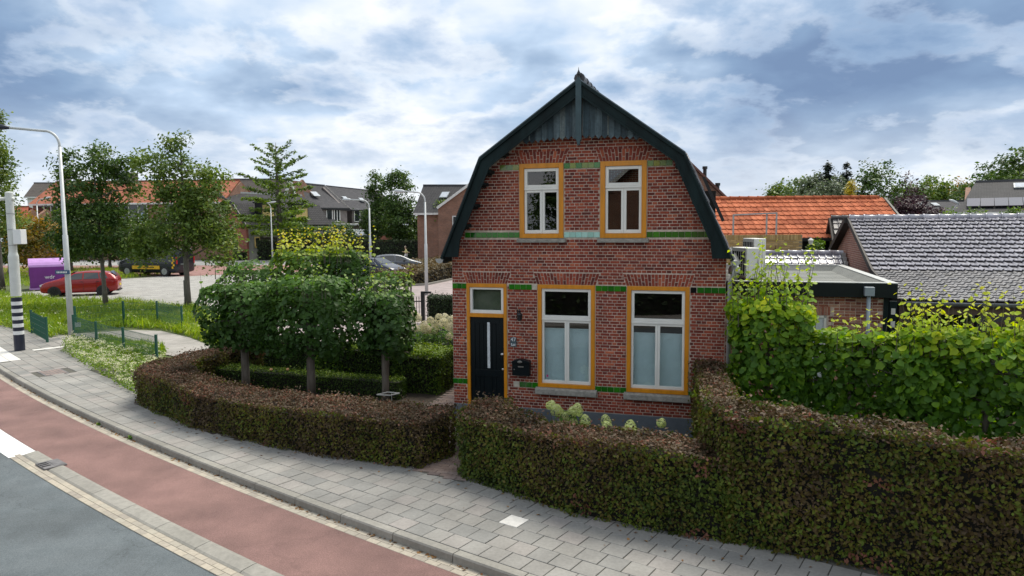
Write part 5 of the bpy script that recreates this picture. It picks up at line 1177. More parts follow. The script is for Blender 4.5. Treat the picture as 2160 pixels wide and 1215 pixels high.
hydrangea('big hydrangea covered in cream cone-shaped heads between the limes and the house', c, [at(x, y, 20.2+RG.uniform(-.3, .3))+Vector((0, 0, -.14)) for x, y in lst], 1.05, 1500, 1.15, [2], 1.15, .2)

# ------------------------------------------------------------------ weeds, grasses and flower bed on the left
L_GRASS = leaf_mat('grass_blade', [(0, (.075, .15, .012)), (.4, (.15, .25, .018)), (.75, (.25, .34, .03)), (1, (.34, .36, .08))], .55, .4, spec=.25, nvar=.35)
L_WEED = leaf_mat('weed_leaf', [(0, (.05, .11, .014)), (.5, (.12, .21, .02)), (1, (.27, .36, .035))], .5, .3, nvar=.3)
L_FLOW = leaf_mat('white_petal', [(0, (.50, .50, .30)), (1, (.74, .72, .52))], .6, .3)
def in_poly_np(q, P2):
    ins = np.zeros(len(q), bool)
    for i in range(len(P2)):
        a, b = P2[i], P2[(i+1) % len(P2)]; cond = (a[1] > q[:, 1]) != (b[1] > q[:, 1]); xi = (b[0]-a[0])*(q[:, 1]-a[1])/((b[1]-a[1]) or 1e-9)+a[0]; ins ^= cond & (q[:, 0] < xi)
    return ins
def field(name, label, poly, n, h, size, mat, shape='blade', cat='grass', upright=True, flowers=0, fs=.05, hs=.5, kind='stuff', rlo=0, rhi=1, seed=0):
    P2 = np.array(poly); mn, mx = P2.min(0), P2.max(0); q = mn+RG.random((n*3, 2))*(mx-mn); q = q[in_poly_np(q, P2)][:n]; n = len(q); c0 = P2.mean(0)
    P3 = np.column_stack([q, np.zeros(n)]); hh = h*(.55+.45*RG.random(n))*(1+.45*nz(P3, .9, 1+seed)+.25*nz(P3, 3., 4+seed)); T3 = None
    z = hh*(RG.random(n) if not upright else .5); C = np.column_stack([q-c0, z]); r = np.clip(rlo+(rhi-rlo)*(RG.random(n)*.7+.3*(nz(P3, .5, 7+seed)*.5+.5)), 0, 1)
    if upright: T3 = np.column_stack([RG.normal(size=(n, 2))*.32, np.ones(n)]); Nn = RG.normal(size=(n, 3)); sz = hh*1.1
    else: Nn = RG.normal(size=(n, 3))*.6+np.array([0, -.2, .7]); sz = size*(.6+.8*RG.random(n))
    me = leaf_mesh(name, C, Nn, sz, mat, r, shape, T3)
    o = link(name, me); o.location = (c0[0], c0[1], 0); tag(o, label, cat, kind=kind)
    if upright and size > .1:   # wider blades
        pass
    if flowers:
        k = RG.choice(n, min(flowers, n), replace=False); Cf = np.repeat(np.column_stack([q[k]-c0, hh[k]*1.02]), 7, 0)+RG.normal(size=(7*len(k), 3))*np.array([1, 1, .5])*fs*.5
        o2 = link(name+'_flowers', leaf_mesh('blossom', Cf, np.tile([0, -.2, 1.], (len(Cf), 1))+RG.normal(size=Cf.shape)*.5, np.full(len(Cf), fs*.6), L_FLOW, RG.random(len(Cf)), 'oval')); o2.location = o.location; tag(o2, 'small white blossoms scattered over the '+label.split(' ', 1)[1][:60] if False else label+', its white blossoms', 'flowers', kind='stuff')
    return o
verge = fpx([(-160, 668), (0, 688), (60, 700), (98, 714), (150, 704), (262, 690), (335, 696), (400, 710), (470, 738), (500, 700), (440, 656), (398, 648), (240, 641), (150, 637), (60, 628), (-160, 618)])
field('grass', 'tall bright green grass and weeds behind the green wire fence', verge, 30000, .42, .03, L_GRASS, rlo=.1)
field('weeds', 'leafy weeds with white umbels among the tall grass behind the fence', verge, 9000, .40, .07, L_WEED, 'oval', 'weeds', False, 240, .07)
field('edge_weeds', 'leafy weeds along the back edge of the pavement by the striped pole', fpx([(-160, 672), (0, 692), (60, 703), (100, 716), (135, 705), (60, 668), (-160, 640)]), 7000, .42, .07, L_WEED, 'oval', 'weeds', False, 60, .06)
bedp = fpx([(128, 742), (150, 722), (205, 724), (262, 752), (330, 748), (350, 760), (330, 800), (330, 850), (290, 838), (230, 803)])
field('flower_bed', 'dense bed of white-flowering ground cover between pavement and green fence', bedp, 12000, .36, .06, L_WEED, 'oval', 'flower bed', False, 620, .06, rlo=.2)
field('bed_grass', 'lighter grass tufts in the flower bed beside the fence', fpx([(205, 712), (262, 718), (345, 740), (345, 752), (300, 770), (262, 758)]), 6000, .30, .03, L_GRASS)
field('back_lawn', 'bright lawn strip between the parked van and the container', fpx([(-100, 606), (70, 603), (150, 606), (200, 592), (300, 584), (380, 576), (380, 566), (100, 566), (-100, 570)]), 14000, .35, .05, L_GRASS, rlo=.15)
shr = fpx([(772, 588), (850, 603), (900, 600), (957, 588), (1040, 585), (1040, 560), (900, 559), (800, 566), (735, 575)])
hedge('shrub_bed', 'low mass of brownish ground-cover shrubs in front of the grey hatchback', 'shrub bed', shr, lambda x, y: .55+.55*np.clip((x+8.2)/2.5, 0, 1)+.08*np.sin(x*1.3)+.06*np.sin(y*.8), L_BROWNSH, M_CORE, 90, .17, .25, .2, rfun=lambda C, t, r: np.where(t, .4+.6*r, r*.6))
m = MB(); kk = fpx([(735, 590), (772, 590), (850, 605), (900, 602), (957, 590), (1040, 587)])
for a_, b_ in zip(kk[:-1], kk[1:]): m.beam((*a_, .05), (*b_, .05), .14, .16)
o = m.build('kerb', M_KERB); o['kind'] = 'structure'; o.name = 'bed_kerb'
# little weeds and fallen leaves in the gutter
n = 420; sv = RG.uniform(2, 20, n); wv_ = -.13-np.abs(RG.normal(size=n))*.035; Cc = np.array([tuple(kp(a_, b_, -.103)) for a_, b_ in zip(sv, wv_)]); clus = RG.random(n) < .5; Cc[clus] = Cc[clus]*.25+Cc[RG.integers(0, n, clus.sum())]*.0+Cc[clus]*.75
o = link('fallen_leaves', leaf_mesh('fallen_leaves', Cc, np.tile([0, 0, 1.], (n, 1))+RG.normal(size=(n, 3))*.3, .045*(.5+RG.random(n)), leaf_mat('dry_leaf', [(0, (.20, .09, .03)), (.5, (.30, .17, .06)), (1, (.12, .06, .03))], .8, .1), RG.random(n))); tag(o, 'dry orange-brown leaves lying in the gutter along the kerb', 'leaves', kind='stuff')
n = 90; sv = RG.uniform(9, 22, n); Cc = np.array([tuple(kp(a_, wmax(a_)-abs(RG.normal())*.28-.05, .006)) for a_ in sv])
o = link('leaf_litter', leaf_mesh('leaf_litter', Cc, np.tile([0, 0, 1.], (n, 1))+RG.normal(size=(n, 3))*.25, .045*(.5+RG.random(n)), bpy.data.materials['dry_leaf'], RG.random(n))); tag(o, 'scattered dry leaves on the pavement at the foot of the hedges', 'leaves', kind='stuff')
for (px, py, s) in ((212, 896, .9), (279, 925, 1.), (535, 1021, 1.)):
    p = ground(px, py, -.1); k = 60; d = _unit(RG.normal(size=(k, 3))); d[:, 2] = abs(d[:, 2]); o = link('gutter_weed', leaf_mesh('gutter_weed', d*np.array([.09, .06, .07])*s*RG.random((k, 1))**.5, d+RG.normal(size=(k, 3))*.4, .05*np.ones(k), L_LIMEY, RG.random(k)*.7, 'oval')); o.location = p
    tag(o, {212: 'small green weed in the gutter nearest the drain', 279: 'green weed in the gutter between the other two tufts', 535: 'green weed in the gutter furthest right, opposite the low hedge gap'}[px], 'weed')
# ================================================================== street furniture on the left
M_LAMPPOST = simple('lamp_post_paint', (.52, .54, .54), .45, .1, var=.06, scale=3)
M_LAMPHEAD = simple('lamp_head', (.50, .53, .55), .4, var=.05)
M_FGREEN = simple('green_powder_coat', (.010, .085, .055), .4, var=.08)
M_BLUEDK = simple('dark_blue_paint', (.012, .016, .035), .4, var=.1)
M_SIGNW = simple('sign_white', (.72, .73, .72), .5, var=.02)
def lamp(label, foot, h, r, arm_dx, arm_dz, head_len, arm_vec=(1, 0), bands=(), head_mat=None, group=None, head='led'):
    T = thing('street_lamp', label, 'street lamp', (foot[0], foot[1], 0), 0, group); ax = Vector((arm_vec[0], arm_vec[1], 0)).normalized()
    m = MB(); m.tube([(0, 0, -.05), (0, 0, h*.5), (0, 0, h*.5+.02), (0, 0, h-.55)], [r, r*.82, r*.66, r*.5], 14)
    pts = [(0, 0, h-.56)]+[tuple(ax*(.45*(1-math.cos(t)))+Vector((0, 0, h-.5+.45*math.sin(t)+.03*t))) for t in np.linspace(0, math.pi/2*.92, 8)]; e = Vector(pts[-1]); pts.append(tuple(e+ax*(arm_dx-.45)+Vector((0, 0, arm_dz)))); m.tube(pts, r*.42, 10); m.build('post', M_LAMPPOST, T, smooth=True)
    e = Vector(pts[-1]); m = MB(); a = ax*head_len; sd_ = ax.cross(Vector((0, 0, 1)))*.11
    d = (Vector(pts[-1])-Vector(pts[-2])).normalized(); q = [e-d*.05, e+d*head_len*.25, e+d*head_len*.7, e+d*head_len]
    m.tube(q, [.045, .10, .10, .03], 10); o = m.build('lamp_head', head_mat or M_LAMPHEAD, T, smooth=True)
    return T
f = at(152, 712, 25.1); ft = ground(151, 711)
T = lamp('tall silver street lamp nearest the pavement, its long arm reaching out of the picture', ft, 7.28, .105, 1.75, .12, .9, (-1, -.05), head_mat=M_BLUEDK)
s = thing('street_name_sign', 'small blue street name sign strapped to the tall silver lamp post', 'sign', (ft[0], ft[1]-.13, 2.34), R(4))
m = MB(); m.box(-.33, .16, -.02, 0, -.07, .07); m.build('plate', simple('sign_blue', (.03, .085, .17), .4), s, bevel=.004)
m = MB(); [m.box(-.28+i*.052, -.28+i*.052+.034, -.0225, -.0205, -.03, .028) for i in range(7)]; m.build('lettering', M_SIGNW, s)
m = MB(); m.box(-.06, .06, -.012, .25, -.02, .02); m.build('strap', M_GALV, s)
def lamp_px(label, gx, gy, Y, top_y, head_x, r=.075):
    b = at(gx, gy, Y); tz = at(gx, top_y, Y).z; hx = at(head_x, top_y, Y).x-b.x; d = 1 if hx > 0 else -1
    return lamp(label, (b.x, Y), tz, r, abs(hx)-.35, .05, .62, (d, 0))
lamp_px('grey street lamp beside the shrub bed, just left of the brick house', 900, 620, 39.5, 405, 838, .10)
lamp_px('grey street lamp standing by the parked cars, between lime tops', 782, 565, 52, 422, 728, .10)
lamp_px('thin street lamp in front of the rendered wall by the layered tree', 575, 545, 75, 428, 562, .09)
lamp_px('small street lamp in front of the windows of the orange-roofed row', 85, 545, 62, 420, 103, .09)
lamp_px('distant street lamp above the ridge of the glazed tile roof', 2009, 470, 45, 431, 2034, .07)

# striped signal pole with a white cabinet and a horizontal arm
pt = ground(42, 739); T = thing('signal_pole', 'thick pale pole with black and white bands and a side arm at the left edge', 'pole', (pt[0], pt[1], 0))
ztop = 5.02; m = MB(); m.tube([(0, 0, 1.75), (0, 0, 3.02), (0, 0, 3.14), (0, 0, ztop), (0, 0, ztop+.03)], [.145, .145, .115, .11, .05], 20); m.build('upper_tube', simple('pale_pole_paint', (.58, .60, .57), .5, var=.05, scale=5), T, smooth=False)
m = MB(); m.tube([(0, 0, 0), (0, 0, .52)], .15, 20); m.build('band', M_BLUEDK, T)
z = .52
for i in range(10):
    m = MB(); hh = .118; m.tube([(0, 0, z+.001), (0, 0, z+hh-.001)], .149, 20); m.build('band', M_SIGNW if i % 2 == 0 else M_BLUEDK, T); z += hh
m = MB(); m.tube([(-2.5, 0, 4.82), (.13, 0, 4.82)], .055, 12); m.build('arm', bpy.data.materials['pale_pole_paint'], T, smooth=True)
m = MB(); [m.tube([(0, 0, q), (0, 0, q+.025)], .123, 16) for q in (4.35, 3.85, 3.35)]; m.build('strap', M_GALV, T)
Cb = thing('signal_cabinet', 'small white electrical box strapped to the striped pole', 'box', (pt[0]+.27, pt[1]-.02, 3.40)); m = MB(); m.box(-.12, .13, -.16, .12, 0, .46); m.build('box', M_SIGNW, Cb, bevel=.012); m = MB(); m.box(-.17, -.121, -.03, .03, .06, .1); m.box(-.17, -.121, -.03, .03, .36, .4); m.build('bracket', M_GALV, Cb)
# slim sign post by the second tree
p = ground(393, 650); T = thing('sign_post', 'slim grey sign post in front of the second street tree', 'post', (p[0], p[1], 0)); m = MB(); m.tube([(0, 0, 0), (0, 0, 3.05)], .035, 8); m.build('post', M_GALV, T); m = MB(); m.box(-.14, .12, -.05, -.02, 2.1, 2.16); m.build('plate', M_GALV, T); m = MB(); m.box(-.1, .1, .02, .12, .55, 1.35); m.build('box', M_IRON, T, bevel=.01)

# green wire fences
def wire_fence(label, pts, h=.82, zoff=0.):
    T = thing('wire_fence', label, 'fence', (pts[0][0], pts[0][1], 0)); o_ = Vector((pts[0][0], pts[0][1], 0))
    P_ = [Vector((p[0], p[1], 0))-o_ for p in pts]
    for p in P_:
        m = MB(); m.box(p.x-.03, p.x+.03, p.y-.03, p.y+.03, 0, h+.06); m.box(p.x-.035, p.x+.035, p.y-.035, p.y+.035, h+.06, h+.075); m.build('post', M_FGREEN, T)
    for a, b in zip(P_[:-1], P_[1:]):
        m = MB(); d = b-a; L_ = d.length; n = int(L_/.055); u = d/L_
        for i in range(1, n): q = a+u*(L_*i/n); m.box(q.x-.0035, q.x+.0035, q.y-.0035, q.y+.0035, .04, h+.03)
        for z in (.06, .25, .44, .63, h): m.beam(a+Vector((0, 0, z)), b+Vector((0, 0, z)), .009, .009)
        o = m.build('mesh_panel', M_FGREEN, T); o['kind'] = 'stuff'
    return T
wire_fence('far green wire fence along the tall grass, from lamp post to the limes', fpx([(160, 700), (262, 686), (333, 662+24), (385, 700)]), .90)
wire_fence('near green wire fence rising from the lamp post between flower bed and footpath', fpx([(157, 716), (205, 734), (262, 750), (332, 770)]), .80)
wire_fence('short bent green wire fence beside the striped pole', fpx([(68, 703), (100, 722)]), .80)
T = thing('notice', 'small white notice on the end of the near green fence', 'sign', at(163, 685, 24.9)); m = MB(); m.box(-.08, .12, -.01, .01, -.08, .08); m.build('sheet', M_SIGNW, T)

# purple textile container
cz = ground(150, 618); pc = (ground(100, 612)+ground(118, 600)*0+Vector((0, 0, 0)))
M_PURP = simple('purple_enamel', (.155, .022, .20), .42, var=.08, scale=2); M_LIL = simple('lilac_enamel', (.46, .24, .56), .45, var=.06, scale=2)
pf = ground(62, 612); pfr = ground(119, 610)
T = thing('clothing_container', 'purple clothing bank with rounded lilac lid beside the red car', 'container', (ground(64, 613)[0], ground(64, 613)[1], .02), R(0))
yc = T.location.y; sx = (at(119, 600, yc).x-at(19, 600, yc).x)/100; x0 = at(20, 600, yc).x-T.location.x; x1 = at(62, 600, yc).x-T.location.x; x2 = at(118, 600, yc).x-T.location.x
# seen corner-on: a dark left end and a bright long front
Hc = at(62, 565, yc).z; Ht = at(90, 546, yc).z
T.rotation_euler.z = R(34); Lf = (x2-x1)*1.24; Dp = 2.0
m = MB(); m.box(0, Lf, 0, Dp, .12, Hc); m.build('body', M_PURP, T, bevel=.03)
arc = [(0, Hc)]+[(Dp*(1-math.cos(t))/2, Hc+.52*math.sin(t)) for t in np.linspace(.25, math.pi-.25, 9)]+[(Dp, Hc)]
m = MB(); m.prism([(-.03, y, z) for y, z in arc], (Lf+.06, 0, 0)); m.build('lid', M_LIL, T, bevel=.01)
m = MB(); m.box(-.04, Lf+.04, -.04, Dp+.04, .0, .12); m.build('base', M_LIL, T)
m = MB(); m.box(-.03, -.005, .3, Dp-.3, .9, Hc-.1); m.build('end_panel', simple('deep_purple', (.07, .012, .10), .45), T, bevel=.008)  # darker purple panel over most of the left end
o = link('lettering', text_mesh('wdr', .34, M_SIGNW), T); o.location = (Lf*.52, -.006, Hc*.55); o.rotation_euler = (R(90), 0, 0)

# ------------------------------------------------------------------ cars
M_RUB = simple('tyre_rubber', (.018, .018, .019), .8); M_RIM = simple('alloy_rim', (.35, .36, .37), .35, .8); M_RIMD = simple('dark_rim', (.02, .02, .022), .35, .5)
M_CGL = simple('car_glass', (.012, .016, .018), .06, spec=.9, coat=.3); M_TAIL = simple('tail_lamp', (.45, .01, .015), .2, coat=.5); M_HEAD = simple('head_lamp', (.6, .62, .64), .12, coat=.8); M_PLATEY = simple('number_plate', (.72, .55, .04), .5); M_TRIM = simple('black_trim', (.012, .012, .013), .6)
def car_paint(name, c, rough=.25): return simple(name, c, rough, .1, var=.02, coat=.45, spec=.35)
def car(name, label, loc, yaw, paint, prof, wheels, Wd=1.76, wr=.32, rim=None, glass=True, stripe=None, cat='car', roof=None):
    """prof: list of stations (x, z_under, z_belt, z_top, half width at belt, half width at roof); x = 0 front, along the length"""
    T = thing(name, label, cat, loc, yaw); m = MB(); rings = []
    def ring(st):
        x, zu, zb, zt, wb, wt_ = st; zm = zu+(zb-zu)*.45
        half = [(wb*.86, zu), (wb*.985, zu+.10), (wb, zm), (wb*.985, zb-.05), (wb*.95, zb), (wt_+(wb*.95-wt_)*.35, zb+(zt-zb)*.62), (wt_*.97, zb+(zt-zb)*.93), (wt_*.78, zt)]
        return [(x, -y, z) for y, z in half]+[(x, y, z) for y, z in reversed(half)]
    for st in prof:
        b = len(m.v); m.v += ring(st); rings.append(b)
    n = 16
    for a, b in zip(rings[:-1], rings[1:]):
        for k in range(n): j = (k+1) % n; m.f.append((a+k, a+j, b+j, b+k)); m.m.append(0)
    m.f.append(tuple(rings[0]+k for k in reversed(range(n)))); m.m.append(0); m.f.append(tuple(rings[-1]+k for k in range(n))); m.m.append(0)
    body = m.build('body', paint, T, smooth=True); sub = body.modifiers.new('s', 'SUBSURF'); sub.levels = sub.render_levels = 1
    def wid(x, zf):
        xs = [p[0] for p in prof]; zb = np.interp(x, xs, [p[2] for p in prof]); zt = np.interp(x, xs, [p[3] for p in prof]); wb = np.interp(x, xs, [p[4] for p in prof]); wt_ = np.interp(x, xs, [p[5] for p in prof]); return zb, zt, wb, wt_
    for wx in wheels:
        for sy in (-1, 1):
            m = MB(); y = sy*(Wd/2-.10); m.tube([(wx, y-sy*.12, wr), (wx, y+sy*.08, wr)], wr+.035, 24); m.build('wheel_arch', M_TRIM, T)
            m = MB(); m.tube([(wx, y-sy*.1, wr), (wx, y+sy*.09, wr), (wx, y+sy*.125, wr)], [wr, wr, wr*.93], 24); w_ = m.build('wheel', M_RUB, T)
            m = MB(); m.tube([(wx, y+sy*.10, wr), (wx, y+sy*.128, wr)], wr*.66, 20)
            m.build('rim', rim or M_RIMD, w_)
            m = MB()
            for k in range(5):
                a_ = 2*math.pi*k/5+.3; c_ = Vector((wx, y+sy*.134, wr)); m.obox(c_+Vector((math.cos(a_), 0, math.sin(a_)))*wr*.34, Vector((math.cos(a_), 0, math.sin(a_)))*wr*.30, (0, .006, 0), Vector((-math.sin(a_), 0, math.cos(a_)))*.028)
            m.build('spoke', rim or M_RIM, w_)
    return T, wid
def side_glass(T, wid, panes, mat=M_CGL, inset=.05, name='side_window'):
    for sy in (-1, 1):
        for xa0, xa1, xb0, xb1 in panes:    # bottom x range, top x range
            m = MB(); q = []
            for x, f in ((xa0, .06), (xa1, .06), (xb1, .80), (xb0, .80)):
                zb, zt, wb, wt_ = wid(x, f); y = wb*.95+(wt_+(wb*.95-wt_)*.35-wb*.95)*min(1, f/.62) if f <= .62 else (wt_+(wb*.95-wt_)*.35)+(wt_*.97-(wt_+(wb*.95-wt_)*.35))*(f-.62)/.31
                q.append((x, sy*(y+.012), zb+(zt-zb)*f))
            m.prism(q, (0, -sy*.02, 0)); m.build(name, mat, T)
HATCH = [(.00, .30, .56, .60, .56, .40), (.05, .22, .68, .73, .76, .54), (.25, .18, .80, .85, .85, .66), (.75, .17, .92, .98, .88, .72), (1.08, .17, .97, 1.06, .88, .70), (1.6, .17, .98, 1.34, .88, .63), (1.95, .17, .98, 1.46, .88, .61), (2.7, .17, .99, 1.50, .88, .60), (3.4, .17, 1.01, 1.46, .88, .59), (3.82, .19, 1.03, 1.33, .87, .60), (4.06, .24, 1.03, 1.12, .84, .62), (4.15, .34, .86, .90, .78, .58)]
def hatchback(name, label, loc, yaw, paint, rim, sc=1., cat='car', flip=1):
    T, wid = car(name, label, loc, yaw, paint, HATCH, (.80, 3.32), rim=rim)
    side_glass(T, wid, [(1.36, 2.26, 1.84, 2.28), (2.34, 3.15, 2.36, 3.08), (3.22, 3.62, 3.15, 3.42)])
    m = MB(); m.prism([(1.14, -.62, 1.08), (1.14, .62, 1.08), (1.84, .52, 1.43), (1.84, -.52, 1.43)], (-.02, 0, .03)); m.build('windscreen', M_CGL, T)
    m = MB(); m.prism([(4.02, -.54, 1.16), (4.02, .54, 1.16), (3.72, .50, 1.42), (3.72, -.50, 1.42)], (.03, 0, .02)); m.build('rear_window', M_CGL, T)
    for s in (-1, 1):
        m = MB(); m.obox((.20, s*.68, .71), (.15, s*-.05, .045), (0, .07, 0), (0, 0, .06)); m.build('headlight', M_HEAD, T, bevel=.02)
        m = MB(); m.obox((4.0, s*.70, .88), (.08, -s*.05, 0), (0, .08, 0), (0, 0, .09)); m.build('tail_light', M_TAIL, T, bevel=.02)
        m = MB(); m.obox((1.62, s*.95, 1.0), (.07, 0, 0), (0, .08, 0), (0, 0, .055)); m.build('wing_mirror', M_TRIM, T, bevel=.02)
        for x in (2.22, 3.08): m = MB(); m.obox((x, s*.875, .86), (.07, 0, 0), (0, .012, 0), (0, 0, .012)); m.build('door_handle', M_TRIM, T)
        m = MB(); [m.box(x-.004, x+.004, s*.884-.004, s*.884+.004, .28, .90) for x in (1.40, 2.32, 3.02)]; m.build('door_gap', M_TRIM, T)
    m = MB(); m.box(-.015, .03, -.3, .3, .27, .38); m.build('lower_grille', M_TRIM, T); m = MB(); m.box(.02, .06, -.24, .24, .50, .58); m.build('grille', M_TRIM, T)
    m = MB(); m.box(4.12, 4.16, -.26, .26, .55, .66); m.build('number_plate', M_PLATEY, T); m = MB(); m.box(4.0, 4.16, -.6, .6, .24, .33); m.build('bumper_insert', M_TRIM, T)
    T.scale = (sc,)*3; return T
pa = ground(72, 628); pb = ground(240, 622)
Lc = (pb-pa).length; hatchback('parked_car', 'red five-door hatchback parked behind the grass by the purple container', (pa.x-.0, pa.y+.75, .0), math.atan2(pb.y-pa.y, pb.x-pa.x)+R(0), car_paint('red_car_paint', (.26, .010, .010)), M_RIMD, Lc/4.15)
HB = hatchback('parked_car', 'grey hatchback parked in front of the long hedge facing right', (0, 0, 0), 0, car_paint('grey_car_paint', (.11, .12, .14)), M_RIM, 1.05)
g1 = at(892, 573, 58); HB.location = (g1.x, 59, 0); HB.rotation_euler.z = R(180+12)
HB2 = hatchback('parked_car', 'silver-white car half hidden by lime shoots, left of the grey hatchback', (0, 0, 0), 0, car_paint('silver_car_paint', (.55, .57, .60)), M_RIM, 1.05)
g1 = at(826, 578, 55); HB2.location = (g1.x, 55.5, 0); HB2.rotation_euler.z = R(180+12)
HB3 = hatchback('parked_car', 'dark car with its tail towards us behind the lime shoots', (0, 0, 0), 0, car_paint('navy_car_paint', (.012, .018, .04)), M_RIM, 1.05)
g1 = at(812, 590, 52); HB3.location = (g1.x+1.2, 51.5, 0); HB3.rotation_euler.z = R(180-28)
VAN = [(.00, .40, .70, .76, .62, .45), (.08, .26, .95, 1.0, .86, .62), (.5, .2, 1.08, 1.16, .95, .74), (1.05, .2, 1.18, 1.32, .97, .78), (1.6, .2, 1.22, 1.82, .97, .78), (2.0, .2, 1.24, 1.93, .97, .80), (3.5, .2, 1.24, 1.96, .97, .82), (4.85, .2, 1.24, 1.95, .97, .82), (5.02, .22, 1.24, 1.90, .95, .80), (5.08, .34, 1.20, 1.80, .90, .74)]
M_VAN = car_paint('black_van_paint', (.010, .014, .022)); M_YEL = simple('yellow_film', (.72, .42, .01), .4)
va, vb = ground(257, 581), ground(404, 583); Lv = (vb-va).length
T, wid = car('parked_van', 'black van with yellow lettered band and yellow rear stripes parked under the trees', (va.x, va.y+.7, 0), math.atan2(vb.y-va.y, vb.x-va.x), M_VAN, VAN, (1.0, 4.1), 1.94, .34, M_RIM, cat='van')
T.scale = (min(1.15, Lv/5.08),)*3
side_glass(T, wid, [(1.45, 2.15, 1.75, 2.15), (2.25, 3.3, 2.25, 3.3)])
m = MB(); m.prism([(1.12, -.72, 1.36), (1.12, .72, 1.36), (1.58, .66, 1.80), (1.58, -.66, 1.80)], (-.03, 0, .03)); m.build('windscreen', M_CGL, T)
m = MB(); m.box(1.45, 3.72, -1.002, -.985, .50, .74); st = m.build('yellow_band', M_YEL, T); m = MB(); [m.box(2.35+i*.12, 2.35+i*.12+.08, -1.006, -1.0025, .58, .67) for i in range(8)]; m.build('lettering', M_TRIM, st)
m = MB(); [m.box(4.72+(i % 2)*.1, 4.84+(i % 2)*.1, -.99, -.955, .55+i*.16, .69+i*.16) for i in range(5)]; m.build('yellow_marking', M_YEL, T)
for s in (-1, 1):
    m = MB(); m.obox((.26, s*.80, .92), (.16, s*-.04, .06), (0, .06, 0), (0, 0, .08)); m.build('headlight', M_HEAD, T, bevel=.02)
    m = MB(); m.obox((5.04, s*.86, 1.1), (.03, 0, 0), (0, .05, 0), (0, 0, .25)); m.build('tail_light', M_TAIL, T, bevel=.01)
    m = MB(); m.obox((1.55, s*1.08, 1.25), (.06, 0, 0), (0, .09, 0), (0, 0, .12)); m.build('wing_mirror', M_TRIM, T, bevel=.02)

# ------------------------------------------------------------------ person walking along the hedge
def skin_fig(name, pts, edges, rad, mat, parent, lv=2):
    me = bpy.data.meshes.new(name); me.from_pydata(pts, edges, []); me.materials.append(mat); o = link(name, me, parent); md = o.modifiers.new('skin', 'SKIN'); sl_ = me.skin_vertices[0].data
    for i, r in enumerate(rad): sl_[i].radius = (r, r)
    sl_[0].use_root = True; ss_ = o.modifiers.new('sub', 'SUBSURF'); ss_.levels = ss_.render_levels = lv; md.use_smooth_shade = True; return o
pp = at(857, 553, 74.); T = thing('person', 'person in a pale yellow top and white trousers walking past the long hedge', 'person', (pp.x, 74., 0)); T.rotation_euler.z = R(180)
SK = simple('skin', (.46, .27, .19), .6); YEL = simple('pale_yellow_cotton', (.72, .66, .30), .8); WHT = simple('white_cotton', (.70, .70, .68), .8); HR = simple('fair_hair', (.42, .36, .26), .7)
pts = [(0, 0, .93), (0, 0, 1.15), (.03, 0, 1.38), (.05, 0, 1.50), (.07, 0, 1.60), (.08, 0, 1.70), (.02, .18, 1.38), (-.14, .24, 1.16), (-.36, .26, 1.10), (-.44, .26, 1.09), (.02, -.18, 1.38), (.16, -.24, 1.14), (.36, -.24, 1.16), (.44, -.24, 1.19), (.0, .1, .86), (.20, .1, .48), (.26, .1, .08), (.38, .1, .04), (0, -.1, .86), (-.05, -.1, .48), (-.32, -.1, .16), (-.24, -.1, .06)]
ed = [(0, 1), (1, 2), (2, 3), (3, 4), (4, 5), (2, 6), (6, 7), (7, 8), (8, 9), (2, 10), (10, 11), (11, 12), (12, 13), (0, 14), (14, 15), (15, 16), (16, 17), (0, 18), (18, 19), (19, 20), (20, 21)]
rd = [.13, .12, .13, .055, .095, .085, .06, .045, .035, .04, .06, .045, .035, .04, .09, .06, .045, .04, .09, .06, .045, .04]
skin_fig('body', pts, ed, rd, SK, T)
skin_fig('top', [pts[i] for i in (0, 1, 2, 6, 7, 10, 11)]+[(.36*.6+.02, -.24, 1.15), (-.28, .25, 1.12)], [(0, 1), (1, 2), (2, 3), (3, 4), (2, 5), (5, 6), (6, 7), (4, 8)], [.155, .145, .155, .085, .07, .085, .07, .06, .06], YEL, T)
skin_fig('trousers', [(0, 0, .95)]+[pts[i] for i in (14, 15, 16, 18, 19, 20)], [(0, 1), (1, 2), (2, 3), (0, 4), (4, 5), (5, 6)], [.15, .125, .10, .09, .125, .10, .09], WHT, T)
m = MB(); m.lathe((.06, 0, 1.60), [(.06, -.02), (.105, .03), (.112, .09), (.09, .15), (.03, .18)], 12); m.build('hair', HR, T, smooth=True)
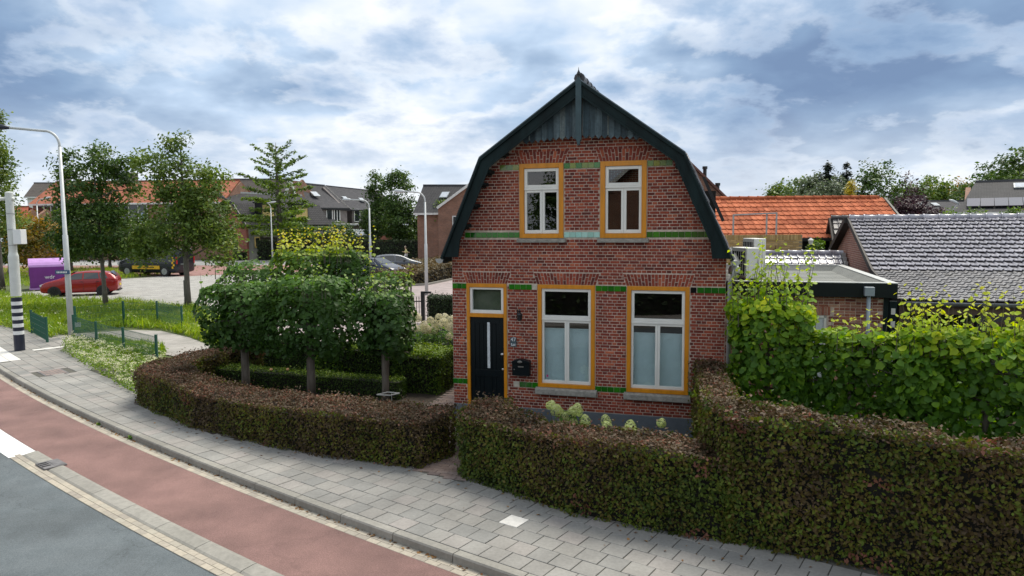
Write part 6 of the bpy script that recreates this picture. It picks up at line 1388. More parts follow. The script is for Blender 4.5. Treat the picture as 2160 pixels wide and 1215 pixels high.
# ================================================================== buildings further away
def far_tile(name, c1, c2, rough=.85, row=.34, colw=.3, coat=0., wob=.5):
    """tiled roof too far away to tell the tiles apart: rows and columns in relief"""
    m, N, L, n, out = _mat(name); b = n('ShaderNodeBsdfPrincipled'); L.new(b.outputs[0], out.inputs[0]); b.inputs['Roughness'].default_value = rough; b.inputs['Coat Weight'].default_value = coat; b.inputs['Specular IOR Level'].default_value = .25
    uv = n('ShaderNodeUVMap'); sp = n('ShaderNodeSeparateXYZ'); L.new(uv.outputs[0], sp.inputs[0])
    def M(op, a, b_=None):
        q = n('ShaderNodeMath', operation=op)
        for i, v in enumerate((a, b_)):
            if v is None: continue
            if isinstance(v, (int, float)): q.inputs[i].default_value = v
            else: L.new(v, q.inputs[i])
        return q.outputs[0]
    rw = M('FRACT', M('DIVIDE', sp.outputs[1], row)); cw = M('SINE', M('MULTIPLY', sp.outputs[0], 2*math.pi/colw))
    h = M('ADD', M('MULTIPLY', M('SUBTRACT', 1., rw), 1.2), M('MULTIPLY', cw, .35)); edge = M('LESS_THAN', rw, .13)
    bp = n('ShaderNodeBump'); L.new(h, bp.inputs['Height']); bp.inputs['Distance'].default_value = .05; bp.inputs['Strength'].default_value = .7; L.new(bp.outputs[0], b.inputs['Normal'])
    cb = n('ShaderNodeCombineXYZ'); L.new(M('FLOOR', M('DIVIDE', sp.outputs[0], colw)), cb.inputs[0]); L.new(M('FLOOR', M('DIVIDE', sp.outputs[1], row)), cb.inputs[1])
    wn = n('ShaderNodeTexWhiteNoise', noise_dimensions='2D'); L.new(cb.outputs[0], wn.inputs[0]); mx = n('ShaderNodeMix', data_type='RGBA'); L.new(wn.outputs[0], mx.inputs[0]); mx.inputs[6].default_value = (*c1, 1); mx.inputs[7].default_value = (*c2, 1)
    m2 = n('ShaderNodeMix', data_type='RGBA'); L.new(M('MULTIPLY', edge, .55), m2.inputs[0]); L.new(mx.outputs[2], m2.inputs[6]); m2.inputs[7].default_value = (c1[0]*.35, c1[1]*.35, c1[2]*.35, 1)
    L.new(m2.outputs[2], b.inputs['Base Color']); return m
FT_DARK = far_tile('dark_far_tiles', (.045, .045, .05), (.062, .06, .065)); FT_ORG = far_tile('orange_far_tiles', srgb(138, 82, 62), srgb(160, 100, 78), .9); FT_BLK = far_tile('black_far_tiles', (.022, .022, .025), (.034, .033, .036), .8); FT_RED = far_tile('red_far_tiles', srgb(132, 66, 48), srgb(150, 80, 58), .9); FT_BRN = far_tile('brown_far_tiles', (.06, .05, .045), (.08, .068, .06))
FB_BR = brick_mat('far_brown_brick', 'xz', srgb(140, 98, 76), srgb(120, 84, 68), (.32, .27, .23), .22, .066, .01); FB_RED = brick_mat('far_red_brick', 'xz', srgb(150, 80, 62), srgb(126, 62, 52), (.36, .27, .22), .22, .066, .01); FB_GREY = brick_mat('far_grey_brick', 'xz', (.16, .14, .135), (.12, .105, .10), (.2, .18, .17), .22, .066, .01)
M_FW = simple('far_white_paint', (.72, .72, .69), .5); M_FG = simple('far_window_glass', (.02, .025, .03), .08, spec=.8); M_OCHW = simple('far_cream_frame', srgb(214, 186, 120), .5)
def uvmesh(m, name, mat, parent, uvs):
    o = m.build(name, mat, parent, recalc=False); lay = o.data.uv_layers.new(name='UVMap'); k = 0
    for p, uv in zip(o.data.polygons, uvs):
        for li, q in zip(p.loop_indices, uv): lay.data[li].uv = q
    return o
def gabled(name, label, eL, eR, rL, rR, roofm, wallm, cat='house', wins=(), over=.3, lower=None, frame=None, verge=None, chimneys=(), skylights=(), dormers=()):
    """eaves line eL-eR and ridge line rL-rR of the slope we see; walls, the far slope and the gables follow"""
    frame = frame or M_FW; eL, eR, rL, rR = map(Vector, (eL, eR, rL, rR)); ux = (eR-eL); ux.z = 0; L_ = ux.length; ux.normalize(); uy = Vector((-ux.y, ux.x, 0)); T = thing(name, label, cat, (eL.x, eL.y, 0), math.atan2(ux.y, ux.x))
    l = lambda p: Vector(((p-eL).dot(ux), (p-eL).dot(uy), p.z)); a, b, c, d = l(eL), l(eR), l(rL), l(rR); dep = (c.y+d.y)/2; a2 = Vector((a.x+(c.x-a.x)*0, 2*c.y, a.z)); b2 = Vector((b.x, 2*d.y, b.z))
    sl = math.hypot(dep, c.z-a.z)
    m = MB(); m.face([a, b, d, c]); m.face([c, d, b2, a2]); th = Vector((0, 0, -.18)); m.face([a+th, c+th, d+th, b+th]); m.face([c+th, a2+th, b2+th, d+th]); m.face([a, c, c+th, a+th]); m.face([c, a2, a2+th, c+th]); m.face([b, b+th, d+th, d]); m.face([d, d+th, b2+th, b2]); m.face([a, a+th, b+th, b])
    q4 = [(0, 0)]*4; U = [[(a.x, 0), (b.x, 0), (d.x, sl), (c.x, sl)], [(c.x, sl), (d.x, sl), (b.x, 0), (a.x, 0)]]+[q4]*7
    rf = uvmesh(m, 'roof', roofm, T, U)
    m = MB(); m.beam(c+Vector((0, 0, .02)), d+Vector((0, 0, .02)), .22, .16); m.build('ridge', roofm if False else M_ROOFDK if roofm not in (FT_ORG, FT_RED) else roofm, rf)
    x0, x1 = a.x+over, b.x-over; y0, y1 = over, 2*dep-over; ze = a.z-.15
    m = MB(); m.box(x0, x1, y0, y0+.3, 0, ze); m.box(x0, x1, y1-.3, y1, 0, ze)
    for x in (x0, x1-.3): m.prism([(x, y0+.3, 0), (x, y1-.3, 0), (x, y1-.3, ze+.1), (x, dep, c.z-.35), (x, y0+.3, ze+.1)], (.3, 0, 0))
    w = m.build('wall', wallm, T)
    if lower: m = MB(); m.box(x0-.01, x1+.01, y0-.02, y0, 0, lower[0]); m.build('lower_wall', lower[1], T)
    m = MB(); m.box(a.x, b.x, -.08, .06, a.z-.22, a.z-.02); m.build('gutter', M_FW if verge is None or verge == 'w' else M_BLKMET, T)
    if verge: vm = M_FW if verge == 'w' else M_BLKMET; m = MB(); m.beam(b+Vector((.03, 0, -.1)), d+Vector((.03, 0, -.1)), .08, .26); m.beam(a+Vector((-.03, 0, -.1)), c+Vector((-.03, 0, -.1)), .08, .26); m.beam(d+Vector((.03, 0, -.1)), b2+Vector((.03, 0, -.1)), .08, .26); m.build('verge_board', vm, T)
    for (x, x_, z0, z1, nb) in wins:
        k = MB(); f = .09; y = y0-.06; k.box(x, x+f, y, y+.08, z0, z1); k.box(x_-f, x_, y, y+.08, z0, z1); k.box(x+f, x_-f, y, y+.08, z0, z0+f); k.box(x+f, x_-f, y, y+.08, z1-f, z1)
        for i in range(1, nb): xm = x+(x_-x)*i/nb; k.box(xm-f/2, xm+f/2, y, y+.08, z0+f, z1-f)
        wn = k.build('window', frame, T); k = MB(); k.box(x+f, x_-f, y+.04, y+.06, z0+f, z1-f); k.build('pane', M_FG, wn)
    for (x, wd, hh) in chimneys: k = MB(); k.box(x-wd/2, x+wd/2, dep-.35, dep+.35, c.z-.6, c.z+hh); k.box(x-wd/2-.06, x+wd/2+.06, dep-.41, dep+.41, c.z+hh, c.z+hh+.1); k.build('chimney', FB_GREY, rf)
    for (x, f, wd, hh) in skylights:
        p = Vector((x, dep*f, a.z+(c.z-a.z)*f)); sv = Vector((0, dep, c.z-a.z)).normalized(); nv = Vector((0, -sv.z, sv.y)); k = MB(); k.obox(p+nv*.06, (wd/2, 0, 0), sv*hh/2, nv*.06); sk = k.build('skylight', M_ZINC, rf); k = MB(); k.obox(p+nv*.125, (wd/2-.07, 0, 0), sv*(hh/2-.07), nv*.006); k.build('pane', simple('skylight_glass', (.45, .48, .52), .08, spec=.9), sk)
    return T, (a, b, c, d, dep, sl)
A3 = at
gabled('terraced_row', 'row of brick houses under a long orange tiled roof behind the left street trees', A3(60, 430, 86), A3(470, 427, 83), A3(118, 384, 91), A3(505, 380, 88), FT_ORG, FB_BR, wins=[(.9, 3.6, 4.3, 6.9, 3), (5.2, 7.4, 4.3, 6.9, 2), (11.6, 15.2, 4.3, 6.9, 3), (17.5, 20, 4.3, 6.9, 2), (1.2, 3.4, .8, 3.0, 2), (12, 15, .8, 3, 2)], chimneys=[(.9, 1.0, .9), (10.2, 1.1, .9)])
fp_ = thing('flag_pole', 'short flag pole with a pale blue flag on the orange-roofed row', 'flag', at(303, 448, 85)); m = MB(); m.tube([(-.2, 0, .6), (.1, -.9, -.9)], .03, 6); m.build('pole', M_FW, fp_); m = MB(); [m.face([(.0+i*.02, -.5-i*.1, 0-i*.25), (.35+i*.06, -.5-i*.1, -.25-i*.25), (.38+i*.06, -.6-i*.1, -.6-i*.25), (.02+i*.02, -.6-i*.1, -.4-i*.25)]) for i in range(4)]; m.build('flag', simple('pale_blue_cloth', (.35, .50, .62), .8), fp_)
gabled('dark_roofed_house', 'house with dark roof peeping out left behind the orange-roofed row', A3(50, 415, 104), A3(130, 415, 104), A3(72, 386, 109), A3(140, 386, 109), FT_BRN, M_FW)
gabled('red_roofed_annex', 'low red roofed annex at the left of the orange-roofed row', A3(10, 470, 80), A3(58, 470, 80), A3(14, 436, 84), A3(60, 436, 84), FT_RED, FB_BR)
gabled('tall_gabled_house', 'tall house with dark roof and brick gable behind the layered tree', A3(466, 432, 100), A3(596, 432, 97), A3(487, 378, 106), A3(612, 378, 103), FT_BRN, FB_BR, verge='w')
# its street-facing gable
g0, g1, g2 = at(588, 470, 94), at(612, 380, 95), at(640, 470, 98)
T = thing('brick_gable_wing', 'brick gable with white verge boards at the right of the tall house', 'building', (g1.x, g1.y, 0)); o_ = Vector((g1.x, g1.y, 0)); A_, B_, C_ = g0-o_, g1-o_, g2-o_
m = MB(); m.prism([(A_.x, A_.y, 0), tuple(A_), tuple(B_), tuple(C_), (C_.x, C_.y, 0)], (.6, 2.5, 0)); m.build('wall', brick_mat('gable_brown_brick', 'xz', srgb(128, 88, 66), srgb(108, 76, 60), (.28, .23, .2), .22, .066, .01), T)
m = MB(); m.beam(B_+Vector((0, -.1, .1)), C_+Vector((0, -.1, .1)), .3, .34); m.beam(A_+Vector((0, -.1, .1)), B_+Vector((0, -.1, .1)), .3, .34); m.build('verge_board', M_FW, T)
for dx in (-.55, .45): m = MB(); m.box(dx-.2, dx+.2, -.5, -.3, 5.4, 7.2); wn = m.build('window', M_FW, T)
wl = [(.6+i*1.75+(.5 if i % 3 == 2 else 0), 1.6+i*1.75+(.5 if i % 3 == 2 else 0), 4.5, 6.4, 2 if i % 2 else 1) for i in range(8)]
gabled('terraced_house', 'left block of the slate-grey roofed terrace behind the clipped hedge', A3(628, 437, 98), A3(738, 442, 104), A3(642, 387, 104), A3(684, 391, 110), FT_DARK, FB_GREY, wins=wl[:4], verge='b', lower=(4.0, FB_RED), skylights=[(4.8, .55, 1.0, 1.4)])
gabled('terraced_house', 'right block of the slate-grey roofed terrace, with two skylights', A3(741, 442, 105), A3(850, 447, 111), A3(687, 392, 111), A3(800, 404, 117), FT_DARK, FB_GREY, wins=wl[:4], verge='b', lower=(4.0, FB_RED), skylights=[(1.0, .45, .7, 1.2), (3.6, .4, .7, 1.2)])
# cross-gabled brown house left of the brick house
gabled('brown_brick_house', 'house with dark tiled roof and one skylight just left behind the brick house', A3(872, 449, 74), A3(1030, 449, 72), A3(893, 391, 79), A3(1040, 391, 77), FT_BLK, FB_BR, skylights=[(2.4, .6, .9, 1.2)])
T = thing('brown_gable_wing', 'brown brick gable with white verge next to the left eave of the brick house', 'building', (at(1000, 470, 70.5).x, 70.5, 0)); o_ = Vector((T.location.x, 70.5, 0)); P_ = [at(x, y, 70.5)-o_ for x, y in ((924, 440), (1000, 384), (1076, 440))]
m = MB(); m.prism([(P_[0].x, 0, 0), (P_[0].x, 0, P_[0].z), (P_[1].x, 0, P_[1].z), (P_[2].x, 0, P_[2].z), (P_[2].x, 0, 0)], (0, 3.5, 0)); m.build('wall', FB_BR, T); m = MB(); m.beam(P_[0]+Vector((-.1, -.05, .05)), P_[1]+Vector((0, -.05, .12)), .25, .24); m.beam(P_[1]+Vector((0, -.05, .12)), P_[2]+Vector((.1, -.05, .05)), .25, .24); m.build('verge_board', M_FW, T)
m = MB(); q = at(954, 470, 70.4)-o_; q2 = at(978, 455, 70.4)-o_; m.box(q.x, q2.x+.1, -.08, -.01, q.z-.6, q2.z); wn = m.build('window', M_FW, T); m = MB(); m.box(q.x+.1, q2.x, -.1, -.082, q.z-.5, q2.z-.1); m.build('pane', M_FG, wn)

# the other gambrel house across the parking place
def plane_uv(px, py, O, du):
    """pixel -> (distance along du, height) on the upright plane through O"""
    d = _ray(px, py); nrm = np.array([du[1], -du[0], 0.]); t = ((np.array([O[0], O[1], 0])-np.array([0, 0, CAM_H]))@nrm)/(d@nrm); p = np.array([0, 0, CAM_H])+d*t; return float((p[0]-O[0])*du[0]+(p[1]-O[1])*du[1]), float(p[2])
cr_ = ground(522, 549); th2 = R(30); du = (-math.cos(th2), math.sin(th2)); dv = (math.sin(th2), math.cos(th2))
GH = thing('gambrel_house', 'red brick gambrel-roofed house with black door across the parking area', 'house', (cr_.x, cr_.y, 0), -th2)
# local frame: x to the right along the gable (0 at the near corner, negative to the left), y back along the rendered side
def gx(px, py): u, z = plane_uv(px, py, cr_, du); return -u, z
kx, kz = gx(494, 428); ex_, ez = gx(511, 473); ax_, az = kx-3.2, kz+1.35; Wg = -2*ax_; LG = 13.5; ov = .25
outl = [(0+.25, ez-.1), (kx, kz), (ax_, az), (2*ax_-kx, kz), (2*ax_-.25, ez-.1)]
m = MB(); m.prism([(0, 0, 0), (0, 0, ez), (kx-.1, 0, kz-.15), (ax_, 0, az-.15), (2*ax_-kx+.1, 0, kz-.15), (2*ax_, 0, ez), (2*ax_, 0, 0)], (0, .3, 0)); m.build('gable_wall', FB_RED, GH)
m = MB(); m.box(-.3, 0, .301, LG, 0, ez); m.build('rendered_wall', simple('grey_render', (.30, .30, .28), .9, var=.12, scale=1.2), GH)
m = MB(); UVs = []
for a, b in zip(outl[:-1], outl[1:]):
    m.face([(a[0], -ov, a[1]), (a[0], LG, a[1]), (b[0], LG, b[1]), (b[0], -ov, b[1])]); l_ = math.hypot(b[0]-a[0], b[1]-a[1]); UVs.append([(0, 0), (LG, 0), (LG, l_), (0, l_)])
rf = uvmesh(m, 'roof', FT_BLK, GH, UVs); sdm = rf.modifiers.new('thick', 'SOLIDIFY'); sdm.thickness = .15; sdm.offset = -1
m = MB()
for a, b in zip(outl[:-1], outl[1:]): m.beam((a[0], -ov-.03, a[1]-.08), (b[0], -ov-.03, b[1]-.08), .08, .34)
m.build('verge_board', M_BLKMET, GH); m = MB(); m.beam((ax_, -ov, az+.05), (ax_, LG, az+.05), .25, .2); m.build('ridge', M_GALV, rf)
def gwin(px0, py0, px1, py1, nm='window', door=False):
    x0, z1 = gx(px0, py0); x1, z0 = gx(px1, py1); k = MB(); f = .11; k.box(x0, x0+f, -.05, .02, z0, z1); k.box(x1-f, x1, -.05, .02, z0, z1); k.box(x0+f, x1-f, -.05, .02, z1-f, z1)
    if not door: k.box(x0+f, x1-f, -.05, .02, z0, z0+f); k.box((x0+x1)/2-.04, (x0+x1)/2+.04, -.05, .02, z0+f, z0+(z1-z0)*.62); k.box(x0+f, x1-f, -.05, .02, z0+(z1-z0)*.62, z0+(z1-z0)*.68)
    else: k.box(x0+f, x1-f, -.05, .02, z1-.85, z1-.75)
    w = k.build(nm, M_OCHW, GH); k = MB(); k.box(x0+f, x1-f, -.03, -.01, z0+(0 if door else f), z1-f); k.build('door_leaf' if door else 'pane', M_DOOR if door else M_FG, w); return w
gwin(471, 438, 484, 465); gwin(488, 491, 505, 545, 'door', True); gwin(452, 491, 462, 520)
for y0_, ww in ((2.2, 2.0), (7.4, 2.2)):    # dormers on the lower roof slope
    m = MB(); m.box(-1.0, .1, y0_, y0_+ww, ez+.55, kz+.0); dm = m.build('dormer', M_BLKMET, GH); m = MB(); m.box(-1.2, .4, y0_-.15, y0_+ww+.15, kz-.02, kz+.14); m.build('dormer_roof', M_BLKMET, dm); m = MB(); m.box(.101, .13, y0_+.15, y0_+ww-.15, ez+.7, kz-.2); m.build('dormer_window', M_OCHW, dm)
m = MB(); m.box(.0, .05, 1.1, 1.9, 1.4, 2.7); wn = m.build('window', M_OCHW, GH); m = MB(); m.box(.051, .06, 1.25, 1.75, 1.55, 2.55); m.build('pane', M_FG, wn)
m = MB(); m.box(0, .1, 2.0, 9, 0, 2.6); m.box(-.0, .5, 2.0, 9, 2.6, 3.0); m.build('brick_lean_to', FB_GREY, GH)
M_BUSH = L_YEW
hedge('entrance_bush', 'small rounded bush beside the black door of the far gambrel house', 'shrub', [tuple((Vector(cr_)+Vector((du[0], du[1], 0))*a-Vector((dv[0], dv[1], 0))*b)[:2]) for a, b in ((-.3, .2), (1.2, .2), (1.2, 1.2), (-.3, 1.2))], 1.0, L_YEW, M_CORE, 160, .14, .2, .12)
# long clipped hedge
ha, hb = at(543, 548, 82), at(965, 550, 77)
hedge('long_clipped_hedge', 'long dark clipped hedge behind the parked cars and walking person', 'hedge', [(ha.x, ha.y), (hb.x, hb.y), (hb.x+6, hb.y-.4), (hb.x+6, hb.y+1), (hb.x, hb.y+1.4), (ha.x, ha.y+1.4)], 2.28, L_YEW, M_CORE, 110, .16, .15, .04)
# garden sheds behind it
def shed(name, label, px0, px1, pyt, Y, dep, zdrop, mat, wm=None, cat='shed', thick=.2):
    a, b = at(px0, pyt, Y), at(px1, pyt, Y); T = thing(name, label, cat, (a.x, a.y, 0)); w = b.x-a.x; z = a.z; m = MB(); m.prism([(0, 0, z-zdrop), (0, dep, z), (0, dep, z-thick), (0, 0, z-zdrop-thick)], (w, 0, 0)); m.build('roof', mat, T); m = MB(); m.box(.15, w-.15, .2, dep-.1, 0, z-zdrop-thick-.01); m.build('wall', wm or M_DIM, T); return T
shed('garden_shed', 'dark-roofed shed just left behind the long hedge', 612, 702, 478, 90, 4, .9, FT_BLK if False else M_BLKMET)
shed('flat_carport', 'pale flat roof carrying solar collectors behind the hedge', 668, 775, 472, 99, 5, .05, M_FW)
shed('slatted_roof_shed', 'grey roofed shed with pale slats in the middle behind the hedge', 700, 790, 484, 93, 4, .8, M_ZINC)
T = thing('solar_collector', 'dark solar collector lying on the pale flat roof behind the hedge', 'solar panel', at(664, 474, 99.5)); m = MB(); m.prism([(0, 0, 0), (0, 1.2, .75), (0, 1.2, .65), (0, 0, -.1)], (2.6, 0, 0)); m.build('panel', M_BLKMET, T); m = MB(); m.box(-.05, 2.65, -.05, .05, -.12, .02); m.build('frame', M_FW, T)
T = thing('cold_frame', 'small glass-roofed frame poking over the long hedge behind the person', 'greenhouse', at(834, 512, 84)); m = MB()
for i in range(5): m.beam((i*.38, 0, 0), (i*.38+(.0), .5, .62), .05, .05)
m.beam((0, .5, .62), (1.52, .5, .62), .05, .05); m.beam((0, 0, 0), (1.52, 0, 0), .05, .05); m.build('frame', M_FW, T); m = MB(); m.prism([(0, .02, .0), (1.52, .02, 0), (1.52, .52, .6), (0, .52, .6)], (0, .01, -.01)); m.build('pane', M_GLASS, T)

# right background
T = thing('brown_gable_house', 'brown gable with two dark flues just right of the brick house roof', 'house', (at(1446, 340, 38).x, 38, 0)); o_ = Vector((T.location.x, 38, 0)); ap = at(1446, 339, 38)-o_; rt2 = at(1530, 420, 38)-o_; sl_ = (ap.z-rt2.z)/(rt2.x-ap.x); ee = 4.2
m = MB(); m.prism([(-ee, 0, 0), (-ee, 0, ap.z-sl_*ee), (0, 0, ap.z), (ee, 0, ap.z-sl_*ee), (ee, 0, 0)], (0, 9, 0)); m.build('wall', FB_BR, T)
m = MB(); m.prism([(0, -.2, ap.z+.16), (ee+.3, -.2, ap.z-sl_*(ee+.3)+.16), (ee+.3, -.2, ap.z-sl_*(ee+.3)+.02), (0, -.2, ap.z+.02), (-ee-.3, -.2, ap.z-sl_*(ee+.3)+.02), (-ee-.3, -.2, ap.z-sl_*(ee+.3)+.16)], (0, 9.4, 0)); m.build('roof', simple('brown_red_tile_edge', (.14, .06, .045), .7, var=.2, scale=8), T)
for px, y0_, y1_ in ((1487, 351, 388), (1514, 386, 412)):
    t_, b_ = at(px, y0_, 39)-o_, at(px, y1_, 39)-o_; m = MB(); m.lathe((t_.x, 1, b_.z-.4), [(.10, 0), (.10, t_.z-b_.z+.25), (.14, t_.z-b_.z+.26), (.14, t_.z-b_.z+.40)], 10); m.build('flue', M_BLKMET, T)
SV = Vector((math.cos(R(33)), -math.sin(R(33)), 0))*7.5
TT, q = gabled('solar_house', 'dark-tiled house with a row of solar panels and skylight at the far right', A3(2020, 447, 44), A3(2020, 447, 44)+SV, A3(2058, 384, 49), A3(2058, 384, 49)+SV, FT_BLK, FB_BR, verge=None, skylights=[(3.35, .78, .8, 1.1)])
a, b, c, d, dep, sl = q; M_SOL = pieces_mat('solar_cell', [(.030, .022, .045), (.045, .03, .04), (.02, .025, .06), (.05, .035, .04)], .12, 8, .1, .02, coat=.6)
sv = Vector((0, dep, c.z-a.z)).normalized(); nv = Vector((0, -sv.z, sv.y))
for i in range(6):
    p = Vector((.45+i*.72+.35, dep*.22, a.z+(c.z-a.z)*.22))+nv*.14; m = MB(); m.obox(p, (.345, 0, 0), sv*.85, nv*.025); m.build('solar_panel', M_SOL, TT)
for i in range(3):
    p = Vector((5.4+i*.72+.35, dep*.22, a.z+(c.z-a.z)*.22))+nv*.14; m = MB(); m.obox(p, (.345, 0, 0), sv*.85, nv*.025); m.build('solar_panel', M_SOL, TT)
gabled('distant_house', 'far low grey roof with a chimney between the purple tree and the solar house', A3(1945, 455, 70), A3(2040, 455, 70), A3(1950, 424, 74), A3(2040, 424, 74), FT_DARK, FB_BR, skylights=[(1.4, .7, .6, .8), (2.9, .7, .6, .8)], chimneys=[(1.9, 1.0, .5)])
T = thing('lantern', 'small white lantern hanging beside the yellow brick wall', 'lamp', at(1710, 517, 26)); m = MB(); m.lathe((0, 0, 0), [(.02, 0), (.07, .02), (.09, .16), (.11, .18), (.02, .26)], 8); m.build('body', M_FW, T); m = MB(); m.tube([(0, 0, .26), (0, .3, .3)], .012, 5); m.build('arm', M_BLKMET, T)

# iron gate
g0 = ground(893, 682); G_ = thing('iron_gate', 'black iron gate with pointed bars and square posts left behind the house', 'gate', (g0.x, g0.y, 0), R(180-8))
m = MB(); m.box(-.07, .07, -.07, .07, 0, 1.28); m.build('post', M_BLKMET, G_); m = MB(); m.box(-.32, -.26, -.05, .05, 0, 1.05); m.box(-.34, .07, -.04, .04, 1.2, 1.28); m.build('post', M_BLKMET, G_)
for i in range(16):
    x = .16+i*.105; m = MB(); m.box(x-.011, x+.011, -.011, .011, .08, 1.0); m.prism([(x-.02, 0, 1.0), (x+.02, 0, 1.0), (x, 0, 1.1)], (0, .01, 0)); m.build('bar', M_BLKMET, G_)
for z in (.14, .88): m = MB(); m.box(.07, 1.85, -.02, .02, z-.02, z+.02); m.build('rail', M_BLKMET, G_)

# ================================================================== trees
L_T1 = leaf_mat('maple_leaf', [(0, (.028, .062, .014)), (.5, (.055, .11, .020)), (.85, (.11, .18, .028)), (1, (.18, .24, .035))], .5, .3)
L_T2 = leaf_mat('street_lime_leaf', [(0, (.045, .08, .014)), (.45, (.085, .145, .022)), (.8, (.16, .23, .035)), (1, (.28, .31, .06))], .5, .3)
L_T3 = leaf_mat('bright_tree_leaf', [(0, (.04, .09, .015)), (.5, (.09, .17, .02)), (1, (.22, .30, .035))], .5, .35)
L_AUT = leaf_mat('turning_leaf', [(0, (.05, .08, .015)), (.4, (.14, .13, .02)), (.75, (.30, .18, .025)), (1, (.38, .24, .03))], .5, .35)
L_CON = leaf_mat('conifer_leaf', [(0, (.012, .024, .018)), (1, (.035, .055, .035))], .6, .1)
L_PUR = leaf_mat('purple_leaf', [(0, (.025, .010, .018)), (.6, (.05, .020, .030)), (1, (.09, .045, .045))], .5, .2)
L_WIL = leaf_mat('grey_green_leaf', [(0, (.05, .075, .035)), (1, (.13, .17, .09))], .5, .3)
L_YLW = leaf_mat('yellow_conifer_leaf', [(0, (.30, .26, .02)), (1, (.60, .48, .03))], .5, .3)
def gpt(px, py): p = ground(px, py); return (p.x, p.y, 0)
tree('street_tree', 'dark green street tree between the lamp post and the red car', gpt(224, 650), 2.1, .115, [(-.2, 0, 4.0, 1.8, 1.6, 1.4), (-1.0, 0, 5.7, 1.1, 1.1, 1.3), (.5, 0, 5.5, 1.3, 1.3, 1.5), (.1, 0, 7.1, .7, .7, .8), (-1.3, 0, 7.0, .6, .5, .7), (1.3, 0, 6.9, .5, .5, .5), (1.0, 0, 3.4, 1.2, 1.2, .9), (-1.4, .2, 3.2, 1.1, 1., .8)], L_T1, M_BARKLT, 190, 85, .15, .46, limbs=16, lean=(-.25, 0), trunk_top=7.4)
tree('street_tree', 'street tree with drooping crown in front of the black van', gpt(397, 652), 2.2, .145, [(-.3, 0, 4.4, 1.9, 1.6, 1.5), (.9, 0, 4.4, 1.5, 1.4, 1.4), (-.5, 0, 6.3, 1.1, 1.1, 1.2), (.8, 0, 6.0, .9, 1., 1.0), (-1.6, 0, 7.2, .7, .6, .4), (1.9, -.2, 3.0, .7, .7, 1.0), (-1.9, 0, 3.2, .9, .9, .6), (1.7, 0, 6.5, .8, .6, .35), (-.2, 0, 7.9, .5, .5, .6)], L_T2, M_BARKLT, 200, 80, .155, .46, droop=.5, limbs=18, trunk_top=7.6)
tree('street_tree', 'tall tree cut off by the left edge of the picture', gpt(2, 612), 2.8, .22, [(-1.6, 0, 9.6, 2.0, 2., 2.2), (-1.0, 0, 6.8, 2.3, 2., 2.0), (-.4, 0, 4.6, 2.0, 1.8, 1.5), (-.2, 0, 10.6, .8, .8, .9), (.3, 0, 8.6, .9, .8, .8), (-3.5, 0, 7, 2.4, 2, 3)], L_T2, M_BARKLT, 300, 80, .17, .55, limbs=14)
for px, py, hz_, r_, mt, lab, Y in ((78, 560, 5.2, 2.0, L_AUT, 'bushy tree turning orange behind the purple container', 56), (20, 560, 5.8, 2.2, L_T1, 'dark bushy tree at the left edge behind the container', 60), (150, 560, 6.2, 2.3, L_T1, 'dark tree behind the tall silver lamp post', 64), (232, 560, 5.4, 2.2, L_T1, 'dark tree behind the first street tree', 68), (316, 560, 4.9, 2.2, L_T2, 'round tree behind the parked van', 70)):
    p = at(px, py, Y); tree('background_tree', lab, (p.x, p.y, 0), 1.2, .16, [(0, 0, hz_*.45, r_, r_, hz_*.32), (-.6, 0, hz_*.72, r_*.7, r_*.7, hz_*.25), (.7, 0, hz_*.66, r_*.7, r_*.7, hz_*.22)], mt, M_BARKLT, 90, 45, .24, .7)
# layered tree with long level branches
p = at(592, 540, 80); T = thing('layered_tree', 'tall tree with long level branches in tiers in front of the far gambrel house', 'tree', (p.x, p.y, 0))
m = MB(); m.tube([(0, 0, 0), (0, 0, 6), (-.15, 0, 11), (-.1, 0, 13.2)], [.34, .24, .10, .02], 10); Cs, Ns, Rs = [], [], []
NB = 44
for i in range(NB):
    f = i/NB; z = 2.9+f*10.0; Lb = ((3.0+2.9*(1-f))*RG.uniform(.55, 1.15) if f < .9 else 1.2); a_ = i*2.399+RG.normal()*.2; up = (.03+.55*f**1.6)*Lb*RG.uniform(.6, 1.2); dx_, dy_ = math.cos(a_)*Lb, math.sin(a_)*Lb
    m.tube([(0, 0, z), (dx_*.5, dy_*.5, z+up*.35), (dx_, dy_, z+up)], [.06*(1-f)+.02, .04*(1-f)+.012, .01], 4, caps=False)
    k = int(Lb*62*(1.2-.85*f)); t = RG.random(k)**.75; wdt = .34*(1-.45*f)*(1-.4*t); Cs.append(np.column_stack([dx_*t, dy_*t, z+up*t**1.2])+RG.normal(size=(k, 3))*np.array([1, 1, .55])*wdt[:, None]-np.array([0, 0, .10])); Ns.append(RG.normal(size=(k, 3))*.5+np.array([0, -.2, .8])); Rs.append(np.clip(RG.random(k)*.8-.35*f+.15, 0, 1))
C = np.vstack(Cs); link('crown', leaf_mesh('crown', C, np.vstack(Ns), .36*(.5+.7*RG.random(len(C))), leaf_mat('layered_leaf', [(0, (.045, .075, .025)), (.5, (.13, .22, .022)), (1, (.22, .32, .03))], .5, .35), np.concatenate(Rs)), T); m.build('trunk', M_BARKLT, T, smooth=True)
def simple_tree(name, lab, px, Y, blobs, mt, n=110, per=45, leaf=.26, clump=.7, th_=1.5, tr=.15, **k):
    p = at(px, 500, Y); return tree(name, lab, (p.x, p.y, 0), th_, tr, blobs, mt, M_BARKLT, n, per, leaf, clump, **k)
simple_tree('upright_tree', 'slim dark upright tree left of the brown brick house', 796, 84, [(0, 0, 7.6, 1.1, 1.1, 2.8), (0, 0, 4.2, 1.9, 1.6, 2.2)], L_T1, 130, 50)
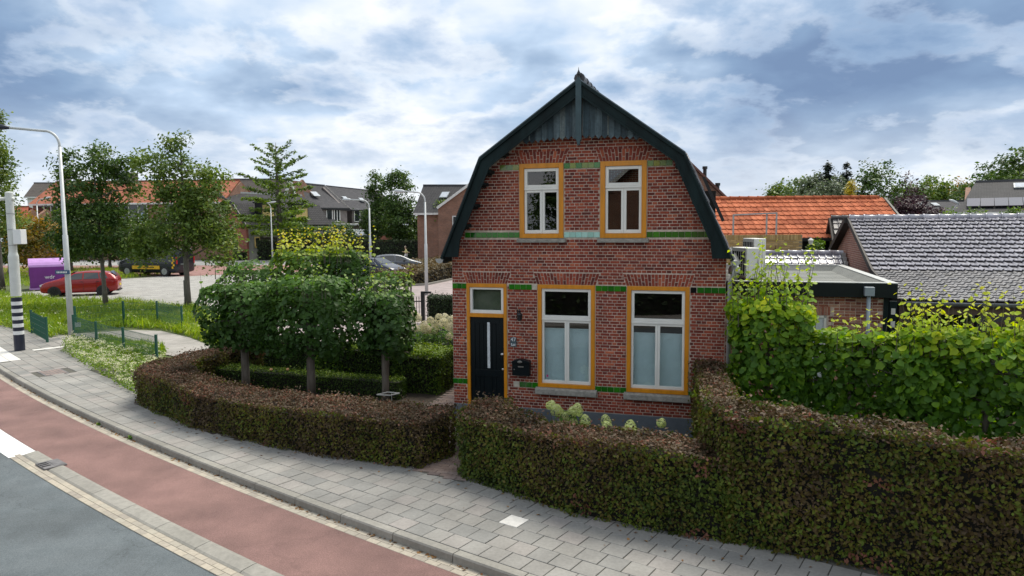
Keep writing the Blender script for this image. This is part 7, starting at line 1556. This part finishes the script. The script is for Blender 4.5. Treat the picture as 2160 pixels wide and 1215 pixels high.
simple_tree('upright_tree', 'broad dark upright tree beside the slim one', 840, 82, [(0, 0, 7.2, 1.9, 1.6, 3.0), (.5, 0, 4.2, 2.3, 2, 2.4), (-.4, 0, 9.2, .8, .8, 1.0)], L_T1, 190, 50)
simple_tree('young_tree', 'small yellow-green tree in front of the brown gable', 932, 75, [(0, 0, 4.2, 1.45, 1.3, 1.3), (0, 0, 5.4, .75, .7, 1.0), (.4, 0, 3.2, 1.3, 1., .8)], L_T3, 110, 42, .20, .45, 2.0, .09)
simple_tree('garden_tree', 'rounded dark garden shrub behind the left end of the long hedge', 628, 88, [(0, 0, 2.8, 1.9, 1.4, 1.9)], L_T1, 60, 45)
simple_tree('garden_tree', 'small garden tree sticking out above the middle of the long hedge', 722, 86, [(0, 0, 2.8, 1.6, 1.4, 1.7)], L_T1, 50, 45)
simple_tree('garden_tree', 'low shrubbery above the right end of the long hedge', 880, 84, [(0, 0, 2.3, 3.0, 1.4, 1.2)], L_T3, 50, 45)
# right background
def conifer(lab, px, top_y, Y, rb, z0=0., mt=L_CON, name='conifer', tiers=26):
    b = at(px, top_y, Y); hT = b.z; T = thing(name, lab, 'tree', (b.x, Y, 0)); m = MB(); m.tube([(0, 0, 0), (0, 0, hT-.2)], [.2, .02], 7); Cs, Ns = [], []
    for i in range(tiers*5):
        f = RG.random(); z = z0+f*(hT-z0); Lb = rb*1.15*(1-f)**.75*RG.uniform(.6, 1.1)+.2; a_ = RG.random()*6.283; k = int(40*Lb+10); t = RG.random(k); Cs.append(np.column_stack([math.cos(a_)*Lb*t, math.sin(a_)*Lb*t, z-.28*Lb*t+.15*Lb*t**2])+RG.normal(size=(k, 3))*.10); Ns.append(np.tile([math.cos(a_)*.3, math.sin(a_)*.3, 1], (k, 1))+RG.normal(size=(k, 3))*.4)
    C = np.vstack(Cs); link('crown', leaf_mesh('crown', C, np.vstack(Ns), .24*(.6+.7*RG.random(len(C)))*(rb/2.2)**.5, mt, RG.random(len(C))), T); m.build('trunk', M_BARK, T); return T
conifer('dark conifer rising at the left of the garden trees behind the orange roof', 1747, 346, 62, 2.3); conifer('second dark conifer right behind the first, above the grey-green tree', 1786, 344, 63, 2.1)
conifer('small bright yellow conical conifer above the orange roof ridge', 1796, 385, 46, .62, 3.5, L_YLW, 'golden_conifer', 16)
simple_tree('grey_green_tree', 'wide grey-green willowy tree behind the orange roof', 1752, 56, [(0, 0, 5.2, 2.6, 2, 2.2), (-1.6, 0, 4.6, 1.7, 1.5, 1.5), (1.5, 0, 5.0, 1.8, 1.5, 1.8)], L_WIL, 150, 50, .20, .5)
simple_tree('round_tree', 'large round dark green tree right of the conifers', 1850, 54, [(0, 0, 5.6, 1.9, 1.8, 2.9), (.5, 0, 3.6, 2.1, 2, 2.2)], L_T1, 190, 50, .20, .5)
simple_tree('copper_tree', 'dark purple-leaved tree above the glazed roof ridge', 1934, 46, [(0, 0, 4.0, 1.5, 1.4, 1.5), (-.9, 0, 4.2, 1.0, 1, 1.4)], L_PUR, 120, 50, .17, .42)
simple_tree('slender_brown_tree', 'thin brownish tree top between the round tree and the purple tree', 1905, 58, [(0, 0, 5.8, 1.0, 1, 1.6), (.3, 0, 7.4, .4, .4, .6)], L_AUT if False else L_PUR, 40, 34, .2, .5)
for i, (px, Y, zc, rr_, hh, mt, lab) in enumerate([(1650, 90, 7.0, 2.0, 1.8, L_T2, 'pale tree furthest left above the orange roof'), (1690, 86, 7.2, 2.4, 1.9, L_T2, 'olive tree top between the pale tree and the conifers'), (1715, 80, 7.6, 1.8, 1.8, L_WIL, 'pale olive tree top touching the conifers'), (1950, 95, 8.0, 2.6, 2.6, L_T2, 'loose pale tree top right of the thin brownish one'), (1985, 100, 7.2, 3.5, 2.4, L_T2, 'olive trees beyond the distant grey roof'), (2020, 96, 7.4, 3.0, 2.0, L_AUT, 'slightly yellow tree right of the olive trees'), (2105, 78, 8.2, 3.4, 2.6, L_T1, 'dark tree crown behind the solar house ridge'), (2150, 72, 8.6, 2.8, 2.8, L_T1, 'tallest dark tree at the far right behind the solar house')]):
    simple_tree('distant_tree', lab, px, Y, [(0, 0, zc, rr_, rr_*.8, hh), (rr_*.5, 0, zc-1.2, rr_*.9, rr_*.8, hh), (-rr_*.5, 0, zc-1.6, rr_*.8, rr_*.8, hh)], mt, 75, 42, .36, .9)
simple_tree('bright_shrub', 'bright yellow-green shrub below the solar panels above the glazed ridge', 2035, 40, [(0, 0, 3.9, 1.3, .8, .75), (-.8, 0, 3.8, .8, .8, .6)], L_T3, 60, 45, .13, .3)
simple_tree('small_shrub', 'small green shrub beside the right solar panels', 2135, 41, [(0, 0, 4.1, .5, .5, .7)], L_T3, 24, 40, .13, .25)
simple_tree('garden_shrub', 'leafy green shrub growing between the yellow wall and the cream gable', 1728, 26, [(0, 0, 2.6, .45, .5, .75), (-.5, 0, 2.3, .5, .5, .5)], L_T3, 40, 45, .09, .2, 1., .05)
simple_tree('garden_shrub', 'darker shrub right beside the end of the yellow brick wall', 1702, 26.5, [(0, 0, 2.4, .4, .4, .5)], L_T1, 24, 45, .09, .2, 1., .05)
# far-off belt of trees closing the horizon
n = 16000; x_ = RG.uniform(-330, 330, n); y_ = 190+np.abs(x_)*.1+RG.uniform(0, 40, n); hh = 6.0+2.2*nz(np.column_stack([x_, y_*0, x_*0]), .11, 3)+1.2*nz(np.column_stack([x_, y_*0, x_*0]), .5, 1); C = np.column_stack([x_, y_, hh*RG.random(n)**.6])
o = link('treeline', leaf_mesh('treeline', C, RG.normal(size=(n, 3))+np.array([0, -.6, .6]), 1.5*(.6+.8*RG.random(n)), L_T1, RG.random(n))); tag(o, 'low belt of distant trees along the horizon', 'trees', kind='stuff')

# ================================================================== across the street, behind us: what the window panes mirror
oh = [tuple(kp(s, w)[:2]) for s, w in ((2, -12.0), (34, -12.0), (34, -13.0), (2, -13.0))]
hedge('opposite_hedge', 'dark tall hedge across the street, seen mirrored in the lower windows', 'hedge', oh, 2.3, L_YEW, M_CORE, 60, .16, .12, .05)
T = thing('opposite_house', 'brown brick gabled house across the street, mirrored in the upper windows', 'house', (-6.6, -14, 0), R(-18)); m = MB(); m.prism([(-5, 0, 0), (-5, 0, 4.8), (0, 0, 9.2), (5, 0, 4.8), (5, 0, 0)], (0, -9, 0)); m.build('wall', FB_BR, T); m = MB(); m.prism([(-5.4, .3, 4.6), (0, .3, 9.4), (5.4, .3, 4.6), (5.4, .3, 4.4), (0, .3, 9.15), (-5.4, .3, 4.4)], (0, -9.6, 0)); m.build('roof', M_ROOFDK, T); m = MB(); m.beam((-5.45, .34, 4.5), (0, .34, 9.3), .06, .2); m.beam((5.45, .34, 4.5), (0, .34, 9.3), .06, .2); m.build('verge_board', M_FW, T)
tree('opposite_tree', 'dark tree across the street, mirrored in the left upper window', (-13.6, -13, 0), 2, .2, [(0, 0, 4.6, 1.5, 1.5, 2.8), (.2, 0, 6.9, .9, .9, 1.9)], L_T1, M_BARKLT, 90, 40, .22, .5)
